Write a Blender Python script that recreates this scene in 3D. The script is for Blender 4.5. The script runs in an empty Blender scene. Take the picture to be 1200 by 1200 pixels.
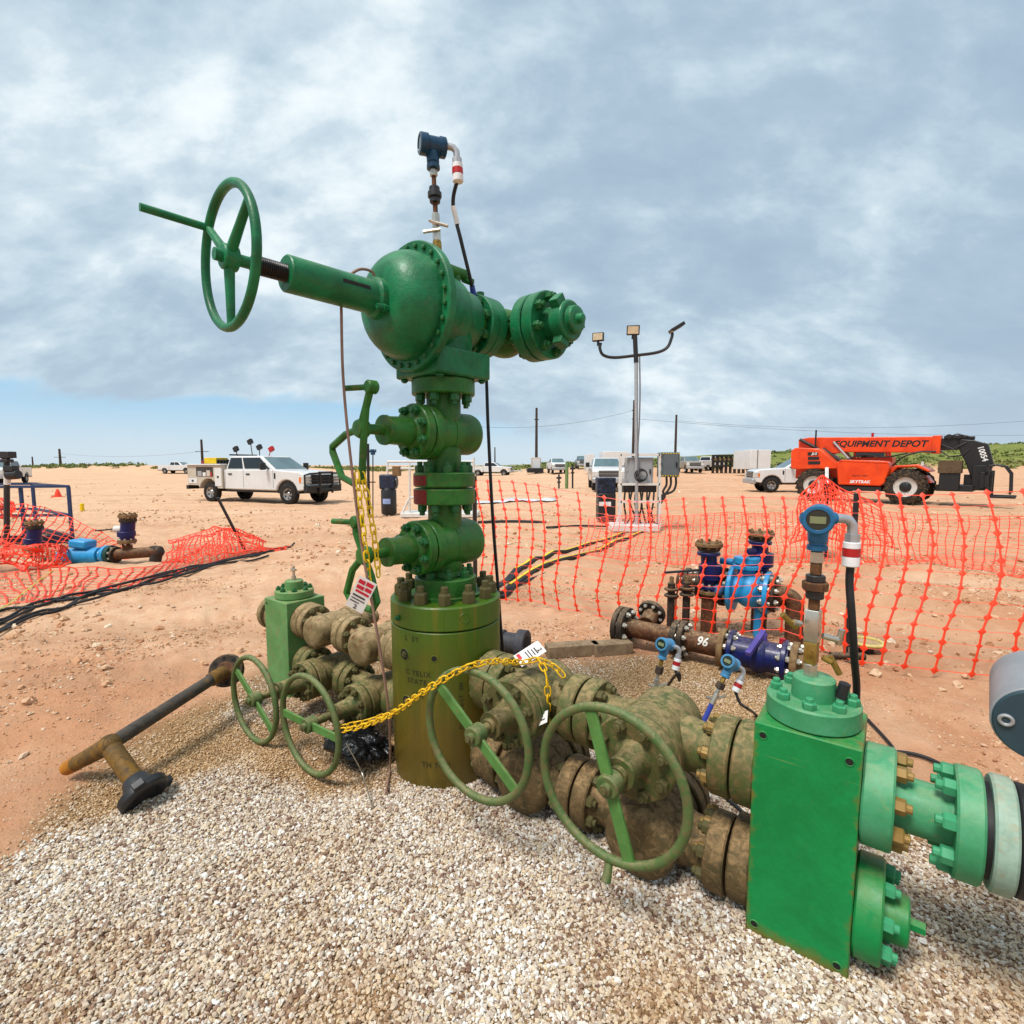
import bpy, bmesh, math, random
import numpy as np
from mathutils import Vector, Matrix
random.seed(7); np.random.seed(7)
R = math.radians
scene = bpy.context.scene
# ------------------------------------------------------------------ camera
CAMH = 1.6
PITCH = R(5.24)
FPX = 600.0                      # focal length in photo pixels (photo is 1200 px square)
cam_d = bpy.data.cameras.new('Camera'); cam = bpy.data.objects.new('Camera', cam_d)
scene.collection.objects.link(cam); scene.camera = cam
cam.location = (0, 0, CAMH); cam.rotation_euler = (R(90) - PITCH, 0, 0)
cam_d.sensor_width = 36; cam_d.lens = 18; cam_d.clip_start = 0.02; cam_d.clip_end = 6000
# ------------------------------------------------------------------ sky, sun, exposure
SUN_DIR = Vector((-0.34, -0.36, 0.87)).normalized()     # towards the sun
world = bpy.data.worlds.new('World'); scene.world = world; world.use_nodes = True
def build_world():
    nt = world.node_tree; N = nt.nodes; L = nt.links; N.clear()
    def nd(t, **kw):
        n = N.new(t)
        for k, v in kw.items(): setattr(n, k, v)
        return n
    def m(op, a, b=None, c=None, clamp=False):
        n = nd('ShaderNodeMath', operation=op); n.use_clamp = clamp
        for i, x in enumerate((a, b, c)):
            if x is None: continue
            if isinstance(x, (int, float)): n.inputs[i].default_value = x
            else: L.new(x, n.inputs[i])
        return n.outputs[0]
    def mix(f, a, b):
        n = nd('ShaderNodeMix', data_type='RGBA')
        if isinstance(f, (int, float)): n.inputs[0].default_value = f
        else: L.new(f, n.inputs[0])
        for i, x in ((6, a), (7, b)):
            if isinstance(x, tuple): n.inputs[i].default_value = (*x, 1)
            else: L.new(x, n.inputs[i])
        return n.outputs[2]
    def smooth(x, a, b):
        n = nd('ShaderNodeMapRange', interpolation_type='SMOOTHSTEP')
        L.new(x, n.inputs[0]); n.inputs[1].default_value = a; n.inputs[2].default_value = b
        return n.outputs[0]
    tc = nd('ShaderNodeTexCoord'); sep = nd('ShaderNodeSeparateXYZ'); L.new(tc.outputs['Generated'], sep.inputs[0])
    x, y, z = sep.outputs
    zp = m('ADD', m('MAXIMUM', z, 0.0), 0.62)
    cx = nd('ShaderNodeCombineXYZ'); L.new(m('DIVIDE', x, zp), cx.inputs[0]); L.new(m('DIVIDE', y, zp), cx.inputs[1]); cx.inputs[2].default_value = 3.7
    def noise(scale, detail, rough, dist, rot=0.0, st=(1, 1, 1), off=(0, 0, 0)):
        mp = nd('ShaderNodeMapping'); L.new(cx.outputs[0], mp.inputs[0])
        mp.inputs['Rotation'].default_value = (0, 0, rot); mp.inputs['Scale'].default_value = st; mp.inputs['Location'].default_value = off
        n = nd('ShaderNodeTexNoise'); L.new(mp.outputs[0], n.inputs['Vector'])
        n.inputs['Scale'].default_value = scale; n.inputs['Detail'].default_value = detail
        n.inputs['Roughness'].default_value = rough; n.inputs['Distortion'].default_value = dist
        return n.outputs[0]
    big = noise(2.0, 4, 0.5, 0.2, 0.35, (0.8, 1.15, 1), (2.3, 0.6, 0))
    med = noise(5.0, 8, 0.56, 0.25, 0.3, (0.75, 1.2, 1), (3, 1, 0))
    fine = noise(14.0, 7, 0.6, 0.2, 0.3, (0.75, 1.2, 1), (1, 5, 0))
    dens = m('ADD', m('ADD', m('MULTIPLY', big, 0.55), m('MULTIPLY', med, 0.48)), m('MULTIPLY', fine, 0.22))
    f = smooth(dens, 0.45, 0.79)
    ramp = nd('ShaderNodeValToRGB'); L.new(f, ramp.inputs[0]); cr = ramp.color_ramp
    S = CLOUD
    cr.elements[0].position = 0.0; cr.elements[0].color = (0.325*S, 0.43*S, 0.545*S, 1)
    cr.elements[1].position = 1.0; cr.elements[1].color = (0.80*S, 0.87*S, 0.90*S, 1)
    for p, c in ((0.30, (0.375, 0.49, 0.60)), (0.52, (0.45, 0.57, 0.665)), (0.75, (0.56, 0.67, 0.745))):
        e = cr.elements.new(p); e.color = (c[0]*S, c[1]*S, c[2]*S, 1)
    cloud = ramp.outputs[0]
    hz = m('MULTIPLY', m('POWER', m('SUBTRACT', 1.0, m('MAXIMUM', z, 0.0), clamp=True), 9.0), 0.55)
    cloud = mix(hz, cloud, (0.58*S, 0.69*S, 0.77*S))
    # open strip of clear sky low in the west
    sky = nd('ShaderNodeTexSky', sky_type='NISHITA'); sky.sun_disc = False
    sky.sun_elevation = math.asin(SUN_DIR.z); sky.sun_rotation = math.atan2(SUN_DIR.x, SUN_DIR.y)
    sky.air_density = 1.3; sky.dust_density = 1.5; sky.ozone_density = 1.5
    dt = m('ADD', m('MULTIPLY', x, -0.9), m('MULTIPLY', y, 0.43))
    thr = m('MULTIPLY', smooth(dt, -0.1, 0.75), 0.125)
    edge = m('ADD', m('SUBTRACT', thr, z), m('MULTIPLY', m('SUBTRACT', med, 0.52), 0.13))
    clear = smooth(edge, -0.004, 0.022)
    skyc = nd('ShaderNodeMix', data_type='RGBA', blend_type='MULTIPLY'); skyc.inputs[0].default_value = 1
    L.new(sky.outputs[0], skyc.inputs[6]); skyc.inputs[7].default_value = (SKYM, SKYM, SKYM, 1)
    grad = mix(smooth(z, 0.0, 0.13), (0.66*S, 0.79*S, 0.89*S), (0.35*S, 0.62*S, 0.86*S)); pale = mix(0.8, skyc.outputs[2], grad)
    col = mix(m('MULTIPLY', clear, 0.93), cloud, pale)
    bg = nd('ShaderNodeBackground'); bg.inputs[1].default_value = 0.1; L.new(col, bg.inputs[0])
    out = nd('ShaderNodeOutputWorld'); L.new(bg.outputs[0], out.inputs[0])
EXPO = 0.90
CLOUD = 10.0 * 0.615
SKYM = 0.47
build_world()
sun_d = bpy.data.lights.new('sun', 'SUN'); sun = bpy.data.objects.new('sun', sun_d); scene.collection.objects.link(sun)
sun_d.energy = 2.1; sun_d.angle = R(18); sun_d.color = (1.0, 0.96, 0.91)
sun.rotation_euler = (-SUN_DIR).to_track_quat('-Z', 'Y').to_euler(); sun.location = (-20, -20, 40)
vs = scene.view_settings; vs.view_transform = 'Standard'; vs.look = 'None'; vs.exposure = EXPO; vs.gamma = 1; vs.use_curve_mapping = False
scene.cycles.max_bounces = 6; scene.cycles.use_adaptive_sampling = True; scene.cycles.use_denoising = True

# ------------------------------------------------------------------ photo pixel -> place
SP, CP = math.sin(PITCH), math.cos(PITCH)
def ray(px, py):
    u = (px - 600) / FPX; v = (600 - py) / FPX
    return Vector((u, CP + v * SP, -SP + v * CP))
def W(px, py, Y):                # the point of a pixel's ray at depth Y
    d = ray(px, py); t = Y / d.y
    return Vector((d.x * t, Y, CAMH + d.z * t))
def G(px, py, z=0.0):            # the point of a pixel's ray on the level z
    d = ray(px, py); t = (z - CAMH) / d.z
    return Vector((d.x * t, d.y * t, z))
def V(*a): return Vector(a)
def srgb(r, g, b):
    f = lambda c: (c / 255 / 12.92) if c / 255 <= 0.04045 else ((c / 255 + 0.055) / 1.055) ** 2.4
    return (f(r), f(g), f(b))

# ------------------------------------------------------------------ mesh builder
def frame(axis, ref=None):
    w = Vector(axis).normalized()
    r = Vector(ref) if ref is not None else (V(0, 0, 1) if abs(w.z) < 0.95 else V(1, 0, 0))
    u = r - w * r.dot(w); u.normalize()
    return u, w.cross(u), w
class MB:
    def __init__(s): s.v = []; s.f = []; s.m = []; s.mi = 0
    def add(s, vs, fs):
        o = len(s.v); s.v += [tuple(x) for x in vs]; s.f += [tuple(i + o for i in f) for f in fs]; s.m += [s.mi] * len(fs); return s
    def lathe(s, base, axis, prof, n=24, ref=None, a0=0.0):
        u, v, w = frame(axis, ref); base = Vector(base); rings = []; vs = []; fs = []
        for h, r in prof:
            c = base + w * h
            if r < 1e-6: rings.append([len(vs)]); vs.append(c)
            else:
                rings.append(list(range(len(vs), len(vs) + n)))
                for k in range(n):
                    a = a0 + 2 * math.pi * k / n; vs.append(c + u * (r * math.cos(a)) + v * (r * math.sin(a)))
        for A, B in zip(rings, rings[1:]):
            for k in range(n):
                k2 = (k + 1) % n
                if len(A) == 1 and len(B) == 1: continue
                if len(A) == 1: fs.append((A[0], B[k2], B[k]))
                elif len(B) == 1: fs.append((A[k], A[k2], B[0]))
                else: fs.append((A[k], A[k2], B[k2], B[k]))
        return s.add(vs, fs)
    def cyl(s, a, b, r, r2=None, n=16, bev=0.0, caps=True):
        a, b = Vector(a), Vector(b); h = (b - a).length; r2 = r if r2 is None else r2
        p = [(0, 0)] if caps else []
        if bev: p += [(0, r - bev), (bev, r), (h - bev, r2), (h, r2 - bev)]
        else: p += [(0, r), (h, r2)]
        if caps: p += [(h, 0)]
        return s.lathe(a, b - a, p, n)
    def tube(s, pts, r, n=8, closed=False, caps=True):
        P = [Vector(p) for p in pts]; m = len(P); rs = r if isinstance(r, (list, tuple)) else [r] * m
        T = []
        for i in range(m):
            if closed: t = P[(i + 1) % m] - P[i - 1]
            else: t = P[min(i + 1, m - 1)] - P[max(i - 1, 0)]
            T.append(t.normalized())
        u = frame(T[0])[0]; vs = []; fs = []
        for i in range(m):
            u = u - T[i] * u.dot(T[i]); u.normalize(); w = T[i].cross(u)
            for k in range(n):
                a = 2 * math.pi * k / n; vs.append(P[i] + u * (rs[i] * math.cos(a)) + w * (rs[i] * math.sin(a)))
        for i in range(m if closed else m - 1):
            j = (i + 1) % m
            for k in range(n):
                k2 = (k + 1) % n; fs.append((i * n + k, i * n + k2, j * n + k2, j * n + k))
        if caps and not closed: fs.append(tuple(range(n - 1, -1, -1))); fs.append(tuple((m - 1) * n + k for k in range(n)))
        return s.add(vs, fs)
    def torus(s, c, axis, RR, r, n=40, k=10, ref=None):
        u, v, w = frame(axis, ref); c = Vector(c)
        return s.tube([c + u * (RR * math.cos(2 * math.pi * i / n)) + v * (RR * math.sin(2 * math.pi * i / n)) for i in range(n)], r, k, True)
    def box(s, c, size, ex=(1, 0, 0), ey=(0, 1, 0), ez=None):
        c, ex, ey = Vector(c), Vector(ex).normalized(), Vector(ey).normalized(); ez = ex.cross(ey) if ez is None else Vector(ez)
        a, b, d = [q / 2 for q in size]
        vs = [c + ex * (i * a) + ey * (j * b) + ez * (k * d) for k in (-1, 1) for j in (-1, 1) for i in (-1, 1)]
        return s.add(vs, [(0, 2, 3, 1), (4, 5, 7, 6), (0, 1, 5, 4), (2, 6, 7, 3), (0, 4, 6, 2), (1, 3, 7, 5)])
    def bb(s, x0, x1, y0, y1, z0, z1): return s.box(((x0 + x1) / 2, (y0 + y1) / 2, (z0 + z1) / 2), (x1 - x0, y1 - y0, z1 - z0))
    def bar(s, a, b, w, h, up=(0, 0, 1)):
        a, b = Vector(a), Vector(b); d = (b - a).normalized(); u = Vector(up); u = u - d * u.dot(d)
        if u.length < 1e-4: u = frame(d)[0]
        u.normalize(); side = u.cross(d)
        return s.box((a + b) / 2, ((b - a).length, w, h), d, side, u)
    def prism(s, poly, y0, y1, xf=None):        # side polygon in (x, z), extruded along y
        n = len(poly); vs = [(x, y0, z) for x, z in poly] + [(x, y1, z) for x, z in poly]
        if xf: vs = [xf(Vector(p)) for p in vs]
        fs = [tuple(range(n)), tuple(range(2 * n - 1, n - 1, -1))] + [(i, i + n, (i + 1) % n + n, (i + 1) % n) for i in range(n)]
        return s.add(vs, fs)
    def hull8(s, bot, top):                     # two quads (lists of 4 points)
        return s.add(list(bot) + list(top), [(3, 2, 1, 0), (4, 5, 6, 7)] + [(i, (i + 1) % 4, (i + 1) % 4 + 4, i + 4) for i in range(4)])
    def ell(s, c, rad, n=16, m=10, ex=(1, 0, 0), ey=(0, 1, 0), ez=(0, 0, 1)):
        c, ex, ey, ez = Vector(c), Vector(ex), Vector(ey), Vector(ez); vs = [c - ez * rad[2]]; fs = []
        for i in range(1, m):
            a = -math.pi / 2 + math.pi * i / m
            for k in range(n):
                b = 2 * math.pi * k / n
                vs.append(c + ex * (rad[0] * math.cos(a) * math.cos(b)) + ey * (rad[1] * math.cos(a) * math.sin(b)) + ez * (rad[2] * math.sin(a)))
        vs.append(c + ez * rad[2]); top = len(vs) - 1
        for k in range(n):
            k2 = (k + 1) % n; fs.append((0, 1 + k2, 1 + k)); fs.append((top, top - n + k, top - n + k2))
            for i in range(m - 2): fs.append((1 + i * n + k, 1 + i * n + k2, 1 + (i + 1) * n + k2, 1 + (i + 1) * n + k))
        return s.add(vs, fs)
    def mesh(s, name, mats, smooth=38):
        me = bpy.data.meshes.new(name); me.from_pydata(s.v, [], s.f)
        for mt in (mats if isinstance(mats, (list, tuple)) else [mats]): me.materials.append(mt)
        if len(s.m): me.polygons.foreach_set('material_index', s.m)
        bm = bmesh.new(); bm.from_mesh(me); bmesh.ops.recalc_face_normals(bm, faces=bm.faces); bm.to_mesh(me); bm.free()
        if smooth:
            me.polygons.foreach_set('use_smooth', [True] * len(me.polygons)); me.set_sharp_from_angle(angle=R(smooth))
        me.update(); return me
    def build(s, name, mats, parent=None, smooth=38, bevel=0.0):
        o = bpy.data.objects.new(name, s.mesh(name, mats, smooth)); scene.collection.objects.link(o)
        if parent is not None: attach(o, parent)
        if bevel:
            b = o.modifiers.new('Bevel', 'BEVEL'); b.width = bevel; b.segments = 2; b.limit_method = 'ANGLE'; b.angle_limit = R(40)
            b.harden_normals = False
        return o
def wmat(o):
    m = o.matrix_basis.copy() if False else Matrix.LocRotScale(o.location, o.rotation_euler, o.scale)
    return m if o.parent is None else wmat(o.parent) @ o.matrix_parent_inverse @ m
def attach(o, parent):                       # keep o's own numbers as world coordinates
    o.parent = parent; o.matrix_parent_inverse = wmat(parent).inverted()
def tag(o, label, cat, group=None, kind=None):
    if label: o['label'] = label
    if cat: o['category'] = cat
    if group: o['group'] = group
    if kind: o['kind'] = kind
    return o
def thing(name, label, cat, loc=(0, 0, 0), group=None):
    o = bpy.data.objects.new(name, None); scene.collection.objects.link(o); o.location = loc; o.empty_display_size = 0.1
    return tag(o, label, cat, group)
def copy_tree(o, parent=None):
    c = o.copy(); scene.collection.objects.link(c)
    if parent is not None: c.parent = parent
    for ch in [x for x in scene.objects if x.parent == o]: copy_tree(ch, c)
    return c
_fontc = {}
def text_mb(body, size, shear=0.0, bold=0.0, space=1.0):
    cu = bpy.data.curves.new('t', 'FONT'); cu.body = body; cu.size = size; cu.align_x = 'CENTER'; cu.align_y = 'CENTER'
    cu.shear = shear; cu.offset = bold; cu.space_character = space; cu.resolution_u = 4
    ob = bpy.data.objects.new('t', cu); me = bpy.data.meshes.new_from_object(ob)
    vs = [tuple(v.co) for v in me.vertices]; fs = [tuple(p.vertices) for p in me.polygons]
    bpy.data.objects.remove(ob); bpy.data.meshes.remove(me); bpy.data.curves.remove(cu)
    return vs, fs

# ------------------------------------------------------------------ materials
MATS = {}
def material(name): 
    m = bpy.data.materials.new(name); m.use_nodes = True; return m, m.node_tree
def nlink(nt, x, sock):
    if isinstance(x, (int, float)): sock.default_value = x
    elif isinstance(x, tuple): sock.default_value = (*x, 1) if len(x) == 3 else x
    else: nt.links.new(x, sock)
def nmix(nt, f, a, b, blend='MIX'):
    n = nt.nodes.new('ShaderNodeMix'); n.data_type = 'RGBA'; n.blend_type = blend
    nlink(nt, f, n.inputs[0]); nlink(nt, a, n.inputs[6]); nlink(nt, b, n.inputs[7]); return n.outputs[2]
def nmath(nt, op, a, b=0.0, clamp=False):
    n = nt.nodes.new('ShaderNodeMath'); n.operation = op; n.use_clamp = clamp; nlink(nt, a, n.inputs[0]); nlink(nt, b, n.inputs[1]); return n.outputs[0]
def nnoise(nt, vec, scale, detail=4, rough=0.55, dist=0.0):
    n = nt.nodes.new('ShaderNodeTexNoise'); nt.links.new(vec, n.inputs['Vector']); n.inputs['Scale'].default_value = scale
    n.inputs['Detail'].default_value = detail; n.inputs['Roughness'].default_value = rough; n.inputs['Distortion'].default_value = dist; return n.outputs[0]
def nrange(nt, x, a, b, c=0.0, d=1.0):
    n = nt.nodes.new('ShaderNodeMapRange'); n.interpolation_type = 'SMOOTHSTEP'; nlink(nt, x, n.inputs[0])
    for i, q in enumerate((a, b, c, d)): n.inputs[i + 1].default_value = q
    return n.outputs[0]
def nbump(nt, h, strength, dist=0.01, normal=None):
    n = nt.nodes.new('ShaderNodeBump'); n.inputs['Strength'].default_value = strength; n.inputs['Distance'].default_value = dist
    nt.links.new(h, n.inputs['Height'])
    if normal is not None: nt.links.new(normal, n.inputs['Normal'])
    return n.outputs[0]
def paint(name, c, c2=None, dirt=None, amt=0.3, sc=9.0, rough=0.5, metal=0.0, dust=None, dust_amt=0.0, bump=0.15, coat=0.0, fine=70, rust=None, rust_amt=0.0, extra=None):
    """coloured metal with uneven paint, dirt patches, dust that has settled on upward faces, rust spots"""
    m, nt = material(name); bs = nt.nodes['Principled BSDF']
    tc = nt.nodes.new('ShaderNodeTexCoord').outputs['Object']
    c2 = c2 or tuple(q * 0.8 for q in c)
    n1 = nnoise(nt, tc, sc, 6, 0.6, 0.4); n2 = nnoise(nt, tc, sc * 2.7, 8, 0.65, 0.8); n3 = nnoise(nt, tc, fine, 3, 0.6)
    col = nmix(nt, nrange(nt, n1, 0.35, 0.65), c, c2)
    ro = nrange(nt, n2, 0.2, 0.8, rough - 0.12, rough + 0.14)
    if rust:
        n4 = nnoise(nt, tc, sc * 1.9, 9, 0.7, 1.2)
        col = nmix(nt, nrange(nt, n4, 0.62 - rust_amt * 0.2, 0.70 - rust_amt * 0.2), col, rust)
    if dirt:
        k = 0.62 - amt * 0.35
        col = nmix(nt, nmath(nt, 'MULTIPLY', nrange(nt, n2, k, k + 0.22), 0.85), col, dirt)
    if dust:
        ge = nt.nodes.new('ShaderNodeNewGeometry'); sp = nt.nodes.new('ShaderNodeSeparateXYZ'); nt.links.new(ge.outputs['Normal'], sp.inputs[0])
        up = nrange(nt, sp.outputs[2], 0.1, 0.95); f = nmath(nt, 'MULTIPLY', nmath(nt, 'MULTIPLY', up, nrange(nt, n2, 0.3, 0.65)), dust_amt)
        col = nmix(nt, f, col, dust)
    col = nmix(nt, nrange(nt, n3, 0.3, 0.7, 0.0, 0.16), col, tuple(q * 0.45 for q in c))
    nlink(nt, col, bs.inputs['Base Color']); nlink(nt, ro, bs.inputs['Roughness']); bs.inputs['Metallic'].default_value = metal
    bs.inputs['Specular IOR Level'].default_value = 0.32
    if coat: bs.inputs['Coat Weight'].default_value = coat; bs.inputs['Coat Roughness'].default_value = 0.12
    if extra: extra(nt, bs)
    if bump: nt.links.new(nbump(nt, nmath(nt, 'ADD', n3, nmath(nt, 'MULTIPLY', n2, 0.8)), bump, 0.004), bs.inputs['Normal'])
    MATS[name] = m; return m
def simple(name, c, rough=0.5, metal=0.0, var=0.12, sc=12, spec=0.5, trans=0.0, emit=None):
    m, nt = material(name); bs = nt.nodes['Principled BSDF']; tc = nt.nodes.new('ShaderNodeTexCoord').outputs['Object']
    n1 = nnoise(nt, tc, sc, 5, 0.6)
    nlink(nt, nmix(nt, nrange(nt, n1, 0.3, 0.7), tuple(q * (1 + var) for q in c), tuple(q * (1 - var * 1.5) for q in c)), bs.inputs['Base Color'])
    nlink(nt, nrange(nt, n1, 0.2, 0.8, max(rough - 0.06, 0.02), rough + 0.08), bs.inputs['Roughness']); bs.inputs['Metallic'].default_value = metal
    bs.inputs['Specular IOR Level'].default_value = spec
    MATS[name] = m; return m
DUSTC = srgb(188, 160, 122)
GR = paint('green_paint', srgb(22, 118, 72), srgb(14, 92, 52), srgb(84, 100, 60), 0.2, 7, 0.44, dust=srgb(120, 160, 120), dust_amt=0.28, bump=0.4, coat=0.05, rust=srgb(92, 70, 34), rust_amt=-0.15)
GRO = paint('green_paint_olive', srgb(46, 114, 40), srgb(30, 90, 28), srgb(92, 94, 42), 0.3, 8, 0.46, dust=srgb(130, 140, 80), dust_amt=0.3, bump=0.4, coat=0.05, rust=srgb(90, 64, 30), rust_amt=-0.1)
DUSTY = paint('mud_covered_green', srgb(98, 78, 48), srgb(74, 64, 36), srgb(132, 106, 70), 0.45, 13, 0.78, dust=srgb(178, 146, 104), dust_amt=0.6, bump=0.4, rust=srgb(96, 56, 26), rust_amt=-0.05)
DUSTYG = paint('dusty_green_paint', srgb(90, 82, 44), srgb(66, 84, 38), srgb(120, 96, 62), 0.48, 12, 0.7, dust=srgb(172, 150, 106), dust_amt=0.6, bump=0.35, rust=srgb(98, 60, 28), rust_amt=-0.05)
BEIGE = paint('mud_covered_beige', srgb(128, 110, 74), srgb(108, 92, 58), srgb(150, 128, 92), 0.5, 8, 0.78, dust=DUSTC, dust_amt=0.6, bump=0.3, rust=srgb(95, 52, 22), rust_amt=0.3)
def block_wear(nt, bs):
    old = bs.inputs['Base Color'].links[0].from_socket; P = nt.nodes.new('ShaderNodeNewGeometry').outputs['Position']
    dt = nt.nodes.new('ShaderNodeVectorMath'); dt.operation = 'DOT_PRODUCT'; nt.links.new(P, dt.inputs[0]); dt.inputs[1].default_value = (0.8, -0.6, 0)
    a = nmath(nt, 'ABSOLUTE', nmath(nt, 'SUBTRACT', dt.outputs['Value'], -0.354 * 0.8 - 2.69 * 0.6 + 1.712)); sp = nt.nodes.new('ShaderNodeSeparateXYZ'); nt.links.new(P, sp.inputs[0])
    n = nnoise(nt, P, 22, 8, 0.7, 0.6); n = nmath(nt, 'MULTIPLY', nmath(nt, 'SUBTRACT', n, 0.5), 0.11)
    e1 = nmath(nt, 'MULTIPLY', nrange(nt, nmath(nt, 'ADD', a, n), 0.136, 0.162), nrange(nt, a, 0.152, 0.151)); e2 = nrange(nt, nmath(nt, 'ADD', sp.outputs[2], n), 0.055, 0.0)
    mp = nt.nodes.new('ShaderNodeMapping'); nt.links.new(P, mp.inputs[0]); mp.inputs['Rotation'].default_value = (0, 0, 0.64); mp.inputs['Scale'].default_value = (1.5, 1, 34)
    sc = nmath(nt, 'MULTIPLY', nrange(nt, nnoise(nt, mp.outputs[0], 3.0, 5, 0.6), 0.66, 0.72), nrange(nt, sp.outputs[2], 0.55, 0.72))
    col = nmix(nt, nmath(nt, 'MULTIPLY', nmath(nt, 'MAXIMUM', e1, e2), 0.75), old, srgb(122, 92, 34)); col = nmix(nt, nmath(nt, 'MULTIPLY', sc, 0.5), col, srgb(150, 150, 84)); nlink(nt, col, bs.inputs['Base Color'])
BLOCK = paint('bright_green_paint', srgb(14, 134, 68), srgb(10, 120, 58), srgb(60, 120, 50), 0.12, 6, 0.46, bump=0.16, extra=block_wear, dust=srgb(150, 150, 90), dust_amt=0.3)
MINT = paint('pale_green_paint', srgb(70, 150, 106), srgb(56, 138, 90), srgb(110, 140, 90), 0.2, 8, 0.5, dust=srgb(150, 170, 130), dust_amt=0.4, bump=0.12)
LBLOCK = paint('faded_green_paint', srgb(100, 148, 88), srgb(84, 130, 72), srgb(130, 120, 78), 0.35, 7, 0.6, dust=DUSTC, dust_amt=0.35, bump=0.18)
BRASSN = paint('brass_plated_nut', srgb(160, 130, 72), srgb(136, 106, 54), srgb(92, 70, 38), 0.4, 60, 0.5, 0.2, bump=0.15)
NUTG = paint('green_nut', srgb(34, 104, 54), srgb(28, 88, 44), srgb(100, 92, 52), 0.2, 50, 0.48, bump=0.1, coat=0.1)
NUTD = paint('muddy_nut', srgb(92, 84, 48), srgb(74, 74, 40), srgb(120, 104, 66), 0.4, 50, 0.65, bump=0.2)
NUTM = paint('pale_green_nut', srgb(66, 160, 112), srgb(56, 136, 92), None, 0.2, 50, 0.48, bump=0.1)
WHEELG = paint('hand_wheel_paint', srgb(86, 104, 56), srgb(64, 92, 44), srgb(104, 88, 56), 0.55, 16, 0.6, dust=srgb(160, 160, 115), dust_amt=0.4, bump=0.2)
BARG = paint('wheel_bar_paint', srgb(84, 130, 62), srgb(74, 116, 54), srgb(120, 112, 68), 0.25, 12, 0.55, dust=srgb(160, 160, 110), dust_amt=0.3, bump=0.15)
REDP = paint('red_band_paint', srgb(122, 24, 22), srgb(100, 18, 18), srgb(150, 110, 70), 0.25, 30, 0.6)
BLACK = simple('black_rubber', srgb(26, 26, 28), 0.6)
BLACKM = simple('black_metal', srgb(34, 34, 36), 0.45)
THREAD = simple('oiled_thread_steel', srgb(30, 28, 27), 0.35, 0.5)
STEEL = simple('stainless_steel', srgb(188, 184, 172), 0.32, 0.85, 0.1, 30)
GALV = simple('galvanised_steel', srgb(176, 178, 180), 0.45, 0.6, 0.1, 25)
BRASS = paint('brass', srgb(170, 140, 70), srgb(140, 112, 52), srgb(90, 70, 34), 0.3, 40, 0.4, 0.7)
BROWNP = paint('oxidised_pipe', srgb(96, 62, 36), srgb(72, 46, 28), srgb(130, 92, 56), 0.4, 20, 0.7)
TBLUE = paint('transmitter_blue', srgb(28, 100, 142), srgb(24, 88, 128), srgb(20, 66, 96), 0.15, 30, 0.4, coat=0.2, bump=0.05)
TBLUED = paint('transmitter_blue_dark', srgb(18, 66, 96), srgb(14, 54, 82), None, 0.1, 30, 0.4, coat=0.2, bump=0.05)
YEL = paint('yellow_chain_plastic', srgb(240, 206, 14), srgb(228, 186, 10), srgb(180, 130, 20), 0.08, 40, 0.5, bump=0.05)
WHITEP = paint('white_paint', srgb(222, 222, 218), srgb(212, 212, 208), srgb(190, 176, 152), 0.1, 6, 0.35, bump=0.03)
REDB = simple('red_tape', srgb(170, 20, 24), 0.45)
BLUEV = paint('navy_valve_paint', srgb(12, 26, 92), srgb(10, 22, 72), srgb(60, 50, 50), 0.15, 16, 0.42, dust=DUSTC, dust_amt=0.15, coat=0.15)
LBLUE = paint('sky_blue_valve_paint', srgb(40, 150, 206), srgb(34, 138, 192), srgb(96, 130, 140), 0.12, 14, 0.45, dust=DUSTC, dust_amt=0.12, coat=0.1)
RUST = paint('rusty_pipe', srgb(98, 58, 34), srgb(66, 42, 28), srgb(132, 92, 58), 0.4, 14, 0.78, dust=DUSTC, dust_amt=0.4, bump=0.3)
RUSTD = paint('dark_rusty_flange', srgb(52, 42, 34), srgb(36, 32, 28), srgb(104, 68, 40), 0.35, 18, 0.7, dust=DUSTC, dust_amt=0.35, bump=0.25)
FLGT = paint('tan_rusty_flange', srgb(136, 108, 72), srgb(112, 84, 54), srgb(80, 56, 36), 0.35, 22, 0.75, bump=0.2)
ORNET = simple('orange_net_plastic', srgb(246, 66, 30), 0.5, 0, 0.08, 3)
WOOD = paint('weathered_wood', srgb(156, 132, 104), srgb(132, 110, 84), srgb(96, 78, 58), 0.35, 9, 0.85, bump=0.35)
# ================================================================== ground
def vnoise(x, y, seed):
    xi = np.floor(x).astype(np.int64); yi = np.floor(y).astype(np.int64); fx = x - xi; fy = y - yi
    def h(a, b):
        n = (a * 374761393 + b * 668265263 + seed * 1442695041) & 0x7fffffff
        n = ((n ^ (n >> 13)) * 1274126177) & 0x7fffffff
        return ((n ^ (n >> 16)) & 0xffff) / 65535.0
    u = fx * fx * (3 - 2 * fx); v = fy * fy * (3 - 2 * fy)
    return (h(xi, yi) * (1 - u) + h(xi + 1, yi) * u) * (1 - v) + (h(xi, yi + 1) * (1 - u) + h(xi + 1, yi + 1) * u) * v
def fbm(x, y, f, octs, seed):
    t = 0; a = 0.5; s = 0
    for o in range(octs):
        t = t + a * vnoise(x * f + 13.1 * o, y * f + 7.7 * o, seed + o); s += a; a *= 0.5; f *= 2.03
    return t / s
def sstep(x, a, b):
    t = np.clip((x - a) / (b - a), 0, 1); return t * t * (3 - 2 * t)
def gpoly(pix): return np.array([[G(a, b).x, G(a, b).y] for a, b in pix])
def inpoly(x, y, P):
    ins = np.zeros(x.shape, bool); n = len(P)
    for i in range(n):
        x1, y1 = P[i]; x2, y2 = P[(i + 1) % n]
        c = ((y1 > y) != (y2 > y)) & (x < (x2 - x1) * (y - y1) / (y2 - y1 + 1e-12) + x1); ins ^= c
    return ins
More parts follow.
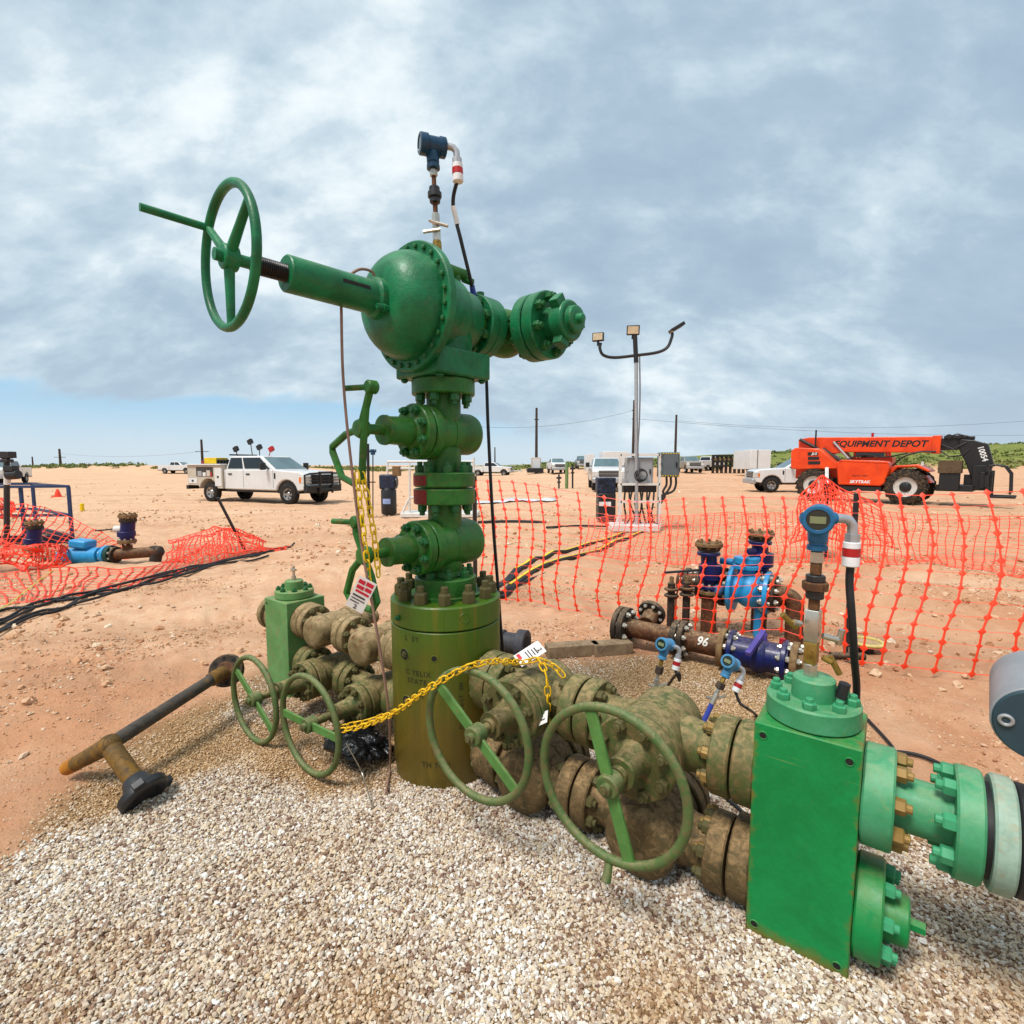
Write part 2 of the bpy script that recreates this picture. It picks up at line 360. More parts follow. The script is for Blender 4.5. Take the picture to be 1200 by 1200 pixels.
def pdist(x, y, P):
    d = np.full(x.shape, 1e9); n = len(P)
    for i in range(n):
        ax, ay = P[i]; bx, by = P[(i + 1) % n]; dx, dy = bx - ax, by - ay
        t = np.clip(((x - ax) * dx + (y - ay) * dy) / (dx * dx + dy * dy), 0, 1)
        d = np.minimum(d, np.hypot(x - ax - t * dx, y - ay - t * dy))
    return d
PAD = gpoly([(-500, 1300), (-60, 1020), (20, 985), (62, 925), (120, 880), (200, 838), (262, 812), (320, 775), (450, 762), (600, 768), (700, 772), (800, 765), (900, 790),
             (1010, 822), (1050, 905), (1100, 975), (1200, 1000), (1500, 1040), (2400, 1300)])
PAD = np.vstack([PAD, [[3.0, 0.2], [-3.0, 0.2]]])
WHITE = gpoly([(-500, 1300), (-30, 1050), (70, 985), (150, 945), (230, 905), (300, 880), (360, 930), (460, 925), (520, 900), (600, 890), (740, 880), (850, 900), (900, 930), (1050, 985), (1200, 1020), (1500, 1070), (2400, 1300)])
WHITE = np.vstack([WHITE, [[3.0, 0.2], [-3.0, 0.2]]])
def mound(x, y, cx, cy, rx, ry, h, rot=0.0):
    c, s = math.cos(rot), math.sin(rot); dx = x - cx; dy = y - cy
    return h * np.exp(-(((dx * c + dy * s) / rx) ** 2 + ((-dx * s + dy * c) / ry) ** 2))
def height(x, y):
    x = np.asarray(x, float); y = np.asarray(y, float); r = np.hypot(x, y)
    near = np.exp(-r / 60.0)
    ins = inpoly(x, y, PAD); d = pdist(x, y, PAD) * np.where(ins, 1, -1)
    rough = sstep(-d, -0.05, 0.5)
    h = (fbm(x, y, 0.55, 4, 3) - 0.5) * 0.10 * rough * near
    h += (fbm(x, y, 2.6, 4, 21) - 0.5) * 0.14 * rough * near * sstep(r, 1.5, 4.0)
    h += (fbm(x, y, 9.0, 3, 31) - 0.5) * 0.05 * (0.3 + 1.4 * sstep(fbm(x, y, 0.7, 3, 88), 0.4, 0.62)) * rough * np.exp(-r / 14.0)
    h += (np.abs(fbm(x * 0.9, y * 1.4, 3.5, 3, 77) - 0.5)) * -0.05 * rough * np.exp(-r / 12.0)
    h += (fbm(x, y, 1.6, 3, 51) - 0.5) * 0.035 * (1 - rough)
    for (ox, oy, an, sp) in ((0, 12.5, 0.06, 1.7), (0, 16.0, -0.05, 1.8), (0, 24.0, 0.03, 1.9), (-5, 10.8, 0.22, 1.7)):
        for q_ in (0, sp):
            dd = (y - oy - q_) - an * (x - ox) - 0.5 * np.sin(x * 0.23 + oy)
            h = h - 0.045 * np.exp(-(dd / 0.16) ** 2) + 0.022 * np.exp(-((np.abs(dd) - 0.30) / 0.12) ** 2)
    h += mound(x, y, -2.35, 7.2, 1.3, 0.9, 0.30, 0.3) + mound(x, y, -1.35, 8.6, 1.4, 1.0, 0.28) + mound(x, y, -3.4, 5.6, 2.2, 0.5, 0.06, -0.3)
    h += mound(x, y, 4.2, 6.0, 1.4, 0.7, 0.22, -0.2) + mound(x, y, 6.5, 7.3, 1.8, 0.9, 0.30) + mound(x, y, 1.2, 7.5, 1.5, 0.8, 0.06)
    h += mound(x, y, -7.5, 8.0, 2.5, 0.6, 0.08, -0.3)
    # hollow of the gravel round the left-hand wheels
    h -= mound(x, y, -0.98, 2.52, 0.30, 0.22, 0.07) + mound(x, y, -1.55, 2.85, 0.25, 0.2, 0.04)
    # rises far away
    rt = sstep(y + 0.10 * x, 78, 118) * sstep(x, 12, 110) * 4.6 * (0.8 + 0.4 * fbm(x, y, 0.03, 3, 9))
    lf = np.exp(-((y - 104 - 0.05 * x) / 9.0) ** 2) * sstep(-x, 22, 50) * (1.05 + 0.9 * fbm(x, y, 0.05, 3, 15))
    tilt = np.clip(y - 32, 0, 60) * (0.020 * sstep(x, -4, 12) - 0.0 * sstep(-x, 6, 30))
    h = h + rt + lf + tilt + sstep(y, 100, 160) * 0.8
    return h
def Hz(x, y): return float(height(np.array([x]), np.array([y]))[0])

def dirt_material():
    m, nt = material('red_dirt'); bs = nt.nodes['Principled BSDF']; ge = nt.nodes.new('ShaderNodeNewGeometry'); P = ge.outputs['Position']
    at = nt.nodes.new('ShaderNodeAttribute'); at.attribute_name = 'zone'; sp = nt.nodes.new('ShaderNodeSeparateColor'); nt.links.new(at.outputs['Color'], sp.inputs[0])
    tan, pad, green = sp.outputs
    a = nnoise(nt, P, 0.9, 8, 0.62, 0.6); b = nnoise(nt, P, 6.0, 8, 0.7, 0.5); c = nnoise(nt, P, 45.0, 6, 0.7); d = nnoise(nt, P, 0.12, 6, 0.6, 0.5)
    e = nnoise(nt, P, 160.0, 3, 0.7)
    red = nmix(nt, nrange(nt, a, 0.35, 0.65), srgb(194, 138, 102), srgb(206, 156, 120))
    pale = nmix(nt, nrange(nt, b, 0.35, 0.7), srgb(210, 168, 134), srgb(228, 194, 160))
    f = nmath(nt, 'ADD', tan, nmath(nt, 'MULTIPLY', nmath(nt, 'SUBTRACT', a, 0.5), 1.1), True)
    f = nmath(nt, 'ADD', f, nmath(nt, 'MULTIPLY', nmath(nt, 'SUBTRACT', b, 0.5), 0.7), True)
    col = nmix(nt, f, red, pale)
    col = nmix(nt, nrange(nt, b, 0.58, 0.78, 0, 0.45), col, srgb(166, 112, 78))
    col = nmix(nt, nrange(nt, d, 0.52, 0.7, 0, 0.45), col, srgb(216, 176, 142))
    mp = nt.nodes.new('ShaderNodeMapping'); nt.links.new(P, mp.inputs[0]); mp.inputs['Scale'].default_value = (0.10, 0.85, 1); mp.inputs['Rotation'].default_value = (0, 0, 0.12)
    trk = nnoise(nt, mp.outputs[0], 1.0, 7, 0.62, 0.6); col = nmix(nt, nrange(nt, trk, 0.50, 0.68, 0, 0.6), col, srgb(184, 142, 110)); col = nmix(nt, nrange(nt, trk, 0.30, 0.42, 0.45, 0), col, srgb(226, 198, 170))
    col = nmix(nt, nrange(nt, nnoise(nt, P, 0.35, 6, 0.65, 0.8), 0.55, 0.70, 0, 0.5), col, srgb(180, 132, 98))
    col = nmix(nt, nrange(nt, c, 0.62, 0.76, 0, 0.5), col, srgb(226, 204, 176))
    col = nmix(nt, nrange(nt, c, 0.24, 0.38, 0.4, 0), col, srgb(146, 98, 68))
    col = nmix(nt, nrange(nt, e, 0.3, 0.7, 0, 0.3), col, srgb(156, 114, 82))
    padc = nmix(nt, nrange(nt, b, 0.35, 0.65), srgb(150, 116, 78), srgb(178, 144, 102))
    padc = nmix(nt, nrange(nt, c, 0.3, 0.7), padc, srgb(120, 90, 60))
    col = nmix(nt, nmath(nt, 'MULTIPLY', pad, 1.0, True), col, padc)
    grc = nmix(nt, nrange(nt, nnoise(nt, P, 0.6, 8, 0.7), 0.35, 0.65), srgb(92, 108, 44), srgb(134, 132, 70))
    col = nmix(nt, green, col, grc)
    nlink(nt, col, bs.inputs['Base Color']); bs.inputs['Roughness'].default_value = 0.95; bs.inputs['Specular IOR Level'].default_value = 0.15
    hgt = nmath(nt, 'ADD', nmath(nt, 'MULTIPLY', b, 1.0), nmath(nt, 'MULTIPLY', c, 0.35))
    nt.links.new(nbump(nt, hgt, 0.75, 0.05, nbump(nt, e, 0.5, 0.006)), bs.inputs['Normal'])
    return m
DIRT = dirt_material()
def build_ground():
    nr = 430; rr = 0.7 * np.exp(np.linspace(0, math.log(3600 / 0.7), nr))
    th = np.concatenate([np.linspace(-66, 66, 470, endpoint=False), np.linspace(66, 294, 70, endpoint=False)]) * math.pi / 180
    TH, RR = np.meshgrid(th, rr); X = (RR * np.sin(TH)).ravel(); Y = (RR * np.cos(TH)).ravel(); Z = height(X, Y)
    na = len(th); co = np.stack([X, Y, Z], 1); co = np.vstack([co, [[0, 0, float(height(np.array([0.]), np.array([0.]))[0])]]])
    i = np.arange(nr - 1)[:, None]; j = np.arange(na)[None, :]; j2 = (j + 1) % na
    q = np.stack([(i * na + j) + 0 * j2, (i + 1) * na + j, (i + 1) * na + j2, i * na + j2], -1).reshape(-1, 4)
    cen = len(co) - 1; tri = [(k, (k + 1) % na, cen) for k in range(na)]
    me = bpy.data.meshes.new('ground'); me.from_pydata(co.tolist(), [], q.tolist() + tri)
    me.materials.append(DIRT); me.polygons.foreach_set('use_smooth', [True] * len(me.polygons))
    x, y = co[:, 0], co[:, 1]; r = np.hypot(x, y)
    ins = inpoly(x, y, PAD); d = pdist(x, y, PAD) * np.where(ins, 1, -1)
    pad = sstep(d + (fbm(x, y, 4, 3, 5) - 0.5) * 0.35, -0.12, 0.22)
    tan = 0.22 + 0.5 * sstep(y - 0.15 * x, 3.4, 5.6) * sstep(-x + 0.25 * y, -1.5, 3.5) + 0.25 * sstep(r, 12, 30)
    tan = tan - 0.35 * sstep(1.0 - np.abs(y - 3.4 + 0.35 * (x + 3)), 0, 0.8) * sstep(-x, 0.8, 1.6)
    gr = sstep(height(x, y) + (fbm(x, y, 0.15, 4, 8) - 0.5) * 1.6, 0.7, 1.4) * sstep(y + 0.1 * x, 84, 96)
    gr = np.clip(gr * sstep(x, -30, 5) + sstep(y, 112, 135) * sstep(x, -60, -10), 0, 1)
    col = np.stack([np.clip(tan, 0, 1), pad, gr, np.ones_like(x)], 1).astype(np.float32)
    at = me.color_attributes.new('zone', 'FLOAT_COLOR', 'POINT'); at.data.foreach_set('color', col.ravel())
    o = bpy.data.objects.new('ground', me); scene.collection.objects.link(o); o['kind'] = 'structure'
build_ground()

# ------------------------------------------------------------------ loose stones (geometry nodes, nobody could count them)
def stone_material(name, cols, mixc=None):
    m, nt = material(name); bs = nt.nodes['Principled BSDF']
    at = nt.nodes.new('ShaderNodeAttribute'); at.attribute_type = 'INSTANCER'; at.attribute_name = 'tone'
    sp = nt.nodes.new('ShaderNodeSeparateColor'); nt.links.new(at.outputs['Color'], sp.inputs[0])
    rp = nt.nodes.new('ShaderNodeValToRGB'); nt.links.new(sp.outputs[0], rp.inputs[0]); cr = rp.color_ramp; cr.interpolation = 'LINEAR'
    cr.elements[0].position = 0; cr.elements[0].color = (*cols[0], 1); cr.elements[1].position = 1; cr.elements[1].color = (*cols[-1], 1)
    for i, c in enumerate(cols[1:-1]): e = cr.elements.new((i + 1) / (len(cols) - 1)); e.color = (*c, 1)
    col = rp.outputs[0]
    if mixc: col = nmix(nt, nmath(nt, 'MULTIPLY', sp.outputs[1], 0.62), col, mixc)
    tc = nt.nodes.new('ShaderNodeTexCoord').outputs['Object']; n = nnoise(nt, tc, 2.2, 5, 0.7)
    col = nmix(nt, nrange(nt, n, 0.35, 0.75, 0, 0.2), col, srgb(120, 98, 74))
    nlink(nt, col, bs.inputs['Base Color']); bs.inputs['Roughness'].default_value = 0.85; bs.inputs['Specular IOR Level'].default_value = 0.25
    nt.links.new(nbump(nt, n, 0.3, 0.1), bs.inputs['Normal'])
    return m
def scatter(name, label, pts, scl, tone, tint, mat, flat=(0.55, 0.9)):
    n = len(pts); me = bpy.data.meshes.new(name); me.from_pydata(pts.tolist(), [], [])
    me.materials.append(mat)
    rng = np.random.default_rng(5)
    rot = np.stack([rng.uniform(-0.5, 0.5, n), rng.uniform(-0.5, 0.5, n), rng.uniform(0, 6.283, n)], 1).astype(np.float32)
    sv = np.stack([scl * rng.uniform(0.8, 1.35, n), scl * rng.uniform(0.7, 1.05, n), scl * rng.uniform(flat[0], flat[1], n)], 1).astype(np.float32)
    for nm, arr in (('rot', rot), ('siz', sv)):
        a = me.attributes.new(nm, 'FLOAT_VECTOR', 'POINT'); a.data.foreach_set('vector', arr.ravel())
    a = me.attributes.new('tone', 'FLOAT_COLOR', 'POINT'); a.data.foreach_set('color', np.stack([tone, tint, tint, np.ones(n)], 1).astype(np.float32).ravel())
    a = me.attributes.new('pick', 'INT', 'POINT'); a.data.foreach_set('value', rng.integers(0, 5, n).astype(np.int32))
    o = bpy.data.objects.new(name, me); scene.collection.objects.link(o); tag(o, label, 'gravel' if 'gravel' in name else 'stones', None, 'stuff')
    ng = bpy.data.node_groups.new(name, 'GeometryNodeTree'); ng.interface.new_socket('Geometry', in_out='INPUT', socket_type='NodeSocketGeometry')
    ng.interface.new_socket('Geometry', in_out='OUTPUT', socket_type='NodeSocketGeometry')
    N = ng.nodes; L = ng.links; gi = N.new('NodeGroupInput'); go = N.new('NodeGroupOutput')
    jo = N.new('GeometryNodeJoinGeometry'); 
    for k in range(5):
        ico = N.new('GeometryNodeMeshIcoSphere'); ico.inputs['Radius'].default_value = 0.5; ico.inputs['Subdivisions'].default_value = 2
        ps = N.new('GeometryNodeInputPosition'); nz = N.new('ShaderNodeTexNoise'); nz.noise_dimensions = '4D'
        nz.inputs['W'].default_value = k * 3.7 + 0.5; nz.inputs['Scale'].default_value = 1.7; nz.inputs['Detail'].default_value = 1.0
        L.new(ps.outputs[0], nz.inputs['Vector'])
        sb = N.new('ShaderNodeVectorMath'); sb.operation = 'SUBTRACT'; L.new(nz.outputs['Color'], sb.inputs[0]); sb.inputs[1].default_value = (0.5, 0.5, 0.5)
        sc_ = N.new('ShaderNodeVectorMath'); sc_.operation = 'SCALE'; L.new(sb.outputs[0], sc_.inputs[0]); sc_.inputs['Scale'].default_value = 1.15
        sp_ = N.new('GeometryNodeSetPosition'); L.new(ico.outputs['Mesh'], sp_.inputs['Geometry']); L.new(sc_.outputs[0], sp_.inputs['Offset'])
        sm = N.new('GeometryNodeSetMaterial'); L.new(sp_.outputs[0], sm.inputs[0]); sm.inputs['Material'].default_value = mat
        g2 = N.new('GeometryNodeGeometryToInstance'); L.new(sm.outputs[0], g2.inputs[0]); L.new(g2.outputs[0], jo.inputs[0])
    io = N.new('GeometryNodeInstanceOnPoints'); L.new(gi.outputs[0], io.inputs['Points']); L.new(jo.outputs[0], io.inputs['Instance']); io.inputs['Pick Instance'].default_value = True
    def na(nm, ty):
        q = N.new('GeometryNodeInputNamedAttribute'); q.data_type = ty; q.inputs[0].default_value = nm
        return [s for s in q.outputs if s.enabled and s.name == 'Attribute'][0]
    L.new(na('pick', 'INT'), io.inputs['Instance Index']); L.new(na('siz', 'FLOAT_VECTOR'), io.inputs['Scale'])
    L.new(na('rot', 'FLOAT_VECTOR'), io.inputs['Rotation'])
    L.new(io.outputs[0], go.inputs[0])
    md = o.modifiers.new('Stones', 'NODES'); md.node_group = ng
    return o
def jitter_grid(x0, x1, y0, y1, st, seed):
    rng = np.random.default_rng(seed); gx, gy = np.meshgrid(np.arange(x0, x1, st), np.arange(y0, y1, st))
    x = gx.ravel() + rng.uniform(-0.5, 0.5, gx.size) * st; y = gy.ravel() + rng.uniform(-0.5, 0.5, gx.size) * st
    return x, y, rng
def inview(x, y, marg=0.25): return (np.abs(x) < 1.0 * y + 0.35 + marg)
GRAVEL = stone_material('limestone_gravel', [srgb(96, 70, 62), srgb(142, 110, 92), srgb(182, 160, 140), srgb(206, 192, 176), srgb(216, 194, 160), srgb(228, 220, 208), srgb(240, 236, 230)], srgb(206, 164, 108))
CLOD = stone_material('dirt_clods', [srgb(164, 112, 78), srgb(194, 146, 108), srgb(208, 168, 132), srgb(222, 196, 164), srgb(232, 216, 192)], srgb(196, 146, 108))
def build_stones():
    x, y, rng = jitter_grid(-3.6, 4.6, 1.0, 4.9, 0.0083, 3)
    k = inpoly(x, y, PAD) & inview(x, y); x, y = x[k], y[k]
    dw = pdist(x, y, WHITE) * np.where(inpoly(x, y, WHITE), 1, -1) + (fbm(x, y, 3, 3, 17) - 0.5) * 0.3
    dp = pdist(x, y, PAD); w = sstep(dw, -0.15, 0.1)
    keep = rng.uniform(0, 1, len(x)) < (0.62 + 0.38 * w) * sstep(dp + (fbm(x, y, 5, 3, 23) - 0.5) * 0.3, -0.12, 0.30) * np.where(y > 3.4, 0.75, 1)
    x, y, w = x[keep], y[keep], w[keep]; n = len(x)
    sc_ = (0.0052 + 0.0058 * rng.beta(1.6, 3.2, n) * 2) * (0.78 + 0.22 * w); z = height(x, y) + rng.uniform(-0.35, 0.75, n) * sc_
    patch = fbm(x, y, 2.2, 3, 41)
    tone = np.clip(rng.beta(1.7, 1.5, n) + 0.05 * (w - 0.5) + (patch - 0.5) * 0.35, 0, 1); tint = np.clip(1 - w + rng.uniform(-0.2, 0.2, n) + (0.44 - patch) * 1.8, 0, 1)
    print('gravel', n)
    scatter('gravel', 'pale crushed limestone gravel spread round the wellhead', np.stack([x, y, z], 1), sc_ * 1.28, tone, tint, GRAVEL)
    # clods and small stones lying on the bare dirt
    P = []; S = []
    for (st, ymax, smin, smax, prob, seed) in ((0.020, 7.0, 0.005, 0.028, 0.55, 4), (0.09, 18, 0.012, 0.08, 0.45, 6), (0.5, 48, 0.03, 0.14, 0.35, 8)):
        x, y, rng = jitter_grid(-ymax * 1.05, ymax * 1.05, 1.2, ymax, st, seed)
        dp = pdist(x, y, PAD) * np.where(inpoly(x, y, PAD), 1, -1)
        cl = fbm(x, y, 0.9, 4, seed + 60)
        k = inview(x, y) & (dp < 0.0) & (rng.uniform(0, 1, len(x)) < prob * sstep(cl, 0.42, 0.68)) & (np.hypot(x, y) > ymax * 0.12)
        x, y = x[k], y[k]; s = smin + (smax - smin) * rng.uniform(0, 1, len(x)) ** 3.2
        P.append(np.stack([x, y, height(x, y) + s * 0.12], 1)); S.append(s)
    x, y, rng = jitter_grid(-3.5, 5, 1.5, 5.2, 0.016, 29); dp = pdist(x, y, PAD) * np.where(inpoly(x, y, PAD), 1, -1)
    k = inview(x, y) & (dp < 0.05) & (dp > -1.1) & (rng.uniform(0, 1, len(x)) < 0.55 * (1 + np.minimum(dp, 0) / 1.1) * sstep(fbm(x, y, 1.4, 4, 91), 0.32, 0.6))
    x, y = x[k], y[k]; s = 0.004 + 0.009 * rng.uniform(0, 1, len(x)) ** 2.5; P.append(np.stack([x, y, height(x, y) + s * 0.1], 1)); S.append(s)
    P = np.vstack(P); S = np.concatenate(S); rng = np.random.default_rng(11); n = len(S); print('clods', n)
    scatter('loose_stones', 'small clods and stones strewn over the red dirt', P, S, rng.uniform(0, 1, n), rng.uniform(0, 1, n), CLOD)
build_stones()
# ================================================================== wellhead
T0 = V(-0.354, 2.69, 0)
A0 = R(-36.87); D0 = V(math.cos(A0), math.sin(A0), 0); B0 = V(-math.sin(A0), math.cos(A0), 0)     # header: right / back
A1a = R(-42.0); D1 = V(math.cos(A1a), math.sin(A1a), 0); A1 = V(-math.sin(A1a), math.cos(A1a), 0)  # tree top: right / back
UP = V(0, 0, 1)
def hp(a, b, z): return T0 + D0 * a + B0 * b + UP * z
def tp(d, a, z): return T0 + D1 * d + A1 * a + UP * z
_nut = {}
def nut_mesh(mat, stud=True):
    k = (mat.name, stud)
    if k not in _nut:
        m = MB(); m.lathe((0, 0, 0), (0, 0, 1), [(0, 0), (0, 0.96), (0.08, 1.0), (0.85, 1.0), (1.0, 0.84), (1.0, 0.55)] + ([(1.45, 0.55), (1.52, 0.48), (1.52, 0)] if stud else [(1.02, 0.5), (1.02, 0)]), 6)
        m.lathe((0, 0, 0.98), (0, 0, 1), [(0, 0.56), (0.5, 0.56), (0.56, 0.5), (0.56, 0)] if stud else [(0, 0.5), (0.03, 0.5), (0.03, 0)], 10)
        _nut[k] = m.mesh('bolt', mat, 30)
    return _nut[k]
def bolt(parent, p, axis, s, mat, ht=1.0, a0=None, stud=True):
    u, v, w = frame(axis); a = random.uniform(0, 6.28) if a0 is None else a0
    u2 = u * math.cos(a) + v * math.sin(a); v2 = w.cross(u2)
    o = bpy.data.objects.new('bolt', nut_mesh(mat, stud)); scene.collection.objects.link(o)
    o.rotation_euler = Matrix((u2, v2, w)).transposed().to_euler(); o.location = p; o.scale = (s, s, s * ht)
    attach(o, parent); return o
def ring(parent, c, axis, RR, n, s, mat, ht=1.0, ph=0.5, ref=None, stud=True):
    u, v, w = frame(axis, ref)
    for k in range(n):
        a = 2 * math.pi * (k + ph) / n; bolt(parent, Vector(c) + u * (RR * math.cos(a)) + v * (RR * math.sin(a)), w, s, mat, ht, stud=stud)
def fl_prof(r, t, ch=0.006): return [(0, 0), (0, r - ch), (ch, r), (t - ch, r), (t, r - ch), (t, 0)]
def flange(parent, c, axis, r, t, mat, name='flange', n=40, groove=True):
    m = MB(); m.lathe(c, axis, fl_prof(r, t), n)
    return m.build(name, mat, parent)
wh = thing('wellhead', 'tall green wellhead tree with stacked valves and side pipe runs on gravel', 'wellhead', T0)

# --- tubing head
def tub_mat():
    m, nt = material('olive_head_paint'); bs = nt.nodes['Principled BSDF']; tc = nt.nodes.new('ShaderNodeTexCoord').outputs['Object']
    sp = nt.nodes.new('ShaderNodeSeparateXYZ'); nt.links.new(tc, sp.inputs[0])
    n1 = nnoise(nt, tc, 5, 6, 0.6, 0.5); n2 = nnoise(nt, tc, 22, 8, 0.65, 0.6)
    mp = nt.nodes.new('ShaderNodeMapping'); mp.inputs['Scale'].default_value = (14, 14, 0.9); nt.links.new(tc, mp.inputs[0])
    st = nnoise(nt, mp.outputs[0], 2.0, 6, 0.6)
    zf = nmath(nt, 'ADD', sp.outputs[2], nmath(nt, 'MULTIPLY', nmath(nt, 'SUBTRACT', n1, 0.5), 0.5))
    col = nmix(nt, nrange(nt, zf, 0.15, 0.95), srgb(100, 82, 14), srgb(66, 100, 12))
    col = nmix(nt, nrange(nt, st, 0.52, 0.72, 0, 0.5), col, srgb(128, 104, 24))
    col = nmix(nt, nrange(nt, st, 0.28, 0.42, 0.45, 0), col, srgb(56, 72, 14))
    col = nmix(nt, nrange(nt, n2, 0.6, 0.75, 0, 0.5), col, srgb(84, 66, 26))
    nlink(nt, col, bs.inputs['Base Color']); nlink(nt, nrange(nt, n2, 0.2, 0.8, 0.35, 0.58), bs.inputs['Roughness'])
    nt.links.new(nbump(nt, n2, 0.15, 0.004), bs.inputs['Normal']); return m
OLIVE = tub_mat()
m = MB(); m.lathe(T0 + UP * -0.06, UP, [(0, 0), (0, 0.272), (0.10, 0.282), (0.11, 0.286), (0.845, 0.288), (0.850, 0.283), (0.850, 0)], 64)
head = m.build('tubing_head', OLIVE, wh)
m = MB(); m.lathe(T0 + UP * 0.796, UP, [(0, 0), (0, 0.284), (0.006, 0.290), (0.112, 0.290), (0.120, 0.283), (0.120, 0)], 64)
hf = m.build('head_flange', OLIVE, wh)
ring(hf, T0 + UP * 0.916, UP, 0.236, 12, 0.034, NUTD, 1.75, 0.2)
m = MB(); m.lathe(T0 + UP * 0.9165, UP, fl_prof(0.162, 0.10), 48); m.cyl(T0 + UP * 0.9, T0 + UP * 0.93, 0.19, n=40)
af = m.build('adapter_flange', GRO, wh); ring(af, T0 + UP * 1.0165, UP, 0.127, 8, 0.024, NUTG, 1.5, 0.3)
FD = (V(0, 0, 0) - V(T0.x, T0.y, 0)).normalized()        # from the tree towards the viewer
def around(deg, r, z):
    a = R(deg); d = V(FD.x * math.cos(a) - FD.y * math.sin(a), FD.x * math.sin(a) + FD.y * math.cos(a), 0)
    return T0 + d * r + UP * z, d
HOLE = simple('dark_bore', srgb(18, 16, 10), 0.8)
for deg, z, r in ((-46, 0.665, 0.030), (-12, 0.665, 0.016), (-44, 0.425, 0.030), (18, 0.86, 0.010)):
    p, d = around(deg, 0.286, z); m = MB(); m.torus(p, d, r, 0.004, 20, 6); o = m.build('port_rim', OLIVE, head)
    m = MB(); m.cyl(p - d * 0.02, p + d * 0.0025, r, n=20); m.build('port_bore', HOLE, head)
    if r > 0.02: bolt(head, p - d * 0.004, d, r * 0.6, NUTD, 0.6)
p, d = around(-53, 0.289, 0.845); bolt(hf, p, d, 0.014, NUTG, 1.2)
p, d = around(18, 0.2895, 0.86); m = MB(); m.torus(p, d, 0.024, 0.002, 20, 5); m.build('port_rim', OLIVE, hf)
STAMP = simple('stamped_lettering', srgb(52, 54, 12), 0.7)
def wrap_text(body, deg, z, size, vert=False):
    vsx, fs = text_mb(body, size, 0, 0.0008, 1.15); out = []
    for x, y, _ in vsx:
        if vert: x, y = -y, x
        q, d = around(deg + math.degrees(x / 0.288), 0.2887 if z < 0.79 else 0.2907, z + y); out.append(q)
    mm = MB(); mm.add(out, fs); mm.build('lettering', STAMP, head, 0)['kind'] = 'stuff'
wrap_text('L  SY', -36, 0.752, 0.036); wrap_text('C TELIX', -30, 0.582, 0.036); wrap_text('STATE', -31, 0.540, 0.036); wrap_text('13H', -30, 0.470, 0.036)
wrap_text('DATE 12-17  5M', 14, 0.42, 0.030, True); wrap_text('TH 7492', -12, 0.12, 0.036)

# --- generic pieces
def hand_wheel(parent, c, axis, RR, mat=WHEELG, bar=None, rim=0.016, knob=None, name='hand_wheel'):
    """bar: direction of the flat cross bar"""
    c = Vector(c); axis = Vector(axis).normalized(); m = MB(); m.torus(c, axis, RR, rim, 56, 12)
    if knob is not None:
        k = Vector(knob).normalized(); q = c + k * (RR + 0.012); m.cyl(q, q + axis * 0.03 + k * 0.055 , 0.013, 0.017, 12, 0.003)
    w = m.build(name, mat, parent)
    if bar is not None:
        b = Vector(bar); b = (b - axis * b.dot(axis)).normalized(); m = MB()
        m.bar(c - b * (RR - 0.004) , c - b * 0.035, 0.044, 0.014, axis); m.bar(c + b * 0.035, c + b * (RR - 0.004), 0.044, 0.014, axis)
        m.build('cross_bar', BARG, parent, bevel=0.003)
    m = MB(); m.lathe(c - axis * 0.035, axis, [(0, 0), (0, 0.036), (0.005, 0.041), (0.055, 0.041), (0.06, 0.036), (0.06, 0.02), (0.075, 0.02), (0.078, 0.016), (0.078, 0)], 20)
    m.build('wheel_hub', mat, parent); bolt(parent, c + axis * 0.03, axis, 0.020, NUTD, 0.7)
    return w
